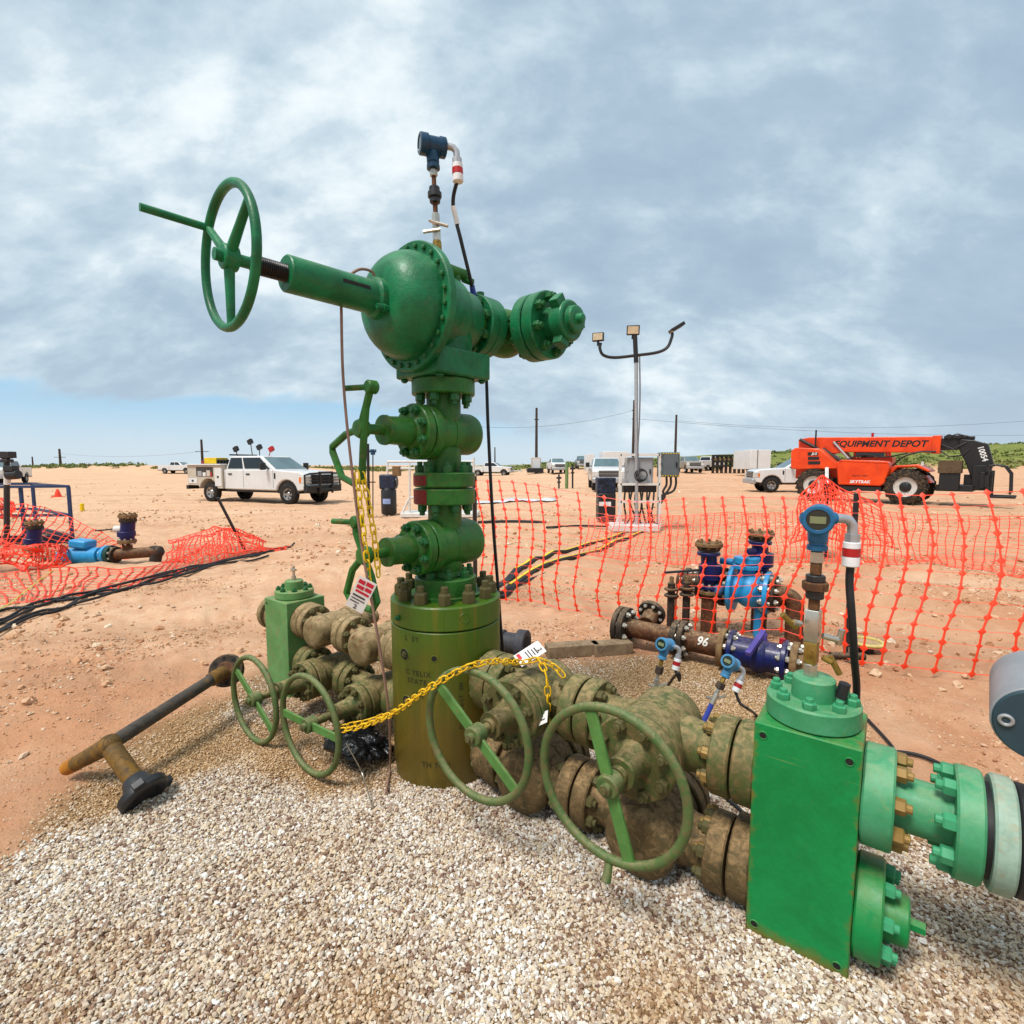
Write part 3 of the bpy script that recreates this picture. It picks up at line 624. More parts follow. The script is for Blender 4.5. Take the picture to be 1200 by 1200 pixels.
def gate_valve(C, af, ab, rb, Lb, Lf, f0, f1, rfl, tfl, body, flm, nut, blen=0.16, rbon=0.055, rn=None, wheel=None, nb=8, ns=0.024, bon_r=None, flow_nuts=True, name='gate_valve'):
    """C centre; af flow axis, flanges end at +f1 and -f0; ab points at the bonnet"""
    af, ab = Vector(af).normalized(), Vector(ab).normalized(); C = Vector(C); rn = rn or rb * 0.72; bon_r = bon_r or rb * 1.12
    m = MB(); e = rb * 0.34
    m.lathe(C - ab * Lb, ab, [(0, 0), (0, rb * 0.62), (e * 0.12, rb * 0.80), (e * 0.45, rb * 0.94), (e, rb), (Lb + Lf, rb), (Lb + Lf, 0)], 44)
    for s, f in ((-1, f0), (1, f1)):
        m.lathe(C, af * s, [(0, rn), (rb * 0.98, rn), (rb * 0.98 + 0.02, rn * 0.94), (f - tfl - 0.03, rn * 0.92), (f - tfl, rn * 1.02)], 36)
    v = m.build(name, body, wh)
    m = MB(); m.torus(C + ab * (Lf - 0.10), ab, rb, 0.0035, 48, 6); m.build('seam', body, v)
    for s, f in ((-1, f0), (1, f1)):
        fo = flange(v, C + af * s * (f - tfl), af * s, rfl, tfl, flm)
        if flow_nuts: ring(v, C + af * s * (f - tfl), -af * s, rfl * 0.78, nb, ns, nut, 1.1)
    t = 0.055
    m = MB(); m.lathe(C + ab * (Lf - 0.004), ab, fl_prof(bon_r, t), 44); m.build('bonnet_flange', body, v)
    m = MB(); m.lathe(C + ab * (Lf + t + 0.003), ab, fl_prof(bon_r, t * 0.9) [:-1] + [(t * 0.9, rbon * 1.5), (t * 0.9 + 0.02, rbon * 1.15), (t + blen - 0.02, rbon * 1.05), (t + blen - 0.015, rbon * 1.15), (t + blen, rbon * 1.12), (t + blen, 0)], 44)
    m.build('bonnet', body, v); z1 = Lf + 2 * t + blen
    ring(v, C + ab * (Lf + t * 1.9 + 0.003), ab, bon_r * 0.80, nb, ns, nut, 1.1)
    if wheel:
        wb = wheel['b']; m = MB(); m.cyl(C + ab * (z1 - 0.04), C + ab * wb, 0.021, n=16); m.cyl(C + ab * (z1 - 0.02), C + ab * (z1 + 0.02), 0.034, n=16, bev=0.004); m.build('stem', body, v)
        hand_wheel(v, C + ab * wb, ab, wheel['R'], wheel.get('mat', WHEELG), wheel.get('bar'), 0.016, wheel.get('knob'))
    return v
FR = -B0
# right-hand upper run
ZU, ZL = 0.52, 0.15
gate_valve(hp(0.60, 0, ZU), D0, FR, 0.132, 0.17, 0.13, 0.225, 0.252, 0.145, 0.07, DUSTYG, DUSTYG, NUTD, 0.12, 0.048, wheel=dict(b=0.455, R=0.262, bar=D0 * 0.80 - UP * 0.62))
gate_valve(hp(1.175, 0, ZU), D0, FR, 0.142, 0.19, 0.13, 0.313, 0.305, 0.145, 0.07, DUSTYG, DUSTYG, NUTD, 0.11, 0.050, wheel=dict(b=0.425, R=0.265, bar=D0 * 0.30 - UP * 0.95, knob=D0 * 0.02 - UP))
# right-hand lower run (bonnets at the back)
gate_valve(hp(0.60, -0.02, ZL), D0, B0, 0.138, 0.16, 0.15, 0.225, 0.252, 0.140, 0.07, DUSTY, DUSTY, NUTD, 0.12, 0.05)
gate_valve(hp(1.175, -0.02, ZL), D0, B0, 0.142, 0.18, 0.15, 0.313, 0.305, 0.140, 0.07, DUSTY, DUSTY, NUTD, 0.12, 0.05)
# left-hand runs
ZLL = 0.225
gate_valve(hp(-0.58, 0, ZU), D0, B0, 0.104, 0.16, 0.12, 0.255, 0.205, 0.122, 0.055, BEIGE, BEIGE, NUTD, 0.12, 0.045, ns=0.02)
gate_valve(hp(-1.06, 0, ZU), D0, B0, 0.104, 0.16, 0.12, 0.225, 0.220, 0.122, 0.055, BEIGE, BEIGE, NUTD, 0.12, 0.045, ns=0.02)
gate_valve(hp(-0.53, 0, ZLL), D0, FR, 0.104, 0.14, 0.12, 0.30, 0.16, 0.122, 0.055, DUSTYG, DUSTYG, NUTD, 0.13, 0.045, ns=0.02, wheel=dict(b=0.50, R=0.262, bar=D0 + UP * 0.03, mat=WHEELG))
gate_valve(hp(-1.06, 0, ZLL), D0, FR, 0.110, 0.14, 0.12, 0.225, 0.220, 0.122, 0.055, DUSTYG, DUSTYG, NUTD, 0.16, 0.045, ns=0.02, wheel=dict(b=0.53, R=0.25, bar=D0 * 0.85 - UP * 0.55))
# outlets of the tubing head
for s, zz, r, mt, nt_ in ((1, ZU, 0.145, DUSTYG, NUTD), (1, ZL, 0.140, DUSTY, NUTD), (-1, ZU, 0.122, BEIGE, NUTD), (-1, ZLL, 0.122, DUSTYG, NUTD)):
    m = MB(); m.lathe(hp(s * 0.20, 0, zz), D0 * s, [(0, r * 0.8), (0.10, r * 0.8), (0.10, r), (0.172, r), (0.172, 0)], 40); o = m.build('outlet_flange', mt, wh)
    ring(o, hp(s * 0.30, 0, zz), -D0 * s, r * 0.79, 8, 0.022, nt_, 1.0)

# --- right-hand block
def block(a0, a1, b0, b1, z0, z1, mat, holes):
    c = hp((a0 + a1) / 2, (b0 + b1) / 2, (z0 + z1) / 2); m = MB(); m.box(c, (a1 - a0, b1 - b0, z1 - z0), D0, B0, UP)
    o = m.build('flow_block', mat, wh, bevel=0.005)
    for a, z in holes:
        p = hp(a, b0, z); m = MB(); m.lathe(p + FR * -0.03, FR, [(0, 0), (0, 0.0115), (0.0312, 0.0115), (0.0312, 0)], 16); m.build('tapped_hole', HOLE, o)
        m = MB(); m.torus(p + FR * 0.0005, FR, 0.0125, 0.0022, 18, 6); m.build('hole_rim', mat, o)
    return o
b0z, b1z = 0.0, 0.75
BK = block(1.562, 1.862, -0.147, 0.145, b0z, b1z, BLOCK, ((1.59, 0.71), (1.83, 0.705), (1.59, 0.035), (1.83, 0.03)))
for zz, mt in ((ZU, DUSTYG), (ZL, DUSTY)):
    flange(BK, hp(1.489, 0, zz), D0, 0.148, 0.074, mt); ring(BK, hp(1.41, 0, zz), -D0, 0.117, 8, 0.023, BRASSN, 1.1)
# outboard flanges
f1 = flange(BK, hp(1.8635, 0, 0.55), D0, 0.155, 0.082, MINT); ring(BK, hp(1.9455, 0, 0.55), D0, 0.122, 8, 0.024, BRASSN, 1.15)
m = MB(); m.lathe(hp(1.94, 0, 0.55), D0, [(0, 0.088), (0.03, 0.082), (0.13, 0.080), (0.135, 0.083), (0.16, 0.083)], 40); m.build('outlet_neck', MINT, BK)
flange(BK, hp(2.083, 0, 0.55), D0, 0.158, 0.062, MINT); ring(BK, hp(2.083, 0, 0.55), -D0, 0.128, 8, 0.025, NUTM, 1.2)
flange(BK, hp(2.161, 0, 0.55), D0, 0.158, 0.05, paint('pale_grey_green', srgb(150, 176, 158), srgb(130, 158, 140), srgb(150, 140, 110), 0.3, 14, 0.6, dust=DUSTC, dust_amt=0.3))
m = MB(); m.cyl(hp(2.14, 0, 0.55), hp(2.17, 0, 0.55), 0.13, n=40); m.cyl(hp(2.211, 0, 0.55), hp(2.9, 0, 0.53), 0.125, n=40); m.lathe(hp(2.2125, 0, 0.55), D0, fl_prof(0.15, 0.03), 40); m.build('hose_connection', BLACK, BK)
ring(BK, hp(2.2425, 0, 0.55), D0, 0.128, 8, 0.022, BLACKM and nut_mesh(BLACKM) and BLACKM, 1.1)
flange(BK, hp(1.8635, 0, 0.165), D0, 0.155, 0.075, BLOCK); ring(BK, hp(1.9385, 0, 0.165), D0, 0.122, 8, 0.022, NUTM, 1.2)
m = MB(); m.lathe(hp(1.935, 0, 0.165), D0, [(0, 0.075), (0.065, 0.072), (0.07, 0.066), (0.07, 0)], 36); m.cyl(hp(2.0, 0, 0.165), hp(2.045, 0, 0.165), 0.019, n=6); m.build('blind_hub', BLOCK, BK)
# top flange
BC = hp(1.712, 0, 0)
flange(BK, BC + UP * 0.752, UP, 0.140, 0.072, MINT); ring(BK, BC + UP * 0.824, UP, 0.112, 8, 0.021, NUTM, 1.1, 0.2)
m = MB(); m.lathe(BC + UP * 0.82, UP, [(0, 0.066), (0.068, 0.064), (0.074, 0.058), (0.074, 0)], 36); m.build('top_hub', MINT, BK)
m = MB(); q = BC + UP * 0.845 + D0 * 0.078 + FR * 0.01; m.cyl(q, q + UP * 0.05 + D0 * 0.01, 0.017, n=12); m.build('bleed_plug', BLACKM, BK)

# --- left-hand block
LB = block(-1.646, -1.356, -0.145, 0.145, -0.05, 0.665, LBLOCK, ((-1.615, 0.63),))
for zz, mt in ((ZU, BEIGE), (ZLL, DUSTYG)):
    flange(LB, hp(-1.284, 0, zz), -D0, 0.126, 0.071, mt); ring(LB, hp(-1.222, 0, zz) + D0 * 0.0, D0, 0.10, 8, 0.019, NUTD, 1.0)
flange(LB, hp(-1.647, 0, 0.50), -D0, 0.128, 0.06, BEIGE); m = MB(); m.cyl(hp(-1.70, 0, 0.5), hp(-1.77, 0, 0.5), 0.07, n=30); m.build('blind_hub', BEIGE, LB)
m = MB(); m.lathe(hp(-1.765, 0, 0.5), -D0, fl_prof(0.125, 0.05), 36); m.build('blind_flange', BEIGE, LB); ring(LB, hp(-1.815, 0, 0.5), -D0, 0.098, 8, 0.018, NUTD)
LC = hp(-1.50, 0, 0)
flange(LB, LC + UP * 0.667, UP, 0.130, 0.055, LBLOCK); ring(LB, LC + UP * 0.722, UP, 0.104, 8, 0.018, NUTG, 1.0)
m = MB(); m.lathe(LC + UP * 0.72, UP, [(0, 0.064), (0.06, 0.062), (0.065, 0.056), (0.065, 0)], 30); m.build('top_hub', LBLOCK, LB)
m = MB(); q = LC + UP * 0.785; m.cyl(q, q + UP * 0.03, 0.016, n=6); m.cyl(q + UP * 0.03, q + UP * 0.10, 0.009, n=10); m.cyl(q + UP * 0.075 - D0 * 0.03, q + UP * 0.075 + D0 * 0.03, 0.008, n=8); m.build('needle_valve', STEEL, LB)

# --- tree: two master valves
def mv(z, rb, pts, handle):
    v = gate_valve(T0 + UP * z, UP, -A1, rb, 0.20, 0.10, 0.17, 0.20, 0.01, 0.005, GRO, GRO, NUTG, 0.16, 0.062, rn=rb * 0.72, bon_r=0.137, ns=0.022, flow_nuts=False, name='master_valve')
    ab = -A1; hub = T0 + UP * z + ab * 0.49
    m = MB(); m.cyl(T0 + UP * z + ab * 0.33, hub + ab * 0.01, 0.024, n=16); m.lathe(hub - ab * 0.03, ab, [(0, 0), (0, 0.04), (0.03, 0.046), (0.05, 0.036), (0.055, 0)], 20); m.build('stem', GRO, v)
    P = lambda e, h: hub + D1 * e + UP * h
    m = MB()
    for path in pts: m.tube([P(*q) for q in path], 0.017, 8)
    if handle: a = P(*handle); m.cyl(a - ab * 0.03, a + ab * 0.02, 0.030, n=14, bev=0.006); m.cyl(a, a + ab * 0.05 - D1 * 0.12, 0.013, n=10)
    m.build('hand_wheel', GRO, v)
    return v
mv(1.1853, 0.122, [[(0, 0), (-0.06, 0.10), (-0.06, 0.15)], [(0, 0), (-0.10, -0.08), (-0.16, -0.20), (-0.12, -0.235)], [(0, 0), (0.06, -0.09), (0.10, -0.20), (0.06, -0.245), (-0.10, -0.24)]], (-0.06, 0.15))
mv(1.7635, 0.110, [[(0, 0), (0.05, 0.09), (0.09, 0.17)], [(0, 0), (-0.12, -0.02), (-0.25, -0.075), (-0.25, -0.10), (-0.17, -0.22), (-0.06, -0.25)], [(0.05, 0.09), (0.02, -0.08), (0.0, -0.25)]], (0.09, 0.175))
# stem pieces and flanges between them
def tflange(z0, z1, r, mat, nut_side, ph=0.3):
    m = MB(); m.lathe(T0 + UP * z0, UP, fl_prof(r, z1 - z0), 48); o = m.build('stem_flange', mat, wh)
    ring(o, T0 + UP * (z1 if nut_side > 0 else z0), UP * nut_side, r * 0.79, 8, 0.025, NUTG, 1.45, ph); return o
m = MB(); m.cyl(T0 + UP * 1.01, T0 + UP * 1.12, 0.080, n=36); m.build('lower_neck', GRO, wh)
tflange(1.398, 1.480, 0.160, GRO, -1); tflange(1.488, 1.562, 0.160, GRO, 1)
m = MB(); m.cyl(T0 + UP * 1.27, T0 + UP * 1.69, 0.088, n=36); m.cyl(T0 + UP * 1.478, T0 + UP * 1.49, 0.12, n=36); m.build('spool_neck', GRO, wh)
def band(z0, z1):
    vsx = []; fs = []
    for i in range(9):
        for z in (z0, z1): q, d = around(-84 + 50 * i / 8, 0.1612, z); vsx.append(q)
        if i: fs.append((2 * i - 2, 2 * i, 2 * i + 1, 2 * i - 1))
    m = MB(); m.add(vsx, fs); m.build('red_band', REDP, wh)
band(1.402, 1.476); band(1.496, 1.548)
tflange(1.955, 2.032, 0.162, GRO, -1)
m = MB(); m.cyl(T0 + UP * 1.83, T0 + UP * 1.96, 0.088, n=36); m.build('upper_neck', GRO, wh)
# top block under the actuator
ZA = 2.352
m = MB(); m.box(T0 + UP * 2.10, (0.345, 0.345, 0.13), D1, A1, UP); tb = m.build('cross_block', GR, wh, bevel=0.012)
for i in (-1, 1):
    for j in (-1, 1): bolt(tb, tp(i * 0.14, j * 0.14, 2.034), -UP, 0.020, NUTG, 0.5)
wrap = None
# --- actuator
NR = -A1
ac = MB(); c = tp(0, 0, ZA)
prof = [(0.10, 0), (0.10, 0.205), (0.135, 0.21)]
m = MB(); m.lathe(c, NR, [(0.168, 0.10), (0.168, 0.294), (0.174, 0.300), (0.206, 0.300), (0.212, 0.294), (0.212, 0.243)], 64)
act = m.build('actuator_flange', GR, wh)
m = MB()
for k in range(26):
    a = 2 * math.pi * k / 26; u, v, w = frame(NR); p = c + NR * 0.212 + u * (0.272 * math.cos(a)) + v * (0.272 * math.sin(a)); m.lathe(p, NR, [(0, 0.012), (0.012, 0.012), (0.014, 0.009), (0.014, 0)], 6)
o = m.build('cover_screws', NUTG, act); o['kind'] = 'stuff'
dome = [(0.206, 0.252), (0.222, 0.250)]
for i in range(1, 13):
    a = math.pi / 2 * i / 12; dome.append((0.235 + 0.150 * math.sin(a) ** 1.25, 0.085 + 0.163 * math.cos(a) ** 0.80 if i < 12 else 0.085))
dome += [(0.386, 0.0)]
m = MB(); m.lathe(c, NR, dome, 64); m.build('actuator_dome', GR, wh)
m = MB(); m.lathe(c, NR, [(0.36, 0.092), (0.41, 0.090), (0.415, 0.084), (0.42, 0.073), (0.80, 0.071), (0.805, 0.066), (0.805, 0.036), (0.77, 0.036), (0.77, 0)], 40); cyl_ = m.build('spring_cylinder', GR, wh)
u_, v_, w_ = frame(NR)
side = (FD - NR * FD.dot(NR)); side = (side.normalized() * 0.9 + UP * 0.15).normalized()
m = MB(); m.box(c + NR * 0.53 + side * 0.0705, (0.13, 0.016, 0.006), NR, side.cross(NR)); m.build('indicator_slot', HOLE, cyl_)
m = MB(); pr = []; h = 0.77
while h < 0.925: pr += [(h, 0.032), (h + 0.004, 0.035), (h + 0.008, 0.032)]; h += 0.008
m.lathe(c, NR, [(0.77, 0)] + pr + [(0.926, 0)], 24); m.build('threaded_stem', THREAD, wh)
m = MB(); m.lathe(c, NR, [(0.90, 0), (0.90, 0.028), (0.92, 0.030), (0.925, 0.022), (0.985, 0.022), (0.985, 0.045), (1.03, 0.045), (1.035, 0.040), (1.035, 0.022), (1.06, 0.022), (1.06, 0)], 24)
hubc = c + NR * 1.01
m.torus(hubc, NR, 0.245, 0.0165, 60, 12)
aw = m.build('hand_wheel', GR, wh)
u, v, w = UP, NR.cross(UP), NR        # v: sideways in the wheel plane
for ang in (140, 35, 268):
    a = R(ang); d = -v * math.cos(a) + UP * math.sin(a); 
    m = MB(); m.tube([hubc + d * 0.03, hubc + d * 0.14, hubc + d * 0.242], [0.019, 0.016, 0.014], 10); m.build('spoke', GR, aw)
    if ang == 140: hd = hubc + d * 0.245
m = MB(); m.tube([hd - NR * 0.01, hd + NR * 0.22], 0.0145, 10); m.build('spinner_handle', GR, aw)
m = MB(); q = c + NR * 0.40 + side * 0.085 - UP * 0.075; m.cyl(c + NR * 0.37 + side * 0.07 - UP * 0.07, q + NR * 0.02, 0.018, n=10); m.cyl(q + NR * 0.02, q + NR * 0.045, 0.013, n=6); m.build('vent_fitting', GR, wh)
# housing, bonnet flange and wing body behind the dome
m = MB(); m.lathe(c, A1, [(-0.171, 0), (-0.171, 0.222), (-0.06, 0.212), (-0.04, 0.196), (0.03, 0.188), (0.05, 0.165), (0.15, 0.150), (0.17, 0.135)], 52); m.build('actuator_housing', GR, wh)
m = MB(); m.cyl(tp(0, 0, 2.15), tp(0, 0, 2.35), 0.15, n=40); m.build('block_neck', GR, wh)
m = MB(); m.lathe(c, A1, [(0.205, 0), (0.205, 0.154), (0.211, 0.160), (0.255, 0.160), (0.257, 0.154), (0.259, 0.154), (0.262, 0.160), (0.318, 0.160), (0.324, 0.154), (0.324, 0.11)], 48); bf = m.build('wing_flange', GR, wh)
ring(bf, c + A1 * 0.205, -A1, 0.128, 8, 0.025, NUTG, 1.2, 0.3)
m = MB(); m.cyl(c + A1 * 0.15, c + A1 * 0.21, 0.115, n=40); m.ell(c + A1 * 0.46, (0.135, 0.15, 0.135), 36, 20, D1, A1, UP); m.cyl(c + A1 * 0.31, c + A1 * 0.46, 0.112, n=40)
m.lathe(c + A1 * 0.47, D1, [(0, 0.10), (0.10, 0.10), (0.14, 0.092), (0.185, 0.10)], 40); wing = m.build('wing_body', GRO, wh)
q = c + A1 * 0.49 + D1 * 0.175
m = MB(); m.lathe(q, D1, fl_prof(0.178, 0.068), 48); m.lathe(q + D1 * 0.062, D1, [(0, 0.15), (0.02, 0.15)], 40); m.lathe(q + D1 * 0.077, D1, fl_prof(0.178, 0.068), 48); cf = m.build('cap_flange', GR, wh)
ring(cf, q, -D1, 0.142, 8, 0.026, NUTG, 1.2, 0.3); ring(cf, q + D1 * 0.145, D1, 0.142, 8, 0.026, NUTG, 1.3, 0.3)
m = MB(); m.lathe(q + D1 * 0.14, D1, [(0, 0.09), (0.06, 0.088), (0.065, 0.105), (0.135, 0.105), (0.145, 0.095), (0.145, 0.07), (0.175, 0.07), (0.18, 0.062), (0.18, 0.026), (0.21, 0.024), (0.214, 0.018), (0.214, 0)], 40)
u, v, w = frame(D1)
for k in range(3):
    a = R(120 * k + 40); d = u * math.cos(a) + v * math.sin(a); m.box(q + D1 * 0.24 + d * 0.115, (0.055, 0.05, 0.07), D1, d)
m.build('hammer_cap', GR, wh, bevel=0.004)
m = MB(); p = c + A1 * 0.27 + UP * 0.155; m.cyl(p, p + UP * 0.03, 0.022, n=8); m.build('grease_fitting', NUTG, wh)
m = MB(); p = c + A1 * 0.07 + UP * 0.17 + D1 * 0.03; m.cyl(p, p + UP * 0.06, 0.022, n=12); m.cyl(p + UP * 0.06 - A1 * 0.05, p + UP * 0.06 + A1 * 0.06, 0.028, n=12, bev=0.006); m.cyl(p + UP * 0.04 + A1 * 0.05, p + UP * 0.04 + A1 * 0.11, 0.02, n=6); m.build('pilot_valve', GRO, wh)

# ================================================================== transmitters, chains, tags, wires
def spline(pts, n):
    P = [Vector(p) for p in pts]; P = [2 * P[0] - P[1]] + P + [2 * P[-1] - P[-2]]; out = []
    for i in range(1, len(P) - 2):
        for k in range(n):
            t = k / n; a, b, c_, d = P[i - 1:i + 3]
            out.append(0.5 * ((2 * b) + (c_ - a) * t + (2 * a - 5 * b + 4 * c_ - d) * t * t + (3 * b - a - 3 * c_ + d) * t ** 3))
    out.append(P[-2]); return out
LCD = simple('lcd_glass', srgb(34, 44, 40), 0.15); LCDP = simple('lcd_panel', srgb(120, 128, 92), 0.3)
def transmitter(label, base, up, face, side, s, stack, blue, gland=True, cable=None, lcd=True):
    """up: axis of the stack from base; stack: list of (h0, h1, r, n, mat, name); face: direction of the display"""
    up = Vector(up).normalized(); face = Vector(face); face = (face - up * face.dot(up)).normalized(); side = Vector(side); side = (side - up * side.dot(up)).normalized()
    t = thing('pressure_transmitter', label, 'transmitter', base)
    top = 0
    for h0, h1, r, n, mat, nm in stack:
        m = MB(); m.cyl(Vector(base) + up * h0, Vector(base) + up * h1, r, n=n, bev=min(0.003, r * 0.15)); m.build(nm, mat, t); top = max(top, h1)
    q = Vector(base) + up * top
    m = MB(); m.lathe(q, up, [(0, 0), (0, 0.020 * s), (0.004 * s, 0.036 * s), (0.022 * s, 0.036 * s), (0.026 * s, 0.030 * s), (0.034 * s, 0.030 * s), (0.036 * s, 0.034 * s), (0.085 * s, 0.036 * s), (0.095 * s, 0.03 * s)], 24); m.build('sensor_module', blue, t)
    c = q + up * 0.125 * s
    m = MB(); m.lathe(c - face * 0.075 * s, face, [(0, 0), (0, 0.045 * s), (0.004 * s, 0.052 * s), (0.035 * s, 0.052 * s), (0.037 * s, 0.047 * s), (0.10 * s, 0.047 * s), (0.102 * s, 0.055 * s), (0.142 * s, 0.055 * s), (0.147 * s, 0.050 * s), (0.147 * s, 0.040 * s), (0.143 * s, 0.038 * s)], 32)
    for sg in (-1, 1): m.cyl(c, c + side * sg * 0.062 * s, 0.024 * s, n=12)
    hsg = m.build('housing', blue, t)
    m = MB(); m.cyl(c + face * 0.064 * s, c + face * 0.0685 * s, 0.0385 * s, n=28); d = m.build('display', LCD, t)
    if lcd: m = MB(); m.box(c + face * 0.0695 * s, (0.052 * s, 0.002, 0.026 * s), up.cross(face), face, up); m.build('display_panel', LCDP, d) if lcd else None
    e0 = c + side * 0.06 * s
    if gland:
        m = MB(); el = [e0, e0 + side * 0.03 * s, e0 + side * 0.055 * s - up * 0.006 * s, e0 + side * 0.07 * s - up * 0.025 * s, e0 + side * 0.072 * s - up * 0.06 * s]
        m.tube(el, 0.018 * s, 12); g = el[-1]; m.cyl(g, g - up * 0.03 * s, 0.026 * s, n=8); m.build('conduit_elbow', GALV, t)
        m = MB(); m.cyl(g - up * 0.03 * s, g - up * 0.055 * s, 0.030 * s, n=16, bev=0.002); m.cyl(g - up * 0.085 * s, g - up * 0.125 * s, 0.030 * s, n=16, bev=0.003); gl = m.build('cable_gland', simple('white_nylon', srgb(225, 225, 225), 0.4), t)
        m = MB(); m.cyl(g - up * 0.055 * s, g - up * 0.085 * s, 0.0305 * s, n=16); m.build('red_ring', REDB, gl)
        return t, g - up * 0.12 * s
    return t, e0
def cable(name, label, pts, r, mat=BLACK, n=8, cat='cable', group=None, k=10):
    m = MB(); m.tube(spline(pts, n), r, k); o = m.build(name, mat); tag(o, label, cat, group); return o
SS = simple('white_label_sleeve', srgb(228, 228, 226), 0.5)
# transmitter on the right block
bt = BC + UP * 0.892 - D0 * 0.012; zt = lambda py: W(952, py, BC.y).z - bt.z
stk = [(-0.004, zt(778), 0.023, 6, STEEL, 'hex_nipple'), (zt(778), zt(752), 0.026, 4, BRASS, 'bleed_body'), (zt(752), zt(715), 0.029, 4, STEEL, 'block_valve'), (zt(715), zt(702), 0.017, 14, BROWNP, 'nipple'),
       (zt(702), zt(692), 0.028, 8, BLACKM, 'union'), (zt(692), zt(682), 0.040, 8, BROWNP, 'union_nut'), (zt(682), zt(674), 0.030, 8, BLACKM, 'union'), (zt(674), zt(660), 0.017, 14, BROWNP, 'nipple'), (zt(660), zt(646), 0.022, 6, STEEL, 'hex_adapter')]
pt, g = transmitter('blue pressure transmitter with a small display on top of the bright green block', bt, UP, V(-0.55, -0.85, 0.05), V(0.95, 0.0, 0), 0.86, stk, TBLUE)
for (a, b, mt) in (((964, 745), (982, 750), STEEL), ((982, 755), (987, 738), STEEL), ((964, 770), (974, 776), BRASS), ((972, 768), (984, 790), BRASS), ((938, 731), (930, 729), STEEL), ((932, 735), (917, 720), BRASS)):
    m = MB(); m.cyl(W(*a, BC.y - 0.01), W(*b, BC.y - 0.02), 0.010, n=10); m.build('tee_handle', mt, pt)
gp = [g + UP * 0.01, g - UP * 0.06, W(998, 720, BC.y), W(1001, 770, BC.y + 0.03), W(1003, 825, BC.y + 0.14), hp(1.80, 0.22, 0.4), hp(1.82, 0.26, 0.02)]
cable('transmitter_cable', 'thick black cable hanging from the transmitter on the green block', gp, 0.012)
# transmitter at the top of the tree
bt = W(513, 303, 2.62); tu = (W(507.5, 190, 2.62) - bt).normalized(); zt = lambda py: (W(510, py, bt.y).z - bt.z)
stk = [(0, zt(283), 0.022, 12, BRASS, 'brass_nipple'), (zt(283), zt(270), 0.020, 6, STEEL, 'hex_nipple'), (zt(270), zt(250), 0.019, 8, STEEL, 'needle_valve'), (zt(250), zt(238), 0.012, 12, BROWNP, 'nipple'), (zt(238), zt(232), 0.026, 10, BLACKM, 'union'),
       (zt(232), zt(225), 0.034, 10, BLACKM, 'union_nut'), (zt(225), zt(219), 0.026, 10, BLACKM, 'union'), (zt(219), zt(207), 0.011, 12, BROWNP, 'nipple'), (zt(207), zt(199), 0.019, 6, STEEL, 'hex_adapter')]
pt, g = transmitter('dark blue pressure transmitter at the very top of the tall wellhead', bt, tu, V(-0.85, -0.35, 0.0), V(0.75, 0.1, 0), 0.88, stk, TBLUED, lcd=False)
for a, b in (((496, 272), (516, 269)), ((511, 261), (525, 265)), ((503, 258), (512, 262))):
    m = MB(); m.cyl(W(*a, bt.y - 0.02), W(*b, bt.y - 0.02), 0.008, n=8); m.build('tee_handle', STEEL, pt)
kp = [g + UP * 0.02, W(531, 240, 2.70), W(541, 285, 2.72), W(554, 340, 2.80), W(561, 385, 3.02), W(569, 430, 3.05), W(572, 500, 2.95), W(577, 600, 2.92), W(583, 680, 2.95), W(590, 765, 3.0), G(600, 790, 0.02)]
cable('transmitter_cable', 'thin black cable hanging behind the tree from the top transmitter', kp, 0.0095)
m = MB(); m.tube([W(531, 242, 2.70), W(536, 263, 2.71)], 0.0125, 12); tag(m.build('cable_sleeve', SS), 'white label sleeve on the cable below the top transmitter', 'label')
m = MB(); m.tube([W(553, 334, 2.79), W(555, 346, 2.81)], [0.013, 0.017], 12); tag(m.build('cable_boot', simple('blue_boot', srgb(24, 60, 150), 0.5)), 'short blue boot on the cable beside the actuator', 'cable boot')
WIRE = simple('tan_wire', srgb(140, 108, 92), 0.55)
sc0 = c + NR * 0.52 + UP * 0.073
cable('control_line', 'thin tan control line hanging from the actuator cylinder to the gravel', [c + NR * 0.395 + UP * 0.088, c + NR * 0.41 + UP * 0.112, c + NR * 0.47 + UP * 0.106, W(408, 324, 2.30), W(400, 335, 2.30), W(400, 365, 2.30), W(402, 440, 2.28), W(409, 520, 2.26), W(424, 640, 2.24), W(440, 730, 2.24), W(455, 830, 2.32), G(457, 897, 0.01), G(452, 930, 0.008)], 0.0062, WIRE)
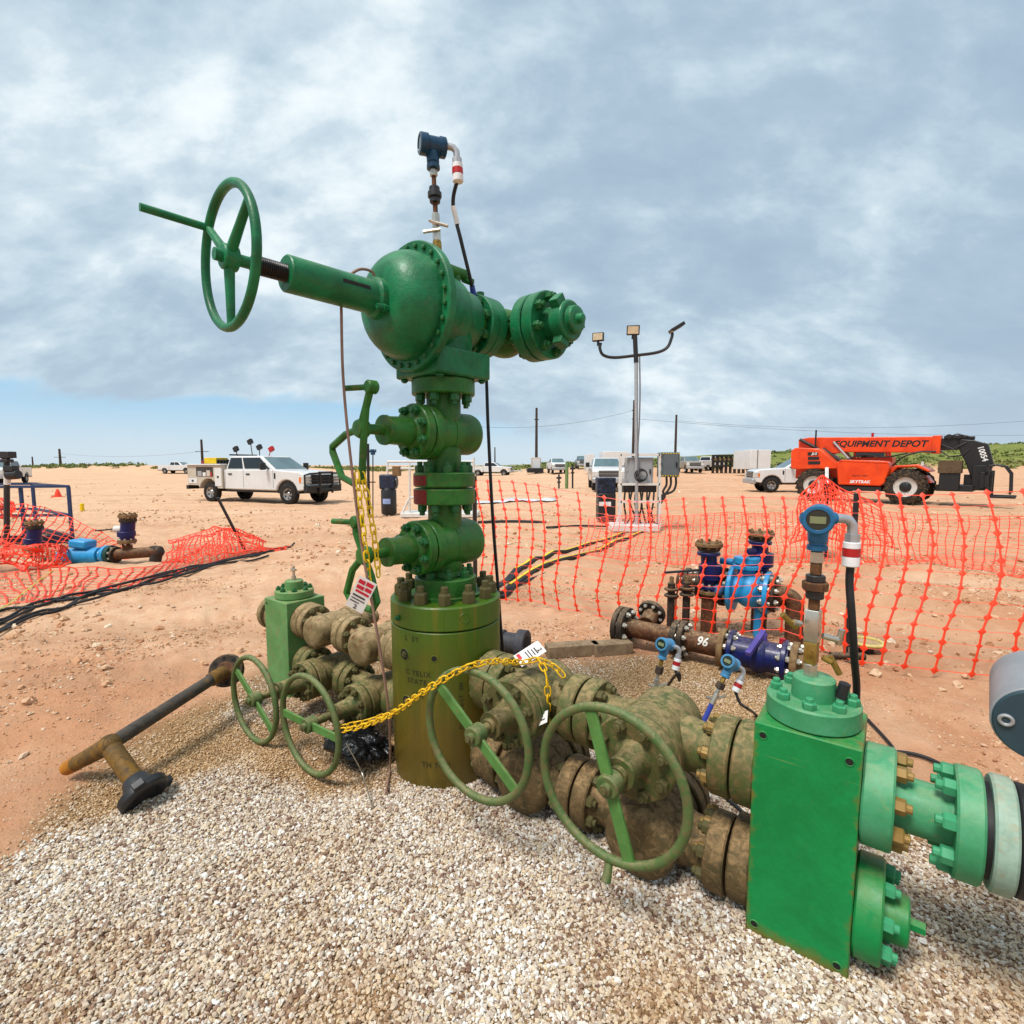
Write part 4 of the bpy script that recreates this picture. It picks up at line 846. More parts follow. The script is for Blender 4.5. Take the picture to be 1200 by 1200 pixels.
# chains
def link_mesh(L, w, r, mat):
    pts = []
    for i in range(12):
        a = math.pi * i / 11 - math.pi / 2; pts.append(V((L / 2 - w) + w * math.cos(a), w * math.sin(a), 0))
    for i in range(12):
        a = math.pi * i / 11 + math.pi / 2; pts.append(V(-(L / 2 - w) + w * math.cos(a), w * math.sin(a), 0))
    m = MB(); m.tube(pts, r, 6, True); return m.mesh('link', mat, 60)
def chain(name, label, paths, L=0.050, r=0.0038, mat=YEL):
    lm = link_mesh(L, 0.0125, r, mat); t = thing(name, label, 'chain', paths[0][0])
    for path in paths:
        sp = spline(path, 30); step = L - 2 * r * 1.35; acc = 0.0; k = 0; i = 0; pos = [sp[0]]
        for a, b in zip(sp, sp[1:]):
            d = (b - a).length
            while acc + d >= step:
                a = a + (b - a) * ((step - acc) / d); d = (b - a).length; acc = 0; pos.append(a)
                if d < 1e-9: break
            acc += d
        for a, b in zip(pos, pos[1:]):
            w = (b - a).normalized(); u, v, _ = frame(w); ang = k * math.pi / 2 + random.uniform(-0.25, 0.25) + 0.4; u2 = u * math.cos(ang) + v * math.sin(ang)
            o = bpy.data.objects.new('link', lm); scene.collection.objects.link(o); o.location = (a + b) / 2
            o.rotation_euler = Matrix((w, u2, w.cross(u2))).transposed().to_euler(); attach(o, t); k += 1
    return t
chain('yellow_chain', 'yellow chain looped over the upper hand wheel of the tree and hanging down', [[W(418, 553, 2.27), W(422, 590, 2.25), W(428, 640, 2.24), W(434, 690, 2.26)], [W(424, 554, 2.31), W(432, 590, 2.30), W(440, 640, 2.30), W(444, 680, 2.30)]])
w1c = hp(0.60, -0.455, ZU); wl = hp(-0.53, -0.50, ZLL)
chain('yellow_chain', 'yellow chain strung from a left hand wheel across the olive cylinder', [
    [W(399, 856, 2.46), W(425, 851, 2.40), W(460, 836, 2.26), W(500, 808, 2.05), W(540, 785, 1.97), W(556, 779, 1.96), W(580, 775, 2.05), W(612, 776, 2.20), W(630, 772, 2.24)],
    [W(399, 852, 2.48), W(430, 845, 2.50), W(452, 838, 2.52), W(466, 832, 2.60)],
    [W(630, 772, 2.24), W(640, 790, 2.17), W(642, 820, 2.15), W(641, 850, 2.17)], [W(630, 772, 2.24), W(650, 781, 2.24), W(664, 797, 2.21)]], 0.046, 0.0036,
    paint('orange_yellow_chain', srgb(236, 190, 24), srgb(222, 170, 18), srgb(140, 92, 20), 0.2, 40, 0.5, bump=0.05))
# danger tags
TAGW = simple('tag_white', srgb(226, 222, 216), 0.6, 0, 0.05); TAGR = simple('tag_red', srgb(196, 24, 52), 0.55, 0, 0.1); TAGK = simple('tag_ink', srgb(60, 56, 58), 0.7)
def danger_tag(label, c, ux, uy, w, h, red, flip=1, mark=None):
    ux, uy = Vector(ux).normalized(), Vector(uy); uy = (uy - ux * uy.dot(ux)).normalized(); nz = ux.cross(uy)
    if nz.y > 0: nz = -nz
    m = MB(); m.box(c, (w, h, 0.002), ux, uy, nz); t = m.build('danger_tag', TAGW); tag(t, label, 'tag')
    for (x0, x1, y0, y1, mt) in red:
        m = MB(); p = Vector(c) + ux * ((x0 + x1) / 2 * w) + uy * ((y0 + y1) / 2 * h) + nz * 0.0018; m.box(p, (abs(x1 - x0) * w, abs(y1 - y0) * h, 0.001), ux, uy, nz); m.build('print', mt, t)
    if mark:
        vsx, fs = text_mb(mark[0], mark[1], 0, 0.001); m = MB(); m.add([Vector(c) + ux * (mark[2] * w + x) + uy * (mark[3] * h + y) + nz * 0.0026 for x, y, _ in vsx], fs); m.build('print', TAGK, t, 0)
    return t
lines = [(-.40, .30, -.05, -.10, TAGK), (-.40, .36, -.16, -.19, TAGK), (-.40, .1, -.25, -.28, TAGK)]
cc = W(423, 697, 2.22)
danger_tag('white tag with red print hanging by the yellow chain on the lower hand wheel', cc, W(440, 703, 2.22) - W(418, 691, 2.22), W(436, 678, 2.20) - W(411, 716, 2.24), 0.085, 0.165,
           [(-.42, -.06, .30, .42, TAGR), (.0, .40, .32, .44, TAGR), (-.40, .0, .14, .25, TAGR), (.06, .42, .16, .27, TAGR), (-.36, .40, .03, .10, TAGR)] + lines, mark=('2', 0.03, 0.0, -0.40))
cc = W(621, 766, 2.27)
danger_tag('white tag with a small red box lying against the right pipe run behind the chain', cc, W(640, 776, 2.22) - W(625, 758, 2.3), W(628, 754, 2.30) - W(607, 774, 2.24), 0.075, 0.135,
           [(-.42, -.0, -.30, -.42, TAGR), (-.2, .3, .2, .25, TAGK), (-.2, .3, .1, .14, TAGK), (-.3, .3, -.02, .02, TAGK), (-.3, .3, -.12, -.08, TAGK)], mark=('2', 0.03, 0.15, 0.34))
cc = W(622, 858, 2.12)
danger_tag('white tag seen below the chain between the hand wheels', W(629, 845, 2.10), W(640, 848, 2.08) - W(618, 858, 2.12), W(636, 835, 2.11) - W(622, 850, 2.1), 0.12, 0.06, [(-.4, .4, -.2, -.1, TAGK), (-.4, .3, .1, .2, TAGK)])
# ================================================================== pipework in the middle distance
SILN = simple('zinc_nut', srgb(196, 190, 176), 0.4, 0.6)
def pr(Y): return Y / 600.0            # metres per photo pixel at depth Y
def part_cyl(parent, name, a, b, r, mat, r2=None, n=28, bev=0.004):
    m = MB(); m.cyl(a, b, r, r2, n, min(bev, r * 0.2)); return m.build(name, mat, parent)
def fl(parent, c, ax, r, t, mat, nut=None, nb=8, ns=None, both=True, name='flange'):
    ax = Vector(ax).normalized(); m = MB(); m.lathe(Vector(c) - ax * t / 2, ax, fl_prof(r, t, min(0.005, t * 0.2)), 32); o = m.build(name, mat, parent)
    if nut:
        ns = ns or r * 0.14
        ring(o, Vector(c) + ax * t / 2, ax, r * 0.78, nb, ns, nut, 1.0)
        if both: ring(o, Vector(c) - ax * t / 2, -ax, r * 0.78, nb, ns, nut, 1.0)
    return o
M0, M1 = G(722, 732, 0.175), G(945, 779, 0.165); MD = (M1 - M0).normalized()
def proj(p):
    d = Vector(p) - V(0, 0, CAMH); fw = d.y * CP - d.z * SP; return 600 + 600 * d.x / fw, 600 - 600 * (d.y * SP + d.z * CP) / fw
def on(a, b, px):
    lo, hi = 0.0, 1.0
    for _ in range(40):
        mid = (lo + hi) / 2
        if proj(a.lerp(b, mid))[0] < px: lo = mid
        else: hi = mid
    return a.lerp(b, (lo + hi) / 2)
mf = thing('pipe_manifold', 'rusty flanged pipe manifold with navy and sky blue valves behind the wellhead', 'pipe manifold', V(M0.x, M0.y, 0))
X = lambda px: on(M0, M1, px)
part_cyl(mf, 'pipe', X(735), X(800), 0.078, RUST); part_cyl(mf, 'pipe', X(798), X(858), 0.088, RUST)
fl(mf, X(727), MD, 0.172, 0.045, RUSTD, None); fl(mf, X(734), MD, 0.172, 0.05, RUSTD, SILN)
fl(mf, X(793), MD, 0.145, 0.05, RUSTD, SILN, both=False); fl(mf, X(801), MD, 0.150, 0.045, RUSTD, SILN)
fl(mf, X(848), MD, 0.152, 0.045, FLGT, SILN, both=False); 
CHALK = simple('chalk_mark', srgb(226, 222, 212), 0.9)
vsx, fs = text_mb('96', 0.085, 0.2, 0.002); cpt = X(826); sd = V(0, 0, 1).cross(MD); fdir = -sd if (-sd).y < 0 else sd
m = MB(); out = []
for x, y, _ in vsx:
    a = math.asin(max(-0.95, min(0.95, (y + 0.035) / 0.089))); out.append(cpt + MD * x + (fdir * math.cos(a) + UP * math.sin(a)) * 0.0895)
m.add(out, fs); m.build('chalk_lettering', CHALK, mf, 0)
# navy ball valve at the near end
bv = part_cyl(mf, 'ball_valve', X(858), X(925), 0.112, BLUEV, n=36)
m = MB(); m.ell(X(890), (0.10, 0.135, 0.135), 28, 16, MD, fdir, UP); m.build('valve_ball_body', BLUEV, bv)
fl(bv, X(858), MD, 0.150, 0.035, BLUEV, SILN, both=False); fl(bv, X(920), MD, 0.150, 0.035, BLUEV, SILN)
fl(mf, X(932), MD, 0.150, 0.045, FLGT, SILN); part_cyl(mf, 'pipe', X(930), X(956), 0.095, FLGT)
m = MB(); p = X(893); m.cyl(p + UP * 0.12, p + UP * 0.17, 0.03, n=12); m.bar(p + UP * 0.18 + fdir * -0.02, p + UP * 0.07 + fdir * 0.24 - MD * 0.05, 0.038, 0.03); m.build('valve_handle', paint('violet_lever', srgb(88, 76, 150), srgb(76, 66, 136), None, 0.1, 10, 0.5), bv)
m = MB(); p = X(916); m.cyl(p + UP * 0.10, p + UP * 0.16, 0.022, n=10); m.build('tapped_plug', REDB, bv)
# branch standing at the left end
p = X(755); part_cyl(mf, 'branch_stub', p + UP * 0.05 - fdir * 0.05, p + UP * 0.13 - fdir * 0.2, 0.07, RUST); fl(mf, p + UP * 0.12 - fdir * 0.16, -fdir + UP * 0.4, 0.12, 0.045, RUSTD, SILN)
# rear run with the sky blue valve
YR = 4.72; K0, K1 = W(770, 722, 4.95), W(935, 676, 4.55)
C2 = W(880, 692, YR); RD = MD
K = lambda px: on(C2 - RD * 1.2, C2 + RD * 0.8, px)
part_cyl(mf, 'pipe', K(796), K(862), 0.105, RUST); fl(mf, K(806), RD, 0.14, 0.04, RUSTD, SILN); fl(mf, K(822), RD, 0.15, 0.05, RUSTD, SILN); fl(mf, K(848), RD, 0.185, 0.05, RUSTD, SILN)
lb = part_cyl(mf, 'check_valve', K(858), K(900), 0.13, LBLUE); fl(lb, K(859), RD, 0.225, 0.04, LBLUE, None); fl(lb, K(900), RD, 0.195, 0.04, LBLUE, SILN, both=True)
m = MB(); m.ell(K(880), (0.15, 0.165, 0.165), 28, 16, RD, fdir, UP); m.build('valve_body', LBLUE, lb)
p = K(874); part_cyl(lb, 'bonnet_neck', p + UP * 0.10, p + UP * 0.23, 0.075, LBLUE); fl(lb, p + UP * 0.225, UP, 0.125, 0.04, LBLUE, None); fl(lb, p + UP * 0.285, UP, 0.115, 0.06, LBLUE, None); part_cyl(lb, 'side_boss', p + UP * 0.25 - RD * 0.12, p + UP * 0.25 - RD * 0.24, 0.032, LBLUE)
part_cyl(lb, 'foot', K(890) - UP * 0.12, V(K(890).x, K(890).y, 0.0), 0.04, LBLUE)
m = MB(); m.ell(K(846) + fdir * 0.16, (0.07, 0.07, 0.06), 16, 10); m.build('cap', paint('faded_blue_cap', srgb(70, 110, 150), srgb(60, 96, 134), srgb(120, 110, 100), 0.3, 20, 0.6), lb)
part_cyl(mf, 'pipe', K(900), K(922), 0.095, RUST); fl(mf, K(907), RD, 0.17, 0.045, RUSTD, SILN)
e = K(922); m = MB(); m.tube(spline([e - RD * 0.1, e, e + RD * 0.06 - UP * 0.05, e + RD * 0.07 - UP * 0.15, V(e.x, e.y, 0) + RD * 0.07], 6), 0.075, 20); m.build('elbow', RUST, mf)
def standing_valve(px, ytop, ybot, Y, lever=None, hub=False):
    p = lambda py: W(px, py, Y); s = (ybot - ytop); top = p(ytop); b = p(ybot); h = (top - b).length
    v = part_cyl(mf, 'plug_valve', b + UP * h * 0.18, top - UP * h * 0.2, 0.072, BLUEV)
    m = MB(); m.lathe(b + UP * h * 0.30, UP, [(0, 0.07), (0.02, 0.105), (h * 0.28, 0.105), (h * 0.30, 0.07)], 24); m.build('valve_body', BLUEV, v)
    fl(v, b + UP * h * 0.19, UP, 0.105, 0.03, BLUEV, SILN); fl(v, b + UP * h * 0.10, UP, 0.105, 0.035, FLGT, None); fl(v, top - UP * h * 0.22, UP, 0.105, 0.03, BLUEV, None); fl(v, top - UP * h * 0.06, UP, 0.125, 0.035, FLGT, FLGT, ns=0.016); fl(v, top - UP * h * 0.14, UP, 0.10, 0.03, RUSTD, None)
    part_cyl(mf, 'riser', V(b.x, b.y, 0.0), b + UP * h * 0.12, 0.07, RUST)
    if lever: m = MB(); m.bar(b + UP * h * 0.5, W(*lever, Y - 0.05), 0.03, 0.018); m.build('lever', BLACKM, v)
    if hub: m = MB(); q = b + UP * h * 0.62; m.cyl(q - V(0.08, 0.03, 0), q - V(0.17, 0.06, 0), 0.035, n=12, bev=0.004); m.build('stem_cap', BLUEV, v)
standing_valve(831, 634, 700, 4.80, (779, 671)); standing_valve(891, 622, 684, 4.80, None, True)
for px, y0, y1 in ((787, 683, 715), (805, 682, 712)):
    b = W(px, y0, 4.75); a = V(b.x, b.y, 0); part_cyl(mf, 'small_riser', a, b, 0.035, RUSTD); fl(mf, b - UP * 0.06, UP, 0.065, 0.02, RUST, None); fl(mf, b - UP * 0.12, UP, 0.065, 0.02, RUSTD, None); part_cyl(mf, 'riser_cap', b, b + UP * 0.06, 0.02, FLGT)
# timbers under the manifold
for (a, b, lab) in (((640, 762), (700, 758), 'short grey timber block lying left of the rusty manifold'), ((694, 760), (738, 756), 'weathered timber block wedged under the left end of the rusty manifold')):
    p, q = G(a[0], a[1] + 8, 0), G(b[0], b[1] + 8, 0); m = MB(); m.bar(p + UP * 0.055, q + UP * 0.055, 0.13, 0.10); tag(m.build('timber', WOOD, bevel=0.006), lab, 'timber')
# dark capped fitting behind the olive cylinder
p = G(590, 752, 0.12); q = G(612, 755, 0.12); ax = (q - p).normalized(); DG = paint('dark_grey_cast', srgb(66, 66, 72), srgb(54, 54, 58), srgb(96, 90, 86), 0.3, 20, 0.65)
ft = thing('pipe_fitting', 'dark grey capped pipe fitting lying on the dirt behind the olive cylinder', 'pipe fitting', V(p.x, p.y, 0))
part_cyl(ft, 'fitting_body', p - ax * 0.08, q, 0.085, DG); fl(ft, q, ax, 0.12, 0.08, DG, None); m = MB(); m.cyl(q + ax * 0.04, q + ax * 0.045, 0.07, n=20); m.build('bore', HOLE, ft); fl(ft, p - ax * 0.02, ax, 0.10, 0.06, DG, None)
# two small transmitters standing in the gravel
for (bx, by, tx, ty, lab, Y, clr) in ((763, 826, 781, 750, 'small blue transmitter on a red and white stem behind the header, left one', 2.9, TAGR), (829, 836, 857, 776, 'small blue transmitter on a blue and white stem behind the header, right one', 2.75, simple('blue_tape', srgb(40, 60, 150), 0.5))):
    g0 = W(bx, by, Y); tp_ = W(tx, ty, Y + 0.05); d = tp_ - g0; L_ = d.length; u_ = d.normalized(); gz = G(bx, by + 6)
    m0 = g0; st_ = [(-0.05, L_ * 0.18, 0.014, 8, clr, 'wrapped_stem'), (L_ * 0.18, L_ * 0.40, 0.016, 6, STEEL, 'block_valve'), (L_ * 0.40, L_ * 0.48, 0.011, 10, STEEL, 'nipple'), (L_ * 0.48, L_ * 0.60, 0.024, 8, RUSTD, 'union'), (L_ * 0.60, L_ * 0.70, 0.013, 6, BRASS, 'hex_adapter')]
    LT = LBLUE if False else paint('pale_blue_housing', srgb(74, 140, 180), srgb(62, 124, 164), srgb(120, 130, 130), 0.2, 30, 0.5)
    pt, g = transmitter(lab, m0, u_, V(-0.5, -0.5, 0.6), V(0.9, 0.1, -0.1), 0.72, st_, LT)
    for dx, col in ((-0.03, STEEL), (0.045, STEEL)): m = MB(); q = m0 + u_ * L_ * 0.28; m.cyl(q, q + V(dx * 1.5, 0, abs(dx) * 0.4), 0.007, n=8); m.build('tee_handle', col, pt)
    m = MB(); m.tube(spline([m0 - u_ * 0.05, m0 - u_ * 0.10 - V(0, 0.1, 0), hp(1.175 + (0.0 if tx > 800 else -0.35), 0.12, ZU)], 8), 0.012, 8); m.build('tubing', BROWNP, pt)
    cable('transmitter_cable', lab.replace('small blue transmitter on a', 'thin dark cable of the transmitter with the').replace(' behind the header', ''), [g, g + V(0.02, -0.02, -0.06), W(tx + 20, ty + 55, Y) if tx > 800 else W(tx + 12, ty + 40, Y), G(886 if tx > 800 else 765, 838 if tx > 800 else 822, 0.02), G(900 if tx > 800 else 720, 860 if tx > 800 else 830, 0.01)], 0.008)
# cables on the ground at the right
cable('ground_cable', 'black cable running over the dirt behind the green block to the right', [G(1012, 838, 0.015), G(1040, 868, 0.015), G(1046, 880, 0.015), G(1030, 890, 0.015), G(1000, 905, 0.015), G(960, 930, 0.015)], 0.009)
cable('ground_cable', 'long black cable curving past the pale green outlet neck', [G(985, 878, 0.012), G(1040, 880, 0.014), G(1080, 886, 0.015), G(1120, 905, 0.015), G(1160, 930, 0.015), G(1215, 960, 0.014), G(1290, 990, 0.014)], 0.010)
cable('ground_cable', 'black cable on the gravel between the lower run and the green block', [G(845, 930, 0.02), G(862, 944, 0.02), G(880, 958, 0.02), G(960, 1000, 0.02)], 0.009)
# round hatch lid beside the far post
yl = paint('pale_yellow_lid', srgb(222, 206, 130), srgb(206, 186, 110), srgb(150, 120, 80), 0.2, 14, 0.6)
hl = thing('round_lid', 'round pale yellow rimmed lid lying on the dirt right of the manifold', 'lid', G(1015, 750)); p = G(1015, 752, 0.07); m = MB(); m.torus(p, UP, 0.125, 0.014, 40, 8); m.build('rim', yl, hl)
m = MB(); m.cyl(p - UP * 0.02, p - UP * 0.005, 0.12, n=32); m.build('lid_plate', paint('lid_plate', srgb(190, 160, 120), None, srgb(150, 110, 80), 0.3, 14, 0.8), hl); m = MB(); m.cyl(p - UP * 0.09, p - UP * 0.02, 0.06, n=16); m.build('lid_base', BLACKM, hl)
vl = thing('small_valve', 'small steel valve lying on the dirt left of the round lid', 'valve', G(985, 770)); p = G(990, 768, 0.05); m = MB(); m.cyl(p - V(0.12, 0, 0), p + V(0.14, -0.03, 0), 0.03, n=14); m.build('valve_body', RUSTD, vl); m = MB(); m.cyl(p, p + V(-0.02, 0, 0.16), 0.012, n=8); m.cyl(p + V(0.06, 0, 0), p + V(0.06, 0, 0.06), 0.028, n=8); m.build('stem', STEEL, vl)
# grey housing at the right edge, on its own stand outside the picture
gh = thing('grey_housing', 'pale grey cylindrical housing with a dark end plate at the right edge', 'equipment housing', V(1.72, 1.40, 0))
AXH = V(0.675, 0.733, 0.08).normalized(); hc = W(1223, 852, 1.35); GREYC = simple('brushed_grey_paint', srgb(150, 152, 154), 0.5, 0.2, 0.08, 8); TEAL = simple('dark_teal_plate', srgb(44, 70, 80), 0.45, 0.1, 0.1, 6)
m = MB(); m.lathe(hc, AXH, [(0, 0), (0, 0.106), (0.004, 0.110), (0.30, 0.110), (0.325, 0.100), (0.335, 0.08), (0.335, 0)], 48); hs = m.build('housing', GREYC, gh)
m = MB(); m.lathe(hc, -AXH, [(0, 0.105), (0.006, 0.105), (0.010, 0.101), (0.010, 0)], 48); ep = m.build('end_plate', TEAL, gh)
q = hc - AXH * 0.010; uu, vv, ww = frame(AXH); best = None
for k in range(24):
    a = 2 * math.pi * k / 24; pp = q + uu * 0.075 * math.cos(a) + vv * 0.075 * math.sin(a)
    if best is None or proj(pp)[0] < proj(best)[0]: best = pp
m = MB(); m.torus(best - AXH * 0.004, -AXH, 0.014, 0.005, 20, 8); m.build('screw_ring', GALV, ep); m = MB(); m.cyl(best, best - AXH * 0.004, 0.010, n=16); m.build('screw', TEAL, ep)
m = MB(); m.tube([hc + AXH * 0.25, V(1.90, 1.62, hc.z), V(1.92, 1.62, hc.z - 0.05), V(1.92, 1.62, 0)], 0.03, 14); m.build('stand_post', GALV, gh)

# ================================================================== pipe tool lying on the left
OXP = paint('dark_steel_pipe', srgb(78, 70, 62), srgb(58, 54, 50), srgb(120, 92, 52), 0.3, 12, 0.6, bump=0.2)
OCH = paint('ochre_rusted_pipe', srgb(122, 88, 30), srgb(92, 70, 36), srgb(74, 58, 40), 0.45, 14, 0.7, bump=0.25, rust=srgb(160, 104, 14), rust_amt=0.2)
tl = thing('pipe_assembly', 'pipe with a tee branch and flanged end lying on the gravel edge at left', 'pipe', G(150, 870))
fc = W(264, 786, 3.16); pb = W(128, 873, 2.41); pa = fc.lerp(pb, 0.16); pe = G(79, 900, 0.05); pc = G(163, 922, 0.075)
part_cyl(tl, 'pipe', fc + (pa - fc) * 0.3, pb, 0.035, OXP); ax = (pb - pa).normalized()
part_cyl(tl, 'collar', fc + (pa - fc) * 0.1, pa, 0.042, OCH)
part_cyl(tl, 'tee_arm', pb - (pe - pb).normalized() * 0.03, pe, 0.046, OCH, 0.034); part_cyl(tl, 'arm_tip', pe.lerp(pb, 0.22), pe - (pb - pe).normalized() * 0.004, 0.0385, paint('orange_rust_tip', srgb(176, 112, 24), srgb(150, 92, 22), srgb(110, 76, 40), 0.3, 20, 0.75), 0.0355); m = MB(); m.ell(pb, (0.050, 0.050, 0.050), 20, 12); m.build('tee_centre', OCH, tl)
ax2 = (pc - pb).normalized(); part_cyl(tl, 'branch', pb, pc - ax2 * 0.02, 0.042, OCH)
part_cyl(tl, 'union_neck', pc - ax2 * 0.05, pc + ax2 * 0.02, 0.052, BLACKM, 0.07)
m = MB(); m.lathe(pc + ax2 * 0.015, ax2, [(0, 0), (0, 0.088), (0.008, 0.104), (0.042, 0.104), (0.048, 0.096), (0.048, 0.06), (0.04, 0.055), (0.04, 0)], 36)
for k in range(3):
    uu, vv, ww = frame(ax2); a = R(k * 120 + 25); d = uu * math.cos(a) + vv * math.sin(a); m.box(pc + ax2 * 0.04 + d * 0.108, (0.036, 0.036, 0.05), d, ax2)
m.build('hammer_union', BLACKM, tl, bevel=0.004)
fax = (V(0.15, -1, 0.35)).normalized()
m = MB(); m.lathe(fc - fax * 0.07, fax, [(0, 0), (0, 0.08), (0.02, 0.098), (0.03, 0.102), (0.066, 0.102), (0.07, 0.097), (0.07, 0)], 40); ff = m.build('end_flange', RUSTD, tl)
m = MB(); m.lathe(fc, fax, [(0, 0.055), (0.006, 0.052), (0.006, 0)], 28); m.build('raised_face', RUST, ff)
uu, vv, ww = frame(fax)
for k in range(8):
    a = R(45 * k + 10); m = MB(); m.cyl(fc + (uu * math.cos(a) + vv * math.sin(a)) * 0.077 - fax * 0.01, fc + (uu * math.cos(a) + vv * math.sin(a)) * 0.077 + fax * 0.0015, 0.0125, n=14); m.build('bolt_hole', HOLE, ff)
m = MB(); m.cyl(fc, fc + fax * 0.0075, 0.014, n=14); m.build('bolt_hole', HOLE, ff)
m = MB(); m.tube([G(8, 845, 0.015), G(30, 840, 0.018)], 0.017, 10); tag(m.build('rubber_scrap', BLACK), 'short black scrap of hose on the red dirt at far left', 'hose scrap')
# black plastic bag under the left wheels
def bag():
    bm = bmesh.new(); bmesh.ops.create_icosphere(bm, subdivisions=5, radius=1.0); c0 = hp(-0.42, -0.27, 0.05)
    from mathutils import noise as mn
    for v in bm.verts:
        p = v.co.copy(); n = mn.fractal(p * 1.6, 1.0, 2.2, 5); r = 1 + 0.45 * mn.noise(p * 1.5 + V(4, 2, 1)) + 0.22 * (1 - 2 * abs(mn.noise(p * 2.6))) - 0.06 * abs(mn.noise(p * 6.0))
        q = p * r; v.co = c0 + D0 * (q.x * 0.19) + B0 * (q.y * 0.12) + UP * (max(q.z, -0.5) * 0.075)
    me = bpy.data.meshes.new('plastic_bag'); bm.to_mesh(me); bm.free()
    mt, nt = material('black_plastic_film'); bs = nt.nodes['Principled BSDF']; bs.inputs['Base Color'].default_value = (0.006, 0.006, 0.007, 1); bs.inputs['Roughness'].default_value = 0.28
    tc = nt.nodes.new('ShaderNodeTexCoord').outputs['Object']; nt.links.new(nbump(nt, nnoise(nt, tc, 16, 3, 0.5, 1.5), 0.8, 0.03), bs.inputs['Normal'])
    me.materials.append(mt); me.polygons.foreach_set('use_smooth', [True] * len(me.polygons)); o = bpy.data.objects.new('plastic_bag', me); scene.collection.objects.link(o)
    tag(o, 'crumpled black plastic bag on the gravel behind the left hand wheel', 'plastic bag')
bag()
cable('loose_wire', 'thin pale wire bent over the gravel in the foreground', [G(112, 1104, 0.02), G(122, 1082, 0.022), G(140, 1062, 0.022), G(165, 1052, 0.022), G(182, 1050, 0.022), G(184, 1072, 0.02)], 0.0022, simple('grey_wire', srgb(176, 160, 146), 0.5), 6, 'wire', k=6)
cable('steel_wire', 'thin steel wire sloping down beside the left hand wheel', [W(406, 872, 2.42), W(418, 893, 2.44), G(425, 908, 0.015), G(436, 945, 0.02)], 0.0028, STEEL, 6, 'wire', k=6)
# ================================================================== vehicles
CARW = paint('white_car_paint', srgb(216, 216, 214), srgb(210, 210, 208), srgb(188, 168, 140), 0.06, 1.2, 0.28, bump=0.02, coat=0.5)
CARD = paint('dusty_white_paint', srgb(196, 188, 176), srgb(186, 176, 160), srgb(172, 148, 116), 0.35, 1.5, 0.45, bump=0.02, coat=0.2)
CARK = paint('black_car_paint', srgb(26, 28, 32), srgb(22, 24, 28), srgb(80, 70, 60), 0.1, 1.5, 0.3, bump=0.02, coat=0.5)
CART = paint('pewter_car_paint', srgb(150, 140, 126), srgb(140, 130, 116), srgb(160, 138, 108), 0.2, 1.5, 0.35, bump=0.02, coat=0.4)
GLASS = simple('tinted_car_glass', srgb(20, 24, 28), 0.06, 0, 0.1, 2, 0.8); WSH = simple('windscreen_glass', srgb(86, 108, 112), 0.05, 0, 0.15, 1.5, 0.9)
TYRE = paint('tyre_rubber', srgb(34, 32, 30), srgb(28, 27, 26), srgb(120, 96, 70), 0.25, 6, 0.85, bump=0.2); RIM = simple('alloy_rim', srgb(168, 166, 162), 0.35, 0.7); LAMP = simple('head_lamp_lens', srgb(206, 208, 204), 0.12, 0.2, 0.1, 8); LRED = simple('red_lens', srgb(140, 14, 14), 0.2); LAMB = simple('amber_lens', srgb(220, 110, 20), 0.25)
TRIM = simple('black_trim', srgb(24, 24, 25), 0.45)
def wheel_parts(root, c, r, w, spokes=6, rimm=RIM, lug=0, side=1, ty=TYRE, hub=False):
    """axle along y; side = +1 if the outer face looks to +y"""
    c = Vector(c); m = MB(); a = V(0, side, 0); h = w / 2
    m.lathe(c - a * h, a, [(0, r * 0.55), (0, r * 0.86), (w * 0.10, r * 0.97), (w * 0.25, r), (w * 0.75, r), (w * 0.90, r * 0.97), (w, r * 0.86), (w, r * 0.60), (w * 0.9, r * 0.57)], 40)
    if lug:
        for k in range(lug):
            for sg in (0, 1):
                an = 2 * math.pi * (k + 0.5 * sg) / lug; d = V(math.cos(an), 0, math.sin(an)); tg = V(-math.sin(an), 0, math.cos(an))
                m.box(c + d * (r * 1.005) + a * (h * (0.5 if sg else -0.5)), (w * 0.52, r * 0.10, r * 0.085), (a * 0.85 + tg * (0.5 if sg else -0.5)), d)
    t = m.build('tyre', ty, root)
    m = MB(); m.lathe(c + a * (h * 0.80), a, [(-w * 0.3, r * 0.56), (0, r * 0.585), (0.01, r * 0.56), (-0.03, r * 0.52), (-0.06, r * 0.25), (-0.04, r * 0.20), (-0.02, r * 0.16), (-0.02, 0)], 32)
    m.build('rim', rimm, t)
    if hub:
        m = MB(); m.lathe(c + a * (h * 0.80 - 0.06), a, [(0, r * 0.30), (0.05, r * 0.27), (0.09, r * 0.15), (0.09, 0)], 24)
        for k in range(8): an = 2 * math.pi * k / 8; m.cyl(c + a * (h * 0.80 - 0.03) + V(math.cos(an), 0, math.sin(an)) * r * 0.22, c + a * (h * 0.80 + 0.03) + V(math.cos(an), 0, math.sin(an)) * r * 0.22, 0.025, n=6)
        m.build('hub', TRIM, t); return
    m = MB()
    for k in range(spokes):
        an = 2 * math.pi * (k + 0.5) / spokes; d = V(math.cos(an), 0, math.sin(an)); q = c + a * (h * 0.80 - 0.035); tg = V(-math.sin(an), 0, math.cos(an)); m.box(q + d * r * 0.40, (r * 0.16, 0.02, r * 0.12), tg, a)
    m.build('rim_slots', TRIM, t)['kind'] = 'stuff'
def vehicle_root(name, label, loc, yaw, cat, group=None):
    o = thing(name, label, cat, (0, 0, 0), group); return o
def set_pose(o, loc, yaw): o.location = (loc[0], loc[1], Hz(loc[0], loc[1]) - 0.01); o.rotation_euler = (0, 0, yaw)
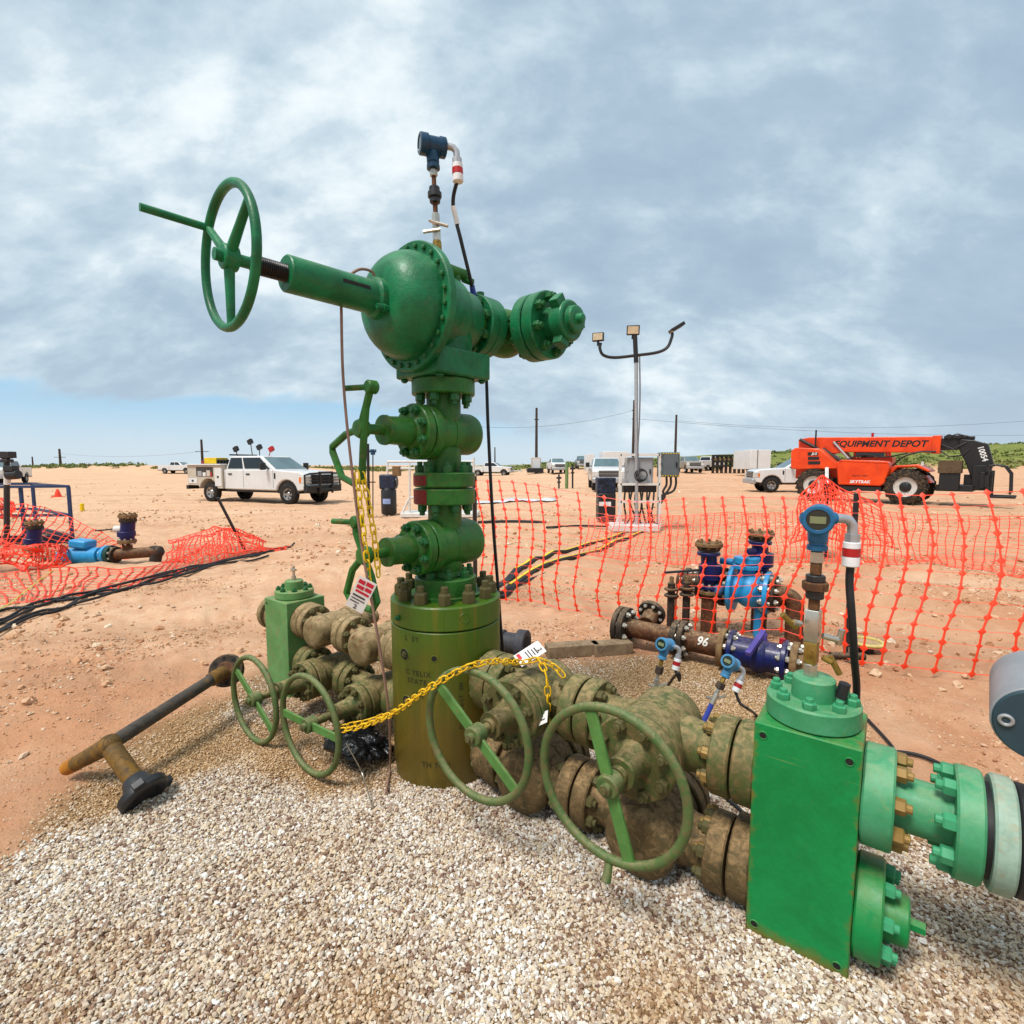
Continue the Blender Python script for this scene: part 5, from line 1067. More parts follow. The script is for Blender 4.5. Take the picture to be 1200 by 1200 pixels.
def arch(cx, cz, r, a0, a1, n=9): return [(cx + r * math.cos(R(a0 + (a1 - a0) * i / (n - 1))), cz + r * math.sin(R(a0 + (a1 - a0) * i / (n - 1)))) for i in range(n)]
def quad_panel(root, name, pts, mat, off, thick=0.012):
    P = [Vector(p) for p in pts]; n = (P[1] - P[0]).cross(P[3] - P[0]).normalized(); c = sum(P, V(0, 0, 0)) / 4
    if n.dot(V(*off)) < 0: n = -n
    m = MB(); m.hull8([p - n * 0.01 for p in P], [p + n * thick for p in P]); return m.build(name, mat, root)
def pickup(name, label, body=CARW, wb=4.06, service=False, guard=False, detail=True, group=None, bedmat=None, suv=False):
    root = thing(name, label, 'truck' if not suv else 'car', (0, 0, 0), group); hw = 0.99; r = 0.43
    xb = 0.92 if not suv else -0.85; xf = wb + 0.98
    # cab and bonnet
    poly = [(xb, 0.58), (xb, 1.42), (wb - 0.72, 1.43), (wb - 0.30, 1.40), (wb + 0.70, 1.33), (wb + 0.90, 1.24), (xf - 0.02, 1.05), (xf - 0.02, 0.62), (wb + 0.60, 0.56)] + arch(wb, 0.45, 0.56, 12, 168) + [(wb - 0.62, 0.56)]
    if suv: poly += arch(0, 0.45, 0.56, 12, 168) 
    m = MB(); m.prism(poly, -hw, hw); m.build('body', body, root, 40, bevel=0.05)
    bl, bh = [V(xb + 0.03, -0.93, 1.40), V(wb - 0.62, -0.93, 1.40), V(wb - 0.62, 0.93, 1.40), V(xb + 0.03, 0.93, 1.40)], [V(xb + 0.16, -0.76, 2.0), V(wb - 1.55, -0.76, 2.0), V(wb - 1.55, 0.76, 2.0), V(xb + 0.16, 0.76, 2.0)]
    m = MB(); m.hull8(bl, bh); m.build('cab_roof', body, root, 40, bevel=0.06)
    m = MB(); m.bb(-1.0, wb + 0.8, -0.45, 0.45, 0.45, 0.62); m.bb(xb, wb - 0.62, -0.86, 0.86, 0.47, 0.58); m.build('chassis', TRIM, root)
    ww = MB(); ww.bb(wb - 0.55, wb + 0.55, -0.9, 0.9, 0.45, 1.0); ww.build('wheel_well', TRIM, root)
    def side_pt(sg, x, f): # x along the beltline, f 0..1 up
        lo = V(x, sg * 0.93, 1.40); x0, x1 = xb + 0.03, wb - 0.62; t = (x - x0) / (x1 - x0); hi = V(xb + 0.16 + t * (wb - 1.55 - xb - 0.16), sg * 0.76, 2.0); return lo.lerp(hi, f)
    cuts = [(xb + 0.16, xb + 1.08), (xb + 1.18, wb - 0.86)] if not suv else [(xb + 0.2, xb + 1.2), (xb + 1.3, xb + 2.5), (xb + 2.6, wb - 0.86)]
    for sg in (-1, 1):
        for (x0, x1) in cuts: quad_panel(root, 'side_window', [side_pt(sg, x0, 0.10), side_pt(sg, x1, 0.10), side_pt(sg, x1 , 0.86), side_pt(sg, x0, 0.86)], GLASS, (0, sg, 0.3))
        if detail:
            for xd in [c_[1] + 0.05 for c_ in cuts[:-1]] + [wb - 0.70, xb + 0.08]:
                m = MB(); m.bb(xd, xd + 0.012, sg * hw - 0.004, sg * hw + 0.004, 0.66, 1.40); m.build('door_gap', TRIM, root)
            for xd in ([c_[0] + 0.12 for c_ in cuts]): m = MB(); m.bb(xd, xd + 0.20, sg * hw, sg * (hw + 0.025), 1.20, 1.26) if sg > 0 else m.bb(xd, xd + 0.20, sg * (hw + 0.025), sg * hw, 1.20, 1.26); m.build('door_handle', TRIM, root)
            m = MB(); y0, y1 = sorted((sg * hw, sg * (hw + 0.012))); m.bb(wb - 0.64, wb - 0.56, y0, y1, 1.05, 1.28); m.build('side_vent', TRIM, root)
            m = MB(); m.box((wb - 1.02, sg * (hw + 0.20), 1.56), (0.12, 0.24, 0.30)); m.build('mirror', TRIM, root, bevel=0.03); m = MB(); m.bar((wb - 0.98, sg * 0.92, 1.46), (wb - 1.0, sg * 1.1, 1.5), 0.05, 0.05); m.build('mirror_arm', TRIM, root)
    L = lambda p, q, t: p.lerp(q, t)
    a, b, c_, d = bl[1], bl[2], bh[2], bh[1]
    quad_panel(root, 'windscreen', [L(a, d, .08).lerp(L(b, c_, .08), .05), L(a, d, .08).lerp(L(b, c_, .08), .95), L(a, d, .90).lerp(L(b, c_, .90), .95), L(a, d, .90).lerp(L(b, c_, .90), .05)], WSH, (1, 0, 0.3))
    a, b, c_, d = bl[0], bl[3], bh[3], bh[0]
    quad_panel(root, 'rear_window', [L(a, d, .15).lerp(L(b, c_, .15), .08), L(a, d, .15).lerp(L(b, c_, .15), .92), L(a, d, .85).lerp(L(b, c_, .85), .92), L(a, d, .85).lerp(L(b, c_, .85), .08)], GLASS, (-1, 0, 0.3))
    # front
    m = MB(); m.bb(xf - 0.06, xf + 0.015, -0.62, 0.62, 0.86, 1.22); m.build('grille', TRIM, root, bevel=0.02)
    for z in (0.95, 1.04, 1.13): m = MB(); m.bb(xf + 0.012, xf + 0.03, -0.60, 0.60, z, z + 0.03); m.build('grille_bar', RIM if not guard else TRIM, root)
    for sg in (-1, 1):
        m = MB(); y0, y1 = sorted((sg * 0.66, sg * 1.0)); m.bb(xf - 0.28, xf + 0.005, y0, y1, 0.86, 1.17); hl_ = m.build('head_lamp', LAMP, root, bevel=0.02)
        m = MB(); y0, y1 = sorted((sg * 0.97, sg * 1.004)); m.bb(xf - 0.30, xf - 0.20, y0, y1, 0.9, 1.12); m.build('marker_lens', LAMB, hl_)
    m = MB(); m.bb(xf - 0.10, xf + 0.12, -1.0, 1.0, 0.50, 0.78); m.build('front_bumper', TRIM if guard else GALV, root, bevel=0.03)
    if guard:
        m = MB(); x = xf + 0.17
        for sg in (-1, 1):
            m.tube([(x, sg * 0.36, 0.45), (x + 0.02, sg * 0.36, 1.30)], 0.05, 8); m.tube([(x, sg * 0.36, 1.28), (x - 0.02, sg * 0.9, 1.26), (x - 0.16, sg * 1.02, 1.2), (x - 0.16, sg * 1.02, 0.8), (x - 0.02, sg * 0.9, 0.74), (x, sg * 0.36, 0.72)], 0.04, 8)
        for z in (0.62, 1.3): m.tube([(x, -0.4, z), (x, 0.4, z)], 0.05, 8)
        for z in (0.85, 0.98, 1.1): m.tube([(x, -0.9, z), (x, 0.9, z)], 0.018, 6)
        m.build('grille_guard', TRIM, root)
    # wheels
    for xx in (0, wb):
        for sg in (-1, 1): wheel_parts(root, (xx, sg * 0.83, r), r, 0.28, 6, RIM, 0, sg)
    bm_ = bedmat or body
    if service:
        z1 = 1.60
        for sg in (-1, 1):
            y0, y1 = sorted((sg * 0.55, sg * 1.02)); poly = [(-1.28, 0.72), (-1.28, z1), (0.86, z1), (0.86, 0.60), (0.60, 0.60)] + arch(0, 0.45, 0.58, 15, 165) + [(-0.62, 0.72)]
            m = MB(); m.prism(poly, y0, y1); m.build('side_locker', CARD, root, 40, bevel=0.02)
            y0, y1 = sorted((sg * 1.02, sg * 1.035))
            for (xa, xb_, za, zb) in ((0.42, 0.82, 0.70, 1.50), (-1.22, -0.66, 0.80, 1.04)): m = MB(); m.bb(xa, xb_, y0, y1, za, zb); dr = m.build('locker_door', bm_, root, bevel=0.01); m = MB(); m.bb((xa + xb_) / 2 - 0.05, (xa + xb_) / 2 + 0.05, sg * 1.0355 if sg > 0 else sg * 1.05, sg * 1.05 if sg > 0 else sg * 1.0355, (za + zb) / 2 - 0.04, (za + zb) / 2 + 0.04); m.build('latch', TRIM, dr)
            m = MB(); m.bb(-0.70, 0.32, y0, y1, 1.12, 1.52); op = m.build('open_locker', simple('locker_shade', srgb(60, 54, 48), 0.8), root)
            for k, (xa, w_, h_, mt) in enumerate(((-0.60, 0.25, 0.22, GALV), (-0.28, 0.18, 0.16, WHITEP), (-0.05, 0.22, 0.25, CARD), (0.18, 0.10, 0.16, REDB))): m = MB(); m.bb(xa, xa + w_, min(sg * 1.036, sg * 1.05), max(sg * 1.036, sg * 1.05), 1.13, 1.13 + h_); m.build('stored_part', mt, op)
            m = MB(); y2, y3 = sorted((sg * 0.5, sg * 1.10)); m.bb(-1.30, 0.88, y2, y3, z1, z1 + 0.06); m.build('locker_lid', bm_, root, bevel=0.015)
        m = MB(); m.bb(-1.25, 0.85, -0.55, 0.55, 0.7, 1.15); m.build('bed_floor', CARD, root)
        m = MB(); m.bb(-1.42, -1.26, -1.0, 1.0, 0.55, 0.72); m.build('rear_bumper', TRIM, root)
        m = MB(); m.bb(-0.55, 0.20, -0.75, -0.15, z1 + 0.062, z1 + 0.33); m.build('yellow_case', paint('yellow_case', srgb(226, 190, 30), None, srgb(170, 140, 60), 0.2, 3, 0.5), root, bevel=0.02)
        m = MB(); m.bb(-0.95, -0.62, -0.6, -0.2, z1 + 0.062, z1 + 0.20); m.build('red_case', simple('red_case', srgb(130, 22, 26), 0.5), root, bevel=0.02)
        m = MB()
        for x in (0.30, 0.48, 0.66, 0.84): m.bb(x, x + 0.04, -0.8, 0.8, z1 + 0.062, z1 + 0.24)
        m.bb(0.30, 0.88, -0.8, -0.76, z1 + 0.20, z1 + 0.24); m.build('headache_rack', TRIM, root)
        rk = MB(); rk.bb(0.95, 1.02, -0.7, 0.7, 2.02, 2.08); rk.build('roof_bar', TRIM, root)
        for (x, y, z, dx, dz, mt) in ((1.25, -0.55, 2.0, -0.06, 0.30, TRIM), (1.75, -0.2, 2.0, -0.10, 0.62, TRIM), (2.05, -0.1, 2.0, 0.0, 0.38, TRIM), (2.35, 0.1, 2.0, 0.16, 0.30, REDB)):
            m = MB(); m.tube([(x, y, z - 0.05), (x + dx, y, z + dz)], 0.022, 6); m.box((x + dx * 1.1, y, z + dz), (0.22, 0.14, 0.20), (1, 0, 0.5), (0, 1, 0)); m.build('work_lamp', mt, root, bevel=0.02)
    elif not suv:
        for sg in (-1, 1):
            y0, y1 = sorted((sg * 0.86, sg * hw)); poly = [(-1.20, 0.62), (-1.20, 1.40), (0.88, 1.40), (0.88, 0.58), (0.60, 0.58)] + arch(0, 0.45, 0.56, 12, 168) + [(-0.60, 0.62)]
            m = MB(); m.prism(poly, y0, y1); m.build('bed_side', bm_, root, 40, bevel=0.02)
            m = MB(); m.bb(-1.215, -1.19, y0, y1, 0.98, 1.32); m.build('tail_lamp', LRED, root)
        m = MB(); m.bb(-1.20, -1.12, -0.86, 0.86, 0.72, 1.38); m.build('tailgate', bm_, root); m = MB(); m.bb(-1.1, 0.88, -0.86, 0.86, 0.72, 0.78); m.build('bed_floor', TRIM, root); m = MB(); m.bb(-1.34, -1.2, -0.95, 0.95, 0.52, 0.70); m.build('rear_bumper', GALV, root, bevel=0.02)
    return root
def yaw(dx, dy): return math.atan2(dy, dx)
# the big service truck on the left: front near wheel at photo (340, 591)
st = pickup('service_truck', 'white crew cab service truck with tool lockers and black grille guard', CARW, 4.40, True, True)
fw = V(0.93, -0.37, 0).normalized(); rt = V(fw.y, -fw.x, 0); fwp = G(340, 591); rear = V(fwp.x, fwp.y, 0) - fw * 4.40 - rt * 0.83; set_pose(st, rear, yaw(fw.x, fw.y))
def front_at(o, px, py, dx, dy, wb=4.06):
    f = V(dx, dy, 0).normalized(); p = G(px, py); set_pose(o, V(p.x, p.y, 0) - f * (wb + 1.0), yaw(f.x, f.y))
o = pickup('pickup_truck', 'white pickup truck parked facing us behind the electrical cabinets', CARW, guard=False); front_at(o, 714, 577, -0.10, -0.99)
o = pickup('pickup_truck', 'white pickup truck half hidden behind the orange machine', CARW)
fr = V(-0.97, 0.16, 0).normalized(); wp = G(903, 577); set_pose(o, V(wp.x, wp.y, 0) - fr * 4.06 - V(-fr.y, fr.x, 0) * 0.83, yaw(fr.x, fr.y))
proto = pickup('pickup_truck', 'small white pickup in the far distance left of the service truck', CARW, detail=False)
fr = V(0.96, -0.2, 0).normalized(); p = G(206, 560.5); set_pose(proto, (p.x - 2, p.y), yaw(fr.x, fr.y))
def at_far(o, px, Y, dx, dy): p = W(px, 550, Y); set_pose(o, (p.x, Y), yaw(dx, dy)); return o
def far_copy(src, label, px, Y, dx, dy): o = copy_tree(src); o['label'] = label; return at_far(o, px, Y, dx, dy)
at_far(proto, 198, 88, 0.97, -0.15)
far_copy(proto, 'white pickup seen just right of the tree stem, side on', 562, 78, 0.97, -0.25)
far_copy(proto, 'far white pickup facing us, left of the green post', 650, 70, 0.05, -0.99)
far_copy(proto, 'tiny white truck far off at the left edge behind the blue railing', 14, 46, 0.45, -0.9)
pk = pickup('pickup_truck', 'far dark pickup facing us just right of the green post', CARK, detail=False, bedmat=CARK); at_far(pk, 681, 84, -0.05, -0.99)
tn = pickup('pickup_truck', 'far pewter pickup facing us right of the grey cabinet', CART, detail=False); at_far(tn, 803, 66, -0.1, -0.99)
far_copy(proto, 'small white pickup right of the pewter one, seen from behind', 822, 72, 0.75, 0.66)

# ------------------------------------------------------------------ orange telehandler
ORG = paint('orange_machine_paint', srgb(234, 74, 14), srgb(214, 60, 10), srgb(150, 84, 46), 0.16, 2.2, 0.42, bump=0.03, coat=0.2, dust=DUSTC, dust_amt=0.3)
tele = thing('telehandler', 'orange telescopic handler with black boom head and forks', 'telehandler')
def tpart(name, mat, bev=0.0, parent=None):
    def f(fn): m = MB(); fn(m); return m.build(name, mat, parent or tele, bevel=bev)
    return f
WBT = 3.3; wr = 0.69
TY2 = paint('muddy_tyre', srgb(40, 37, 33), srgb(32, 30, 28), srgb(120, 92, 62), 0.45, 4, 0.9, bump=0.3); RIMW = paint('white_wheel_rim', srgb(205, 202, 196), srgb(190, 186, 178), srgb(150, 128, 100), 0.25, 5, 0.5)
for x in (0, WBT):
    for sg in (-1, 1): wheel_parts(tele, (x, sg * 1.02, wr), wr, 0.44, 8, RIMW, 18, sg, TY2, True)
tpart('chassis', TRIM)(lambda m: (m.bb(-0.7, WBT + 0.5, -0.55, 0.55, 0.62, 1.0), m.cyl((0, -1.0, wr), (0, 1.0, wr), 0.12), m.cyl((WBT, -1.0, wr), (WBT, 1.0, wr), 0.12)))
tpart('frame', ORG, 0.03)(lambda m: m.prism([(-0.95, 0.95), (-0.95, 1.5), (0.7, 1.45), (1.2, 1.2), (WBT + 0.55, 1.15), (WBT + 0.75, 0.85), (WBT + 0.3, 0.8), (-0.5, 0.85)], -0.5, 0.5))
tpart('rear_cowl', ORG, 0.04)(lambda m: m.prism([(-1.0, 1.42), (-1.02, 2.22), (-0.85, 2.36), (0.15, 2.30), (0.85, 1.62), (0.9, 1.40), (0.65, 1.40), (-0.75, 1.36)], -1.05, 0.62))
for k in range(3): tpart('cowl_vent', TRIM)(lambda m: m.bb(-0.28 - 0.02 * k, 0.20 - 0.05 * k, -1.065, -1.045, 1.60 + 0.20 * k, 1.74 + 0.20 * k))
tpart('engine_hood', ORG, 0.05)(lambda m: m.prism([(0.95, 0.72), (0.85, 1.70), (1.1, 1.78), (2.65, 1.72), (2.75, 1.50), (2.62, 0.80), (2.45, 0.70)], -1.18, -0.42))
hd2 = tpart('hood_lid', ORG, 0.03)(lambda m: m.prism([(0.92, 1.72), (1.05, 1.80), (2.6, 1.74), (2.72, 1.62)], -1.20, -0.40))
tpart('step', TRIM)(lambda m: m.bb(1.0, 2.5, -1.15, -0.6, 0.48, 0.66))
tpart('fender', ORG, 0.03)(lambda m: m.prism([(2.6, 1.15), (2.85, 1.55), (3.6, 1.60), (4.0, 1.35), (3.95, 1.28), (3.55, 1.48), (2.95, 1.45), (2.72, 1.12)], -0.8, 0.9))
# cab on the far side: posts, roof, seat base
cabp = []
for (x, y) in ((1.15, 0.25), (1.15, 0.95), (2.55, 0.25), (2.55, 0.95)): tpart('cab_post', ORG)(lambda m: m.bar((x, y, 1.1), (x - (0.25 if x > 2 else -0.1), y, 2.52), 0.09, 0.09, (0, 1, 0)))
tpart('cab_roof', ORG, 0.02)(lambda m: m.bb(1.15, 2.35, 0.2, 1.0, 2.50, 2.58)); tpart('cab_wall', ORG, 0.02)(lambda m: m.bb(1.1, 2.6, 0.22, 0.98, 1.0, 1.9)); tpart('seat', TRIM, 0.03)(lambda m: (m.bb(1.4, 1.85, 0.35, 0.85, 1.9, 2.0), m.bb(1.35, 1.45, 0.35, 0.85, 1.95, 2.4)))
# boom
bo = tpart('boom', ORG, 0.03)(lambda m: m.prism([(-0.92, 2.20), (-0.95, 2.76), (-0.5, 2.84), (4.15, 2.70), (4.15, 2.06), (0.9, 2.14), (0.4, 2.06), (-0.4, 2.02)], -0.32, 0.26))
tpart('boom_collar', ORG, 0.02, bo)(lambda m: m.bb(3.95, 4.22, -0.38, 0.30, 2.02, 2.74))
tpart('inner_boom', TRIM, 0.02)(lambda m: (m.bb(4.1, 5.0, -0.24, 0.18, 2.16, 2.62), m.tube([(4.2, -0.3, 2.15), (4.5, -0.34, 1.9), (4.9, -0.32, 1.95), (5.1, -0.3, 2.2)], 0.03, 6), m.tube([(4.2, -0.28, 2.4), (4.6, -0.36, 2.2), (5.0, -0.32, 2.45)], 0.025, 6)))
tpart('hose_reel', TRIM, 0.02)(lambda m: (m.bb(4.3, 4.9, -0.30, -0.2, 2.60, 2.72), m.bb(4.6, 5.2, -0.15, 0.1, 2.54, 2.68), m.tube([(4.3, -0.28, 2.62), (4.7, -0.3, 2.78), (5.2, -0.28, 2.6)], 0.03, 6), m.cyl((4.45, -0.34, 2.68), (4.45, -0.1, 2.68), 0.1), m.cyl((4.75, -0.34, 2.66), (4.75, -0.1, 2.66), 0.08)))
HX = -0.55
bh_ = tpart('boom_head', TRIM, 0.03)(lambda m: m.prism([(x + HX, z) for x, z in [(5.30, 2.58), (5.75, 2.52), (6.15, 2.36), (6.35, 1.6), (6.20, 1.05), (5.75, 1.05), (5.55, 1.65), (5.35, 2.1)]], -0.30, 0.24))
tpart('lift_cylinder', TRIM)(lambda m: (m.cyl((0.10, -0.40, 2.30), (1.05, -0.40, 1.55), 0.08), m.cyl((-0.85, -0.42, 2.75), (0.35, -0.45, 2.05), 0.07)))
tpart('lift_ram', GALV)(lambda m: (m.cyl((0.5, -0.36, 2.6), (1.4, -0.36, 1.5), 0.05), m.cyl((0.5, 0.3, 2.6), (1.4, 0.3, 1.5), 0.05)))
tpart('exhaust', TRIM)(lambda m: m.cyl((-0.15, -0.6, 2.2), (-0.15, -0.6, 3.15), 0.035, n=10))
# carriage and forks
CX = -0.62
def cbb(m, x0, x1, *r): m.bb(x0 + CX, x1 + CX, *r)
tpart('fork_carriage', TRIM, 0.01)(lambda m: [cbb(m, *q_) for q_ in ((6.25, 6.36, -1.0, 1.0, 1.18, 1.34), (6.25, 6.36, -1.0, 1.0, 0.62, 0.76), (6.25, 6.34, -1.0, -0.9, 0.62, 1.6), (6.25, 6.34, 0.9, 1.0, 0.62, 1.6), (6.26, 6.33, -1.0, 1.0, 1.52, 1.60), (5.85, 6.27, -0.42, 0.36, 0.6, 1.55), (5.6, 6.0, -0.25, 0.2, 0.8, 1.2), (6.1, 6.24, -0.8, -0.55, 0.7, 1.3), (6.26, 6.33, -0.4, -0.3, 0.7, 1.55), (6.26, 6.33, 0.3, 0.4, 0.7, 1.55))])
tpart('back_rest', TRIM)(lambda m: [m.tube([(x + CX, y, z) for x, z in ((6.3, 1.50), (6.45, 1.58), (6.75, 1.52), (6.92, 1.25), (6.95, 0.5))], 0.032, 8) for y in (-0.95, 0.95)])
for y in (-0.6, 0.6): tpart('fork', TRIM, 0.01)(lambda m: (cbb(m, 6.36, 6.44, y - 0.08, y + 0.08, 0.36, 1.36), cbb(m, 6.36, 7.1, y - 0.08, y + 0.08, 0.34, 0.42)))
tpart('front_lamp', LAMP)(lambda m: m.bb(3.7, 3.78, -0.75, -0.6, 1.55, 1.7))
tpart('tool_box', paint('dirty_brown_box', srgb(96, 78, 56), None, srgb(60, 50, 38), 0.4, 4, 0.8), 0.02)(lambda m: m.bb(4.25, 4.95, -0.95, -0.4, 1.25, 1.75))
tpart('stabiliser', TRIM, 0.01)(lambda m: (m.bb(4.2, 5.3, -0.7, 0.7, 0.55, 0.8), m.bb(4.3, 4.9, -0.9, -0.45, 0.6, 1.25)))
def sign(text, x, z, y, size, mat, shear=0.0, bold=0.004, parent=tele, space=1.0, name='lettering'):
    vsx, fs = text_mb(text, size, shear, bold, space); m = MB(); m.add([(x + a, y, z + b) for a, b, _ in vsx], fs); o = m.build(name, mat, parent, 0); o['kind'] = 'stuff'; return o
vsx, fs = text_mb('EQUIPMENT DEPOT', 0.36, 0.25, 0.012, 1.02); m = MB(); m.add([(2.15 + a, -0.325, 2.46 + b - 0.027 * a) for a, b, _ in vsx], fs); m.build('lettering', TRIM, bo, 0)['kind'] = 'stuff'; sign('SKYTRAK', 1.75, 0.86, -1.187, 0.17, SS, 0.2, 0.006); vsx, fs = text_mb('10054', 0.24, 0, 0.006); m = MB(); ca, sa = math.cos(R(-72)), math.sin(R(-72)); m.add([(6.02 + HX + a * ca - b * sa, -0.305, 2.0 + a * sa + b * ca) for a, b, _ in vsx], fs); m.build('lettering', SS, bh_, 0)['kind'] = 'stuff'; sign('JLG', -0.05, 2.07, -1.068, 0.14, SS, 0.2, 0.004); sign('SkyTrak 10054', 1.75, 1.12, -1.187, 0.09, TRIM, 0.0, 0.001)
tpart('cab_glass', GLASS)(lambda m: (m.bb(1.25, 2.3, 0.235, 0.245, 1.92, 2.46), m.bb(2.36, 2.37, 0.3, 0.9, 1.92, 2.46)))
tpart('hydraulic_hose', TRIM)(lambda m: (m.tube(spline([(0.9, -0.5, 1.7), (1.6, -0.45, 2.0), (2.4, -0.42, 1.9), (3.2, -0.4, 2.05)], 5), 0.03, 6), m.tube(spline([(2.7, -0.5, 1.5), (3.1, -0.6, 1.9), (3.6, -0.5, 2.1), (4.1, -0.4, 2.1)], 5), 0.035, 6)))
tpart('warning_lamp', REDB)(lambda m: m.cyl((1.9, -0.1, 2.78), (1.9, -0.1, 2.95), 0.05, n=10))
ff_ = V(0.70, -0.714, 0).normalized(); wp = G(1060, 591.5); right = V(ff_.y, -ff_.x, 0); rear = V(wp.x, wp.y, 0) - ff_ * WBT - right * 1.02; set_pose(tele, rear, yaw(ff_.x, ff_.y)); tele.location.z += 0.02

# ------------------------------------------------------------------ lighting tower with cabinets
LTW = thing('light_tower', 'white framed skid with a three lamp light pole', 'light tower', G(745, 622)); YB = LTW.location.y; k = YB / 600
q = lambda px, py, dy=0: W(px, py, YB + dy)
WH = paint('white_steel', srgb(220, 218, 212), srgb(210, 206, 198), srgb(170, 140, 106), 0.12, 4, 0.5)
def lp(name, mat, fn, bev=0, parent=None): m = MB(); fn(m); return m.build(name, mat, parent or LTW, bevel=bev)
lp('pole', GALV, lambda m: m.cyl(q(746, 622), q(745.5, 420), 0.043, n=16)); lp('upper_pole', TRIM, lambda m: m.cyl(q(745.5, 425), q(744, 393), 0.055, n=14))
lp('cross_arm', TRIM, lambda m: m.tube(spline([q(704, 402), q(703, 408), q(707, 416), q(720, 419), q(745, 416.5), q(770, 413), q(782, 407), q(787, 396), q(788, 390)], 6), 0.036, 8))
def flood(px, py, fx, fz, sc=1.0):
    c_ = q(px, py); f = V(fx, -1, fz).normalized(); u = V(1, 0, 0); u = (u - f * u.dot(f)).normalized(); v = f.cross(u); m = MB(); m.box(c_, (0.30 * sc, 0.10, 0.22 * sc), u, f, v); o = m.build('flood_lamp', TRIM, LTW, bevel=0.015)
    m = MB(); m.box(c_ + f * 0.052, (0.25 * sc, 0.01, 0.17 * sc), u, f, v); m.build('lens', simple('lamp_lens', srgb(196, 180, 150), 0.2), o)
    m = MB(); m.cyl(c_ - v * 0.2, c_, 0.03, n=8); m.build('lamp_bracket', TRIM, o)
flood(701, 395, -0.4, 0.0, 0.9); flood(742, 387, -0.25, -0.15, 1.0)
c_ = q(793, 384); m = MB(); m.box(c_, (0.34, 0.30, 0.08), (0.85, 0, 0.5), (0, 1, 0)); o = m.build('flood_lamp', TRIM, LTW, bevel=0.015); m = MB(); m.box(c_ + V(-0.02, -0.02, -0.045), (0.26, 0.24, 0.012), (0.85, 0, 0.5), (0, 1, 0)); m.build('lens', MATS['lamp_lens'], o)
def fr_bar(a, b, r=0.028): lp('frame_bar', WH, lambda m: m.bar(a, b, r * 2, r * 2))
for px in (727, 773): fr_bar(q(px, 532), q(px, 618)); fr_bar(q(px, 532, 0.7), V(q(px, 532, 0.7).x, YB + 0.7, 0.05))
for py in (533, 567.5, 588): fr_bar(q(727, py), q(773, py))
fr_bar(q(727, 533), q(727, 533, 0.7)); fr_bar(q(773, 533), q(773, 533, 0.7)); fr_bar(q(727, 600), q(720, 618), 0.02)
lp('skid_base', WH, lambda m: m.box(V(q(743, 620).x, YB + 0.15, 0.08), (1.15, 0.75, 0.16)), 0.02)
GREYB = paint('grey_cabinet_paint', srgb(160, 164, 166), srgb(152, 156, 158), None, 0.1, 4, 0.5); GREYD = paint('dark_grey_cabinet_paint', srgb(96, 106, 110), srgb(90, 100, 104), None, 0.1, 4, 0.5)
def cabinet(x0, x1, y0, y1, dy, dep, mat, lab, name='electrical_cabinet'):
    a, b = q(x0, y1, dy), q(x1, y0, dy); t = thing(name, lab, 'cabinet', (a.x, YB + dy, a.z)); m = MB(); m.bb(a.x, b.x, YB + dy, YB + dy + dep, a.z, b.z); m.build('case', mat, t, bevel=0.01)
    m = MB(); m.bb(a.x + 0.04, b.x - 0.04, YB + dy - 0.022, YB + dy - 0.003, a.z + 0.04, b.z - 0.04); d = m.build('door', mat, t, bevel=0.006); m = MB(); m.bb(b.x - 0.10, b.x - 0.07, YB + dy - 0.045, YB + dy - 0.022, (a.z + b.z) / 2 - 0.06, (a.z + b.z) / 2 + 0.06); m.build('handle', TRIM, d)
    for i in range(3):
        z = a.z + (b.z - a.z) * (0.15 + 0.35 * i); m = MB(); m.bb(a.x - 0.015, a.x, YB + dy - 0.02, YB + dy + 0.03, z, z + 0.06); m.build('hinge', mat, t)
    return t, a, b
cabinet(735, 766, 536, 569, 0.06, 0.35, GREYB, 'pale grey electrical cabinet on the white frame beside the lamp pole')
t2, a2, b2 = cabinet(775, 797, 530, 559, -0.05, 0.40, GREYD, 'dark grey electrical cabinet with screwed cover at the right of the frame')
m = MB()
for i in range(7): m.cyl((a2.x + (b2.x - a2.x) * (i + 0.5) / 7, YB - 0.08, b2.z - 0.03), (a2.x + (b2.x - a2.x) * (i + 0.5) / 7, YB - 0.06, b2.z - 0.03), 0.014, n=8); m.cyl((a2.x + (b2.x - a2.x) * (i + 0.5) / 7, YB - 0.08, a2.z + 0.03), (a2.x + (b2.x - a2.x) * (i + 0.5) / 7, YB - 0.06, a2.z + 0.03), 0.014, n=8)
m.build('cover_screws', YEL, t2)['kind'] = 'stuff'
for i, px in enumerate((781, 786, 792)):
    cable('conduit', ['black conduit bending down from the dark grey cabinet, left one', 'black conduit bending down from the dark grey cabinet, middle one', 'black conduit bending down from the dark grey cabinet, right one'][i], [q(px, 558), q(px, 568), q(px - 4, 576), q(779 - 3 * i, 582), q(774, 590)], 0.028, BLACK, 6, 'conduit', k=8)
cable('pole_cable', 'grey cable hanging along the lamp pole', [q(749.5, 418, -0.03), q(750, 460, -0.06), q(749, 500, -0.06), q(747.5, 525, -0.03), q(748, 560, -0.06)], 0.018, simple('grey_cable', srgb(110, 112, 116), 0.5), 6)
m = MB(); cc0 = q(752, 557, -0.05)
for i in range(3): m.torus(cc0 + V(0.02 * i - 0.02, -0.01 * i, 0), (0, 1, 0), 0.15 - 0.02 * i, 0.013, 28, 6)
tag(m.build('cable_coil', BLACK), 'coil of black cable hanging on the pale grey cabinet', 'cable coil')
random.seed(3)
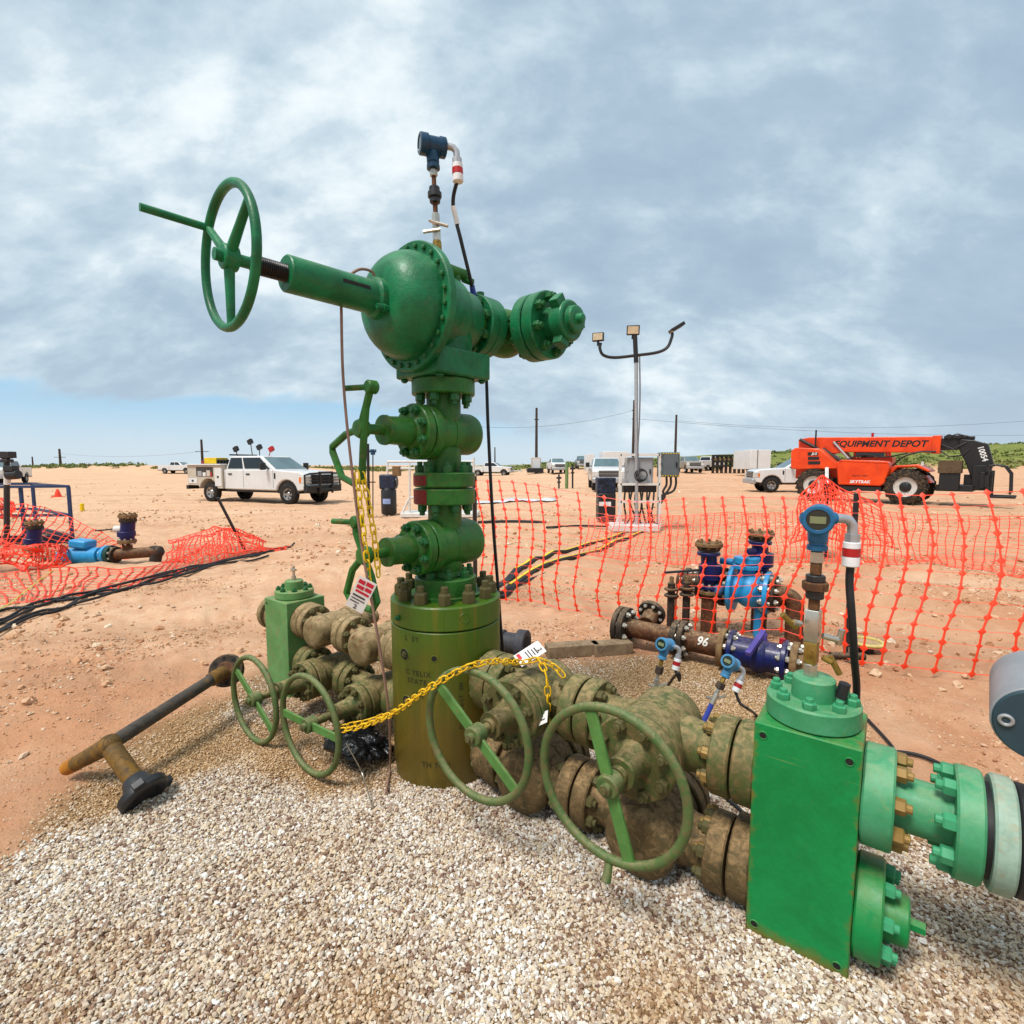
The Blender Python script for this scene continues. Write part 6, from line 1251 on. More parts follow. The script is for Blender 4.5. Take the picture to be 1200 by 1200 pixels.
for i in range(9):
    x0 = 733 + i * 4.2; pts = [q(x0, 572, 0.1), q(x0 + random.uniform(-3, 3), 590, 0.02), q(x0 + random.uniform(-4, 4), 606, 0.1), q(x0 + random.uniform(-5, 5), 616, 0.2)]
    cable('cord', 'black cord dangling under the pale grey cabinet, %s from the left' % ['first', 'second', 'third', 'fourth', 'fifth', 'sixth', 'seventh', 'eighth', 'last'][i], pts, 0.022, BLACK, 5, 'cord', 'cords dangling under the cabinet', k=6)
m = MB(); a, b = q(731, 577, 0.02), q(770, 569, 0.02); m.bb(a.x, b.x, YB + 0.05, YB + 0.30, a.z, b.z); tag(m.build('wire_trough', TRIM, bevel=0.01), 'black wire trough fixed under the pale grey cabinet', 'trough')
# compressor left of the skid
cm = thing('air_compressor', 'black upright unit with a blue head standing left of the white skid', 'compressor', G(711, 612)); Yc = cm.location.y; w_ = lambda px, py: W(px, py, Yc)
m = MB(); a, b = w_(701, 612), w_(722, 578); m.bb(a.x, b.x, Yc, Yc + 0.45, 0.04, b.z); m.build('tank', BLACKM, cm, bevel=0.03)
m = MB(); a, b = w_(700, 578), w_(722, 560); m.bb(a.x, b.x, Yc, Yc + 0.4, a.z, b.z); m.build('motor_head', paint('dark_blue_motor', srgb(34, 44, 70), srgb(20, 24, 34), srgb(120, 124, 134), 0.25, 9, 0.5), cm, bevel=0.02)
m = MB(); a, b = w_(702, 593), w_(716, 588); m.bb(a.x, b.x, Yc - 0.01, Yc - 0.002, a.z, b.z); m.build('label_plate', SS, cm)
for px in (703, 719): m = MB(); p = w_(px, 612); m.cyl((p.x - 0.03, Yc - 0.05, 0.08), (p.x + 0.03, Yc - 0.05, 0.08), 0.08, n=16); m.build('castor', BLACK, cm)
cm2 = thing('air_compressor', 'black upright tank with a blue topped motor left of the tree stem', 'compressor', G(456, 603)); Yc = cm2.location.y
p = G(456, 603); h = W(456, 572, Yc).z; m = MB(); m.lathe((p.x, Yc, 0.02), UP, [(0, 0), (0, 0.22), (0.04, 0.245), (h - 0.1, 0.245), (h - 0.02, 0.20), (h, 0.1), (h, 0)], 28); m.build('tank', BLACKM, cm2)
t_ = W(456, 557, Yc).z; m = MB(); m.box((p.x, Yc, (h + t_) / 2), (0.52, 0.4, t_ - h + 0.06)); m.build('motor_head', paint('slate_blue_motor', srgb(40, 52, 78), srgb(30, 34, 44), srgb(150, 150, 156), 0.2, 9, 0.5), cm2, bevel=0.05)
m = MB(); m.cyl((p.x + 0.26, Yc - 0.05, (h + t_) / 2), (p.x + 0.30, Yc - 0.05, (h + t_) / 2), 0.16, n=18); m.build('pulley', BLACKM, cm2)
z0 = W(456, 590, Yc).z; z1 = W(456, 584, Yc).z; m = MB(); vs_ = []; fs_ = []
for i in range(7):
    a = R(-125 + 60 * i / 6)
    for z in (z0, z1): vs_.append((p.x + 0.247 * math.cos(a), Yc + 0.247 * math.sin(a), z))
    if i: fs_.append((2 * i - 2, 2 * i, 2 * i + 1, 2 * i - 1))
m.add(vs_, fs_); m.build('label_plate', simple('white_blue_label', srgb(150, 170, 215), 0.5), cm2)
# white pipe rack behind the tree
rkk = thing('pipe_rack', 'white pipe rack on a skid seen behind the tree stem', 'rack', G(515, 606)); Yr = rkk.location.y; rw = lambda px, py, d=0: W(px, py, Yr + d)
def rb_(a, b, r=0.035): m = MB(); m.tube([a, b], r, 8); m.build('rack_bar', WH, rkk)
for a, b in (((480, 543), (480, 604)), ((454, 541), (556, 541)), ((480, 583), (470, 604)), ((555, 536), (555, 604)), ((520, 541), (520, 604)), ((454, 541), (454, 556)), ((454, 549), (486, 549)), ((480, 583), (555, 583))): rb_(rw(*a), rw(*b))
m = MB(); p0, p1 = G(462, 610), G(560, 606); m.bb(p0.x, p1.x, Yr - 0.15, Yr + 0.9, 0.0, 0.14); m.build('skid_deck', WH, rkk, bevel=0.02)
m = MB(); a = rw(465, 552); m.box(a, (0.22, 0.3, 0.3)); m.build('rack_box', FLGT, rkk, bevel=0.02)
# gas detector post left of the tree
ip = thing('instrument_post', 'thin dark post with a small green instrument head left of the tree', 'instrument post', G(434, 606)); Yi = ip.location.y; iw = lambda px, py: W(px, py, Yi)
m = MB(); m.tube([iw(432.5, 606), iw(431, 520)], 0.045, 8); m.build('post', TRIM, ip); m = MB(); m.tube([iw(437, 606), iw(437, 530)], 0.018, 6); m.build('side_rod', TRIM, ip); m = MB(); a = iw(437, 533); m.cyl(a, a + UP * 0.16, 0.07, n=12); m.cyl(a + UP * 0.12 - V(.1, 0, 0), a + UP * 0.12 + V(.1, 0, 0), 0.05, n=12); m.build('instrument_head', TBLUED, ip); m = MB(); m.tube([iw(428, 565), iw(440, 565)], 0.02, 6); m.build('cross_rod', RUST, ip)
# green post, small risers beside it
gp_ = G(664, 573); m = MB(); zt_ = W(664, 541, gp_.y).z; m.lathe((gp_.x, gp_.y, 0), UP, [(0, 0), (0, 0.11), (zt_ * 0.9, 0.11), (zt_, 0.09), (zt_, 0)], 16); o = m.build('green_post', paint('sage_post', srgb(112, 138, 84), None, srgb(150, 130, 96), 0.2, 6, 0.7)); tag(o, 'sage green round post in front of the far trucks', 'post')
for (px, py, top, lab) in ((655, 573, 556, 'small dark valve riser left of the green post'), (671, 573, 545, 'thin dark riser right of the green post')):
    t = thing('valve_riser', lab, 'valve riser', G(px, py)); Yv = t.location.y; m = MB(); m.tube([G(px, py), W(px, top, Yv)], 0.06, 8); m.build('riser_pipe', BLACKM, t); m = MB(); m.box(W(px, top + 4, Yv), (0.32, 0.3, 0.14)); m.box(W(px, top + 9, Yv), (0.24, 0.2, 0.10)); m.build('valve_head', BLACKM, t, bevel=0.02)
# low white pipe rails among the far trucks
for i, (x0, x1, py) in enumerate(((590, 611, 552), (598, 604, 548), (615, 622, 548))):
    t = thing('white_rail', ['low white pipe rail left of the far crates', 'tall white pipe guard above the low rail', 'grey pipe guard beside the far crates'][i], 'rail', G(x0, py + 4)); Yv = t.location.y
    for px in (x0, x1): m = MB(); p = W(px, py - 4 * (i > 0), Yv); m.tube([V(p.x, Yv, 0), p], 0.09, 6); m.build('upright', WH, t)
    a, b = W(x0, py - 4 * (i > 0), Yv), W(x1, py - 4 * (i > 0), Yv); m = MB(); m.tube([a - V(.2, 0, 0), b + V(.2, 0, 0)], 0.09, 6); m.build('top_rail', WH, t)
def far_box(name, lab, cat, x0, x1, ytop, ybot, mat, dep, Y=None, parts=()):
    p = G((x0 + x1) / 2, ybot); Yv = Y or p.y; a, b = W(x0, ybot, Yv), W(x1, ytop, Yv); t = thing(name, lab, cat, (p.x, Yv, a.z)); m = MB(); m.bb(a.x, b.x, Yv, Yv + dep, a.z, b.z); m.build('case', mat, t, bevel=0.04)
    for (nm, u0, u1, v0, v1, mt) in parts:
        m = MB(); m.bb(a.x + (b.x - a.x) * u0, a.x + (b.x - a.x) * u1, Yv - 0.06, Yv - 0.005, a.z + (b.z - a.z) * v0, a.z + (b.z - a.z) * v1); m.build(nm, mt, t)
    return t
far_box('equipment_crate', 'pale grey equipment crate on a dark base among the far trucks', 'crate', 623, 634, 536, 551, CARD, 2.5, 74, [('door', .1, .9, .1, .9, CARW)])
far_box('dark_trailer', 'dark low trailer beside the pale equipment crate', 'trailer', 618, 637, 548.5, 554, TRIM, 3, 72)
bt_ = far_box('box_trailer', 'white box trailer behind the white pickup and orange machine', 'trailer', 879, 904, 527, 550, CARW, 4, 52, [('door_seam', .33, .345, 0, 1, TRIM), ('base_rail', 0, 1, -.05, 0.02, TRIM)])
far_box('box_trailer', 'white box trailer far off behind the frontal pickup', 'trailer', 707, 736, 529, 550, CARW, 3, 58); far_box('white_cabinet', 'small white site cabinet far off left of the frontal pickup', 'cabinet', 687, 697, 532, 552, CARW, 2, 60)
rk2 = thing('pallet_rack', 'long dark rack of stacked pipe ends left of the white box trailer', 'rack', W(855, 552, 62)); Yv = 62; rw = lambda px, py: W(px, py, Yv)
for py in (534, 541, 546): m = MB(); m.bar(rw(835, py), rw(878, py), 0.5, 0.22); m.build('shelf_beam', TRIM, rk2)
for i in range(9): m = MB(); p = rw(836 + i * 5.1, 533); m.bar(V(p.x, Yv, Hz(p.x, Yv)), p, 0.25, 0.25, (0, 1, 0)); m.build('upright', RUSTD, rk2)
for i in range(16): m = MB(); p = rw(838 + i * 2.6, 538.5); m.cyl(p - V(0, 0.2, 0), p + V(0, 0.9, 0), 0.16, n=10); m.build('pipe_end', [FLGT, RUSTD][i % 2], rk2)
# ------------------------------------------------------------------ poles and lines
POLEM = paint('creosoted_pole', srgb(74, 60, 52), srgb(60, 50, 44), None, 0.1, 3, 0.9)
def pole(px, ytop, Y, lab, r=0.16, arms=()):
    p = W(px, 545, Y); base = Hz(p.x, Y); top = W(px, ytop, Y).z; t = thing('utility_pole', lab, 'utility pole', (p.x, Y, base)); m = MB(); m.cyl((p.x, Y, base - 0.3), (p.x, Y, top), r * 1.15, r * 0.8, 10); m.build('shaft', POLEM, t)
    for (dz, L_) in arms: m = MB(); m.bb(p.x - L_, p.x + L_, Y - 0.06, Y + 0.06, top - dz - 0.12, top - dz); m.build('cross_arm', POLEM, t)
    return V(p.x, Y, top)
P1 = pole(628.5, 478, 75, 'tall bare utility pole rising behind the far trucks', 0.2, ((1.6, 0.35),)); P2 = pole(741.5, 469, 80, 'utility pole close behind the lamp pole', 0.2, ((1.5, 0.3), (2.8, 0.3))); P3 = pole(791, 486, 90, 'utility pole right of the dark grey cabinet', 0.22)
P4 = pole(71, 526, 140, 'far utility pole with a cross arm at left', 0.30, ((2.2, 1.6),)); P5 = pole(38.5, 535, 200, 'very distant utility pole near the left edge', 0.26); P6 = pole(237.5, 515, 110, 'utility pole behind the rear of the service truck', 0.26, ((2.5, 1.4),)); P7 = pole(580, 524, 170, 'very distant utility pole just right of the tree stem', 0.22)
LINE = simple('power_line', srgb(96, 98, 104), 0.6)
def line(a, b, sag, lab): m = MB(); m.tube([a.lerp(b, i / 16) - UP * (sag * 4 * (i / 16) * (1 - i / 16)) for i in range(17)], 0.022, 5); tag(m.build('power_line', LINE), lab, 'power line')
line(W(560, 500, 75), P2 - UP * 1.5, 1.0, 'sagging power line between the poles behind the light tower'); line(P2 - UP * 2.8, W(1290, 508, 95), 1.2, 'thin power line running right above the orange machine')
line(P3 - UP * 1, W(1290, 486, 70), 1.5, 'power line crossing the sky at the right edge'); line(P4 - UP * 1.2, P6 - UP * 2.5, 1.0, 'faint power line between the two far poles at left')
# ------------------------------------------------------------------ left: railing, meter run, cone, marker
BLR = paint('slate_blue_rail', srgb(44, 66, 104), srgb(36, 56, 92), srgb(110, 90, 70), 0.2, 5, 0.5)
rl = thing('railed_platform', 'blue steel railed platform at the left edge', 'platform', G(40, 636)); Yp = G(80, 637).y
def rbar(a, b, w=0.05): m = MB(); m.bar(a, b, w, w); m.build('rail_bar', BLR, rl)
pw = lambda px, py, d=0: W(px, py, Yp + d); g0 = lambda p: V(p.x, p.y, 0.0)
Cn = pw(80, 570); Cf = pw(38, 567, 1.5); Lf_ = pw(-60, 571, -0.1); Lb_ = pw(-60, 568, 1.5)
for p in (Cn, Cf, pw(24, 571), Lf_): rbar(g0(p), p)
for f in (1.0, 0.5): rbar(V(Cn.x, Cn.y, Cn.z * f), V(Lf_.x, Lf_.y, Lf_.z * f)); rbar(V(Cn.x, Cn.y, Cn.z * f), V(Cf.x, Cf.y, Cf.z * f)); rbar(V(Cf.x, Cf.y, Cf.z * f), V(Lb_.x, Lb_.y, Lb_.z * f))
m = MB(); m.bar(g0(Cn) + UP * 0.09, g0(Lf_) + UP * 0.09, 0.08, 0.16); m.bar(g0(Cn) + UP * 0.092, g0(Cf) + UP * 0.092, 0.08, 0.16); m.build('platform_deck', paint('navy_deck', srgb(30, 34, 58), None, srgb(96, 70, 60), 0.3, 5, 0.6), rl)
sp_ = thing('valve_post', 'black post with stacked valves at the far left edge', 'valve post', G(8, 645)); Ys = sp_.location.y; sw = lambda px, py: W(px, py, Ys)
m = MB(); m.tube([sw(8, 645), sw(8, 533)], 0.045, 8); m.build('post', BLACKM, sp_); m = MB(); m.tube([sw(8.5, 568), sw(8.5, 557)], 0.05, 8); m.build('white_band', WH, sp_)
m = MB(); m.box(sw(8, 533), (0.22, 0.16, 0.12)); m.cyl(sw(2, 535), sw(15, 534), 0.05, n=10); m.box(sw(8, 540), (0.14, 0.14, 0.06)); m.box(sw(13, 549), (0.18, 0.14, 0.10)); m.cyl(sw(9, 557), sw(22, 556), 0.085, n=12); m.build('valve_head', BLACKM, sp_, bevel=0.01)
mr = thing('meter_run', 'sky blue turbine meter in a short rusty pipe run at left', 'meter run', G(110, 662)); Ym = mr.location.y; mw = lambda px, py, d=0: W(px, py, Ym + d)
sx = V(1, -0.12, 0).normalized(); mc = mw(100, 651); s1 = Ym / 600
part_cyl(mr, 'pipe', mw(52, 656), mw(75, 654), 0.075, RUST); part_cyl(mr, 'pipe', mw(134, 650), mw(188, 646), 0.085, RUST); fl(mr, mw(68, 654), sx, 0.105, 0.07, FLGT, SILN, 6)
tm = part_cyl(mr, 'meter_body', mw(84, 652), mw(118, 651), 0.135, LBLUE); fl(tm, mw(75, 653), sx, 0.13, 0.06, LBLUE, SILN); fl(tm, mw(126, 650), sx, 0.15, 0.06, LBLUE, SILN); part_cyl(tm, 'meter_neck', mw(76, 653), mw(128, 650), 0.10, LBLUE)
m = MB(); p = mw(97, 637); m.box(p, (0.28, 0.25, 0.13), (1, 0, -0.12), (0, 1, 0)); m.build('meter_head', LBLUE, tm, bevel=0.03); part_cyl(tm, 'head_stem', mw(99, 645), mw(98, 638), 0.06, LBLUE)
fl(mr, mw(131, 650), sx, 0.15, 0.06, paint('dark_green_flange', srgb(24, 66, 58), None, None, 0.1, 10, 0.5), SILN); fl(mr, mw(136, 650), sx, 0.13, 0.04, RUSTD, None)
el = mw(186, 646); m = MB(); m.tube(spline([el - sx * 0.12, el, el + V(-0.04, 0, -0.06), V(el.x - 0.08, el.y, 0.0)], 6), 0.085, 16); m.build('elbow', paint('dark_brown_pipe', srgb(56, 48, 42), None, None, 0.2, 8, 0.7), mr)
def small_stand(px, ytop, ybot, Y, root):
    b, t = W(px, ybot, Y), W(px, ytop, Y); h = t.z - b.z
    v = part_cyl(root, 'plug_valve', b + UP * h * 0.25, t - UP * h * 0.2, 0.10, BLUEV); fl(v, t - UP * h * 0.04, UP, 0.13, 0.05, FLGT, FLGT, 8, 0.018); fl(v, t - UP * h * 0.17, UP, 0.12, 0.05, RUSTD, None); fl(v, b + UP * h * 0.45, UP, 0.125, 0.08, BLUEV, None); fl(v, b + UP * h * 0.24, UP, 0.13, 0.05, FLGT, SILN, 8); part_cyl(v, 'stub', b, b + UP * h * 0.25, 0.07, RUST); return v
v = small_stand(149.5, 603, 644, Ym, mr); m = MB(); m.cyl(mw(146, 620), mw(135, 620), 0.055, n=14); m.build('gauge', WH, v); m = MB(); m.bar(mw(134, 620), mw(112, 622), 0.03, 0.02); m.build('lever', BLACKM, v)
vs2 = thing('plug_valve_stack', 'navy plug valve with tan flanges standing left of the sky blue meter', 'valve', G(40, 655)); small_stand(40, 611, 652, G(40, 655).y, vs2)
cn = thing('traffic_cone', 'small orange traffic cone on the open ground at left', 'cone', G(68, 583)); p = cn.location; m = MB(); m.lathe(p, UP, [(0, 0.16), (0.05, 0.16), (0.40, 0.05), (0.42, 0.04), (0.42, 0)], 16); m.build('cone_body', ORNET, cn); m = MB(); m.box(p + UP * 0.02, (0.40, 0.40, 0.04)); m.build('cone_base', ORNET, cn)
m = MB(); p = G(96.5, 599); m.cyl(p, p + UP * 0.27, 0.065, 0.06, n=14, bev=0.01); tag(m.build('marker_stake', YEL), 'short yellow marker standing on the open ground at left', 'marker')
# hose bundle on the ground at the left, yellow edged hoses on the right
random.seed(12)
paths = [[(-60, 745), (60, 712), (160, 688), (240, 666), (320, 648)], [(-60, 752), (50, 718), (150, 692), (235, 669), (318, 650)], [(-60, 738), (70, 707), (165, 683), (245, 662), (322, 646)], [(-60, 760), (40, 724), (140, 697), (230, 673), (315, 653)], [(-60, 730), (80, 706), (200, 674), (325, 643), (345, 640)]]
labs = ['second', 'third', 'uppermost but one', 'lowest', 'uppermost']
for i, pth in enumerate(paths): 
    pts = []
    for (a, b) in [(a + (c2 - a) * f, b + (d2 - b) * f) for (a, b), (c2, d2) in zip(pth, pth[1:]) for f in (0, .25, .5, .75)] + [pth[-1]]: g_ = G(a, b + random.uniform(-2.2, 2.2) * (1.6 if a < 150 else 0.8)); pts.append(V(g_.x, g_.y, Hz(g_.x, g_.y) + 0.02 + 0.01 * (i % 2)))
    cable('black_hose', 'black hose in the bundle crossing the dirt at left, %s of five' % labs[i], pts, 0.016, BLACK, 5, 'hose', 'hose bundle at left', k=7)
m = MB(); pts = [V(*G(a, b, 0.05)) for a, b in ((-20, 722), (10, 708), (28, 694), (60, 670), (90, 655))]; m.tube(spline(pts, 6), 0.006, 5); tag(m.build('marker_string', simple('lime_string', srgb(200, 214, 90), 0.6)), 'thin lime string lying over the hoses at left', 'string')
HZY = simple('yellow_edge_strip', srgb(228, 196, 40), 0.5)
for i, (a, b, c_, lab) in enumerate((((582, 690), (650, 652), (730, 627), 'black cable ramp with yellow edge leading to the light tower, upper one'), ((586, 700), (640, 668), (752, 625), 'black cable ramp with yellow edge leading to the light tower, lower one'))):
    t = thing('cable_ramp', lab, 'cable ramp', G(*b)); pts = [G(*a), G(*b), G(*c_)]; sp2 = spline(pts, 6)
    for u, w2 in zip(sp2, sp2[1:]):
        z = Hz(u.x, u.y); zz = Hz(w2.x, w2.y); m = MB(); m.bar(u + UP * (z + 0.02), w2 + UP * (zz + 0.02), 0.11, 0.05); m.build('ramp_section', BLACK, t, bevel=0.012)
        if u.x > G(600, 675).x: m = MB(); m.bar(u + UP * (z + 0.047) + V(-0.03, -0.05, 0), w2 + UP * (zz + 0.047) + V(-0.03, -0.05, 0), 0.042, 0.012); m.build('edge_strip', HZY, t)
for i, (a, b, c_, lab) in enumerate((((560, 612), (600, 611), (640, 612), 'black hose lying on the dirt behind the fence at left'), ((640, 618), (680, 616), (715, 617), 'tangled dark cord on the dirt left of the white skid'), ((575, 700), (610, 684), (640, 672), 'black hose joining the end of the cable ramps'))):
    cable('ground_hose', lab, [V(*G(*q_, 0.04)) for q_ in (a, b, c_)], 0.04 if i == 0 else 0.025, BLACK, 6, 'hose', k=7)
pl = simple('pale_ground_sheet', srgb(206, 206, 208), 0.6)
m = MB(); a, b = G(552, 590), G(652, 586); n_ = 14; vs_ = []; fs_ = []
for i in range(n_ + 1):
    for j in range(4):
        x = a.x + (b.x - a.x) * i / n_; y = a.y + (b.y - a.y) * i / n_ + (j - 1.5) * 0.5 + random.uniform(-.15, .15); vs_.append((x, y, Hz(x, y) + 0.035 + random.uniform(0, 0.05)))
for i in range(n_):
    for j in range(3): fs_.append((i * 4 + j, (i + 1) * 4 + j, (i + 1) * 4 + j + 1, i * 4 + j + 1))
m.add(vs_, fs_); o = m.build('ground_sheet', pl, None, 60); o.modifiers.new('Thick', 'SOLIDIFY').thickness = 0.01; tag(o, 'pale plastic sheet spread on the ground behind the fence', 'sheet')
# ================================================================== orange safety netting
def catmull(P, t):
    n = len(P) - 1; f = max(0.0, min(t, 1.0)) * n; i = min(int(f), n - 1); u = f - i
    g = lambda k: P[k] if 0 <= k <= n else (2 * P[0] - P[1] if k < 0 else 2 * P[n] - P[n - 1])
    a, b, c_, d = g(i - 1), g(i), g(i + 1), g(i + 2)
    return 0.5 * ((2 * b) + (c_ - a) * u + (2 * a - 5 * b + 4 * c_ - d) * u * u + (3 * b - a - 3 * c_ + d) * u ** 3)
from mathutils import noise as mnoise
def net(parent, tops, bots, du=0.185, nv=13, bulge=0.08, wob=0.03, seed=0, rv=0.0078, rh=0.0018, knot=0.027, crumple=0.0, mat=None, name='netting', droop=0.35):
    tops = [Vector(p) for p in tops]; bots = [Vector(p) for p in bots]
    L = sum((b - a).length for a, b in zip(tops, tops[1:])); nu = max(3, int(L / du)); S = []
    for i in range(nu + 1):
        t = i / nu; a = catmull(tops, t); b = catmull(bots, t); row = []
        for j in range(nv + 1):
            s = j / nv; ss = s * (1 - droop) + droop * s * s
            p = a.lerp(b, s); n3 = mnoise.noise_vector(V(t * L * 0.9 + seed, s * 1.3, seed * 0.7)); n4 = mnoise.noise_vector(V(t * L * 3.1 + seed, s * 4.0, seed))
            out = (b - a).cross(tops[-1] - tops[0]); out = out.normalized() if out.length > 0 else V(0, -1, 0)
            if out.y > 0: out = -out
            p = p + out * (bulge * math.sin(math.pi * s) ** 0.8) + n3 * wob * (0.4 + s) + n4 * (wob * 0.35 + crumple) + V(bulge * 0.6 * math.sin(math.pi * min(1, s * 1.3)), 0, 0)
            g_ = Hz(p.x, p.y) + 0.012; p.z = max(p.z, g_); row.append(p)
        S.append(row)
    m = MB()
    for i in range(nu + 1):
        m.tube(S[i], rv, 4, False, False)
        for j in range(nv + 1):
            p = S[i][j]; tv = (S[i][min(j + 1, nv)] - S[i][max(j - 1, 0)]).normalized(); tu = (S[min(i + 1, nu)][j] - S[max(i - 1, 0)][j]).normalized(); nn = tv.cross(tu) * 0.004
            k = knot * random.uniform(0.85, 1.15); m.add([p + tv * k * 1.15, p + tu * k, p - tv * k * 1.15, p - tu * k, p + nn, p - nn], [(0, 1, 4), (1, 2, 4), (2, 3, 4), (3, 0, 4), (1, 0, 5), (2, 1, 5), (3, 2, 5), (0, 3, 5)])
    for j in range(nv + 1):
        m.tube([S[i][j] for i in range(nu + 1)], rh * (1.9 if j in (0, nv) else 1), 3, False, False)
    o = m.build(name, mat or ORNET, parent, 0); o['kind'] = 'stuff'; return o
def net_post(parent, a, b, r=0.022, white=True):
    a, b = Vector(a), Vector(b); m = MB(); m.tube([a - (b - a).normalized() * 0.15, a.lerp(b, 0.82 if white else 1.0)], r, 6); m.build('fence_post', BLACKM, parent)
    if white: m = MB(); m.tube([a.lerp(b, 0.82), b], r * 1.02, 6); m.build('post_tip', SS, parent)
random.seed(21)
nf = thing('safety_fence', 'orange plastic safety net strung behind the wellhead and over the manifold', 'safety fence', G(556, 690))
net(nf, [W(556, 563, 6.3), W(600, 566, 6.15), W(650, 574, 5.9), W(735, 588, 5.45), W(800, 584, 5.15), W(870, 583, 4.9), W(940, 585, 4.6), W(1003, 576, 4.3), W(1080, 581, 4.1), W(1200, 577, 3.9), W(1330, 577, 3.75)],
    [W(570, 700, 6.05), W(610, 704, 5.9), W(655, 710, 5.65), W(730, 726, 5.2), W(790, 736, 4.75), W(850, 740, 4.6), W(915, 738, 4.45), W(985, 774, 4.05), W(1060, 789, 3.8), W(1180, 798, 3.66), W(1310, 806, 3.5)], wob=0.06, seed=3.3, bulge=0.13)
net_post(nf, G(557, 690), W(556, 558, 6.3), 0.028, False); net_post(nf, W(991, 770, 4.3), W(1004, 578, 4.32), 0.024, False)
nb_ = thing('safety_fence', 'orange net sagging from a lone post farther back, below the orange machine', 'safety fence', G(968, 655))
net(nb_, [W(690, 606, 9.8), W(770, 604, 9.5), W(850, 603, 9.2), W(930, 598, 9.0), W(966, 562, 8.9), W(1005, 592, 8.7), W(1080, 603, 8.2), W(1200, 606, 7.6), W(1330, 606, 7.3)],
    [W(680, 652, 9.0), W(760, 662, 8.4), W(850, 668, 8.1), W(930, 668, 7.9), W(962, 664, 7.9), W(1005, 672, 7.5), W(1080, 690, 7.0), W(1200, 703, 6.5), W(1330, 710, 6.3)], du=0.10, nv=20, wob=0.12, seed=9.1, bulge=0.05, rh=0.0032, knot=0.015, rv=0.0055)
net(nb_, [W(935, 585, 8.95), W(952, 566, 8.9), W(968, 558, 8.85), W(985, 570, 8.8), W(1020, 592, 8.6)], [W(925, 640, 8.6), W(950, 632, 8.6), W(968, 628, 8.6), W(990, 634, 8.5), W(1040, 640, 8.3)], du=0.09, nv=11, wob=0.10, seed=4.1, crumple=0.05, rh=0.008, rv=0.011)
net_post(nb_, G(968, 657), W(969, 548, 8.9), 0.03, True)
nl = thing('safety_fence', 'fallen orange net lying round the sky blue meter at left', 'safety fence', G(100, 690))
net(nl, [W(-60, 596, 10.2), W(20, 590, 10.0), W(55, 597, 9.9), W(100, 616, 9.8), W(140, 634, 9.7), W(165, 648, 9.6)],
    [G(-90, 650), G(-10, 655), G(25, 655), G(70, 655), G(110, 655), G(150, 656)], du=0.17, nv=12, wob=0.08, seed=6.2, bulge=0.02, crumple=0.02, rh=0.004, knot=0.026, rv=0.010, droop=0)
net(nl, [G(-80, 672), G(0, 670, 0.06), G(60, 668, 0.03), G(110, 668, 0.05), G(170, 668, 0.04), G(215, 650, 0.1), G(245, 634, 0.2), G(268, 622, 0.35), G(300, 638, 0.1), G(340, 641)],
    [G(-70, 718), G(15, 709), G(55, 706), G(100, 700), G(150, 691), G(210, 676), G(245, 662), G(268, 655), G(292, 650), G(335, 644)], du=0.16, nv=10, wob=0.08, seed=5.7, bulge=0.0, crumple=0.03, rh=0.004, knot=0.026, rv=0.009, droop=0)
net(nl, [G(-80, 645, 0.35), G(-10, 640, 0.4), G(40, 642, 0.35), G(75, 648, 0.2)], [G(-90, 672, 0.05), G(-10, 670, 0.05), G(45, 668, 0.05), G(85, 666, 0.03)], du=0.07, nv=14, wob=0.14, seed=2.2, crumple=0.08, rh=0.008, rv=0.011)
net(nl, [G(200, 634, 0.1), G(240, 622, 0.3), G(268, 618, 0.4), G(300, 632, 0.15)], [G(190, 662, 0.03), G(235, 656, 0.05), G(270, 652, 0.05), G(315, 646, 0.03)], du=0.09, nv=13, wob=0.10, seed=8.2, crumple=0.06, rh=0.008, rv=0.011)
net(nl, [W(-40, 588, 9.9), W(0, 584, 9.9), W(18, 590, 9.9)], [W(-40, 606, 9.9), W(0, 607, 9.9), W(20, 604, 9.9)], du=0.05, nv=9, wob=0.12, seed=1.2, crumple=0.07, rh=0.009, rv=0.011)
net_post(nl, G(287, 645), W(255, 583, G(287, 645).y - 0.3), 0.026, False)
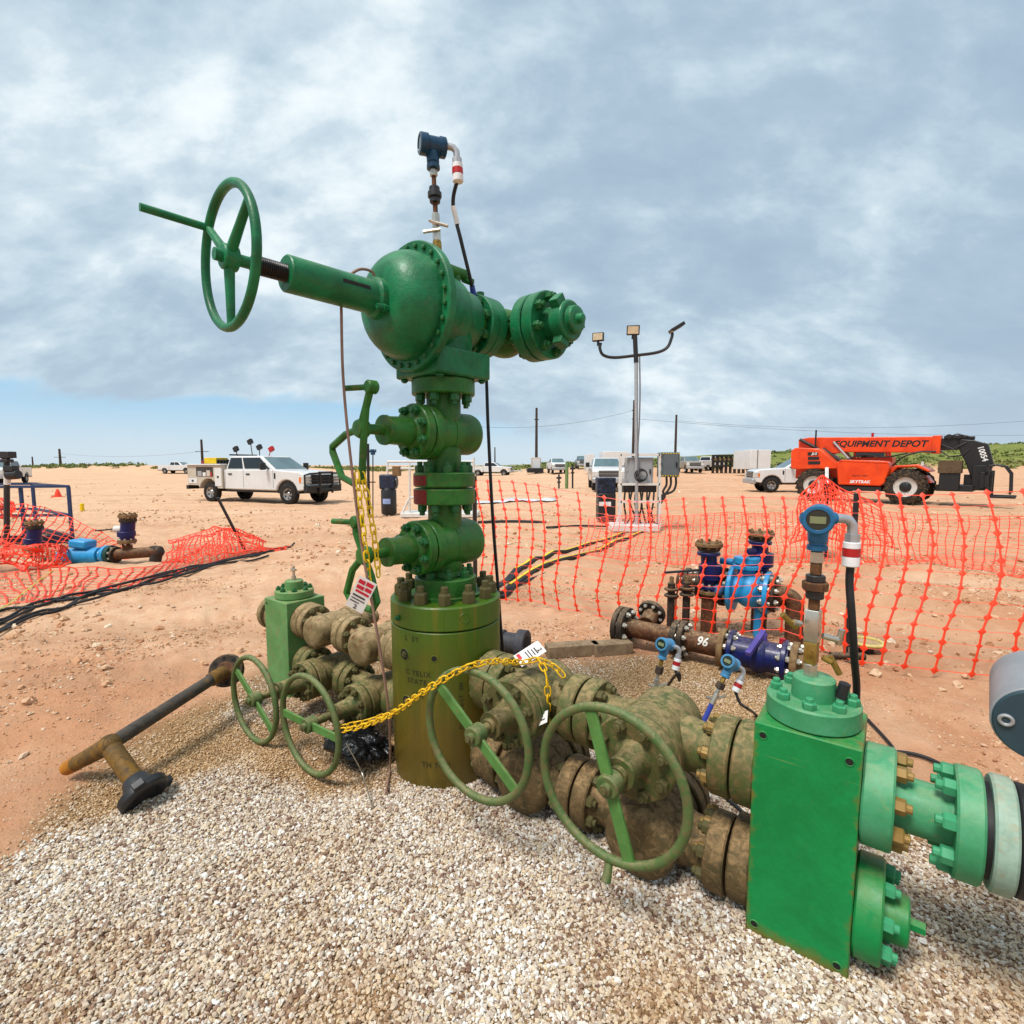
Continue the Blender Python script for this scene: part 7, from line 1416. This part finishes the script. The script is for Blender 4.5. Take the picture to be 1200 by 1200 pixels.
# ================================================================== scrub on the rises
def scrub():
    rng = np.random.default_rng(31); C = []
    def patch(n, xf, yf, smin, smax):
        x = xf(n); y = yf(n); k = fbm(x, y, 0.06, 3, 71) + rng.uniform(-0.15, 0.15, n) > 0.47; x, y = x[k], y[k]; s = rng.uniform(smin, smax, len(x)); C.append(np.stack([x, y, height(x, y), s], 1))
    patch(2600, lambda n: rng.uniform(15, 175, n), lambda n: rng.uniform(76, 135, n), 0.3, 1.1)
    patch(900, lambda n: rng.uniform(-60, 40, n), lambda n: rng.uniform(112, 150, n), 0.4, 1.2)
    patch(500, lambda n: rng.uniform(-95, -62, n), lambda n: rng.uniform(94, 104, n), 0.3, 0.9)
    patch(150, lambda n: rng.uniform(-3, 6, n) * 4, lambda n: rng.uniform(98, 112, n), 0.4, 1.1)
    C = np.vstack(C); nb = len(C); per = 26
    c = np.repeat(C, per, 0); n = len(c); d = rng.normal(0, 1, (n, 3)); d /= np.linalg.norm(d, axis=1)[:, None]; d[:, 2] = np.abs(d[:, 2]); r = c[:, 3:4] * rng.uniform(0.3, 1.0, (n, 1))
    p = c[:, :3] + d * r * np.array([1.1, 1.1, 0.75]); a = rng.normal(0, 1, (n, 3)); a /= np.linalg.norm(a, axis=1)[:, None]; b = np.cross(a, rng.normal(0, 1, (n, 3))); b /= np.linalg.norm(b, axis=1)[:, None]; s = (0.10 + 0.14 * c[:, 3:4]) * rng.uniform(0.7, 1.3, (n, 1))
    vs_ = np.stack([p - a * s, p + b * s * 0.7, p + a * s, p - b * s * 0.7], 1).reshape(-1, 3); fs_ = np.arange(n * 4).reshape(-1, 4)
    me = bpy.data.meshes.new('scrub'); me.from_pydata(vs_.tolist(), [], fs_.tolist())
    m, nt = material('scrub_leaves'); bs = nt.nodes['Principled BSDF']; ge = nt.nodes.new('ShaderNodeNewGeometry'); q = nnoise(nt, ge.outputs['Position'], 0.35, 6, 0.7)
    col = nmix(nt, nrange(nt, q, 0.35, 0.65), srgb(84, 104, 44), srgb(140, 140, 78)); col = nmix(nt, nrange(nt, nnoise(nt, ge.outputs['Position'], 2.0, 3), 0.55, 0.75, 0, 0.7), col, srgb(60, 74, 34)); nlink(nt, col, bs.inputs['Base Color']); bs.inputs['Roughness'].default_value = 0.8
    me.materials.append(m); o = bpy.data.objects.new('scrub', me); scene.collection.objects.link(o); tag(o, 'low green scrub covering the rises on the horizon', 'scrub', None, 'stuff')
scrub()
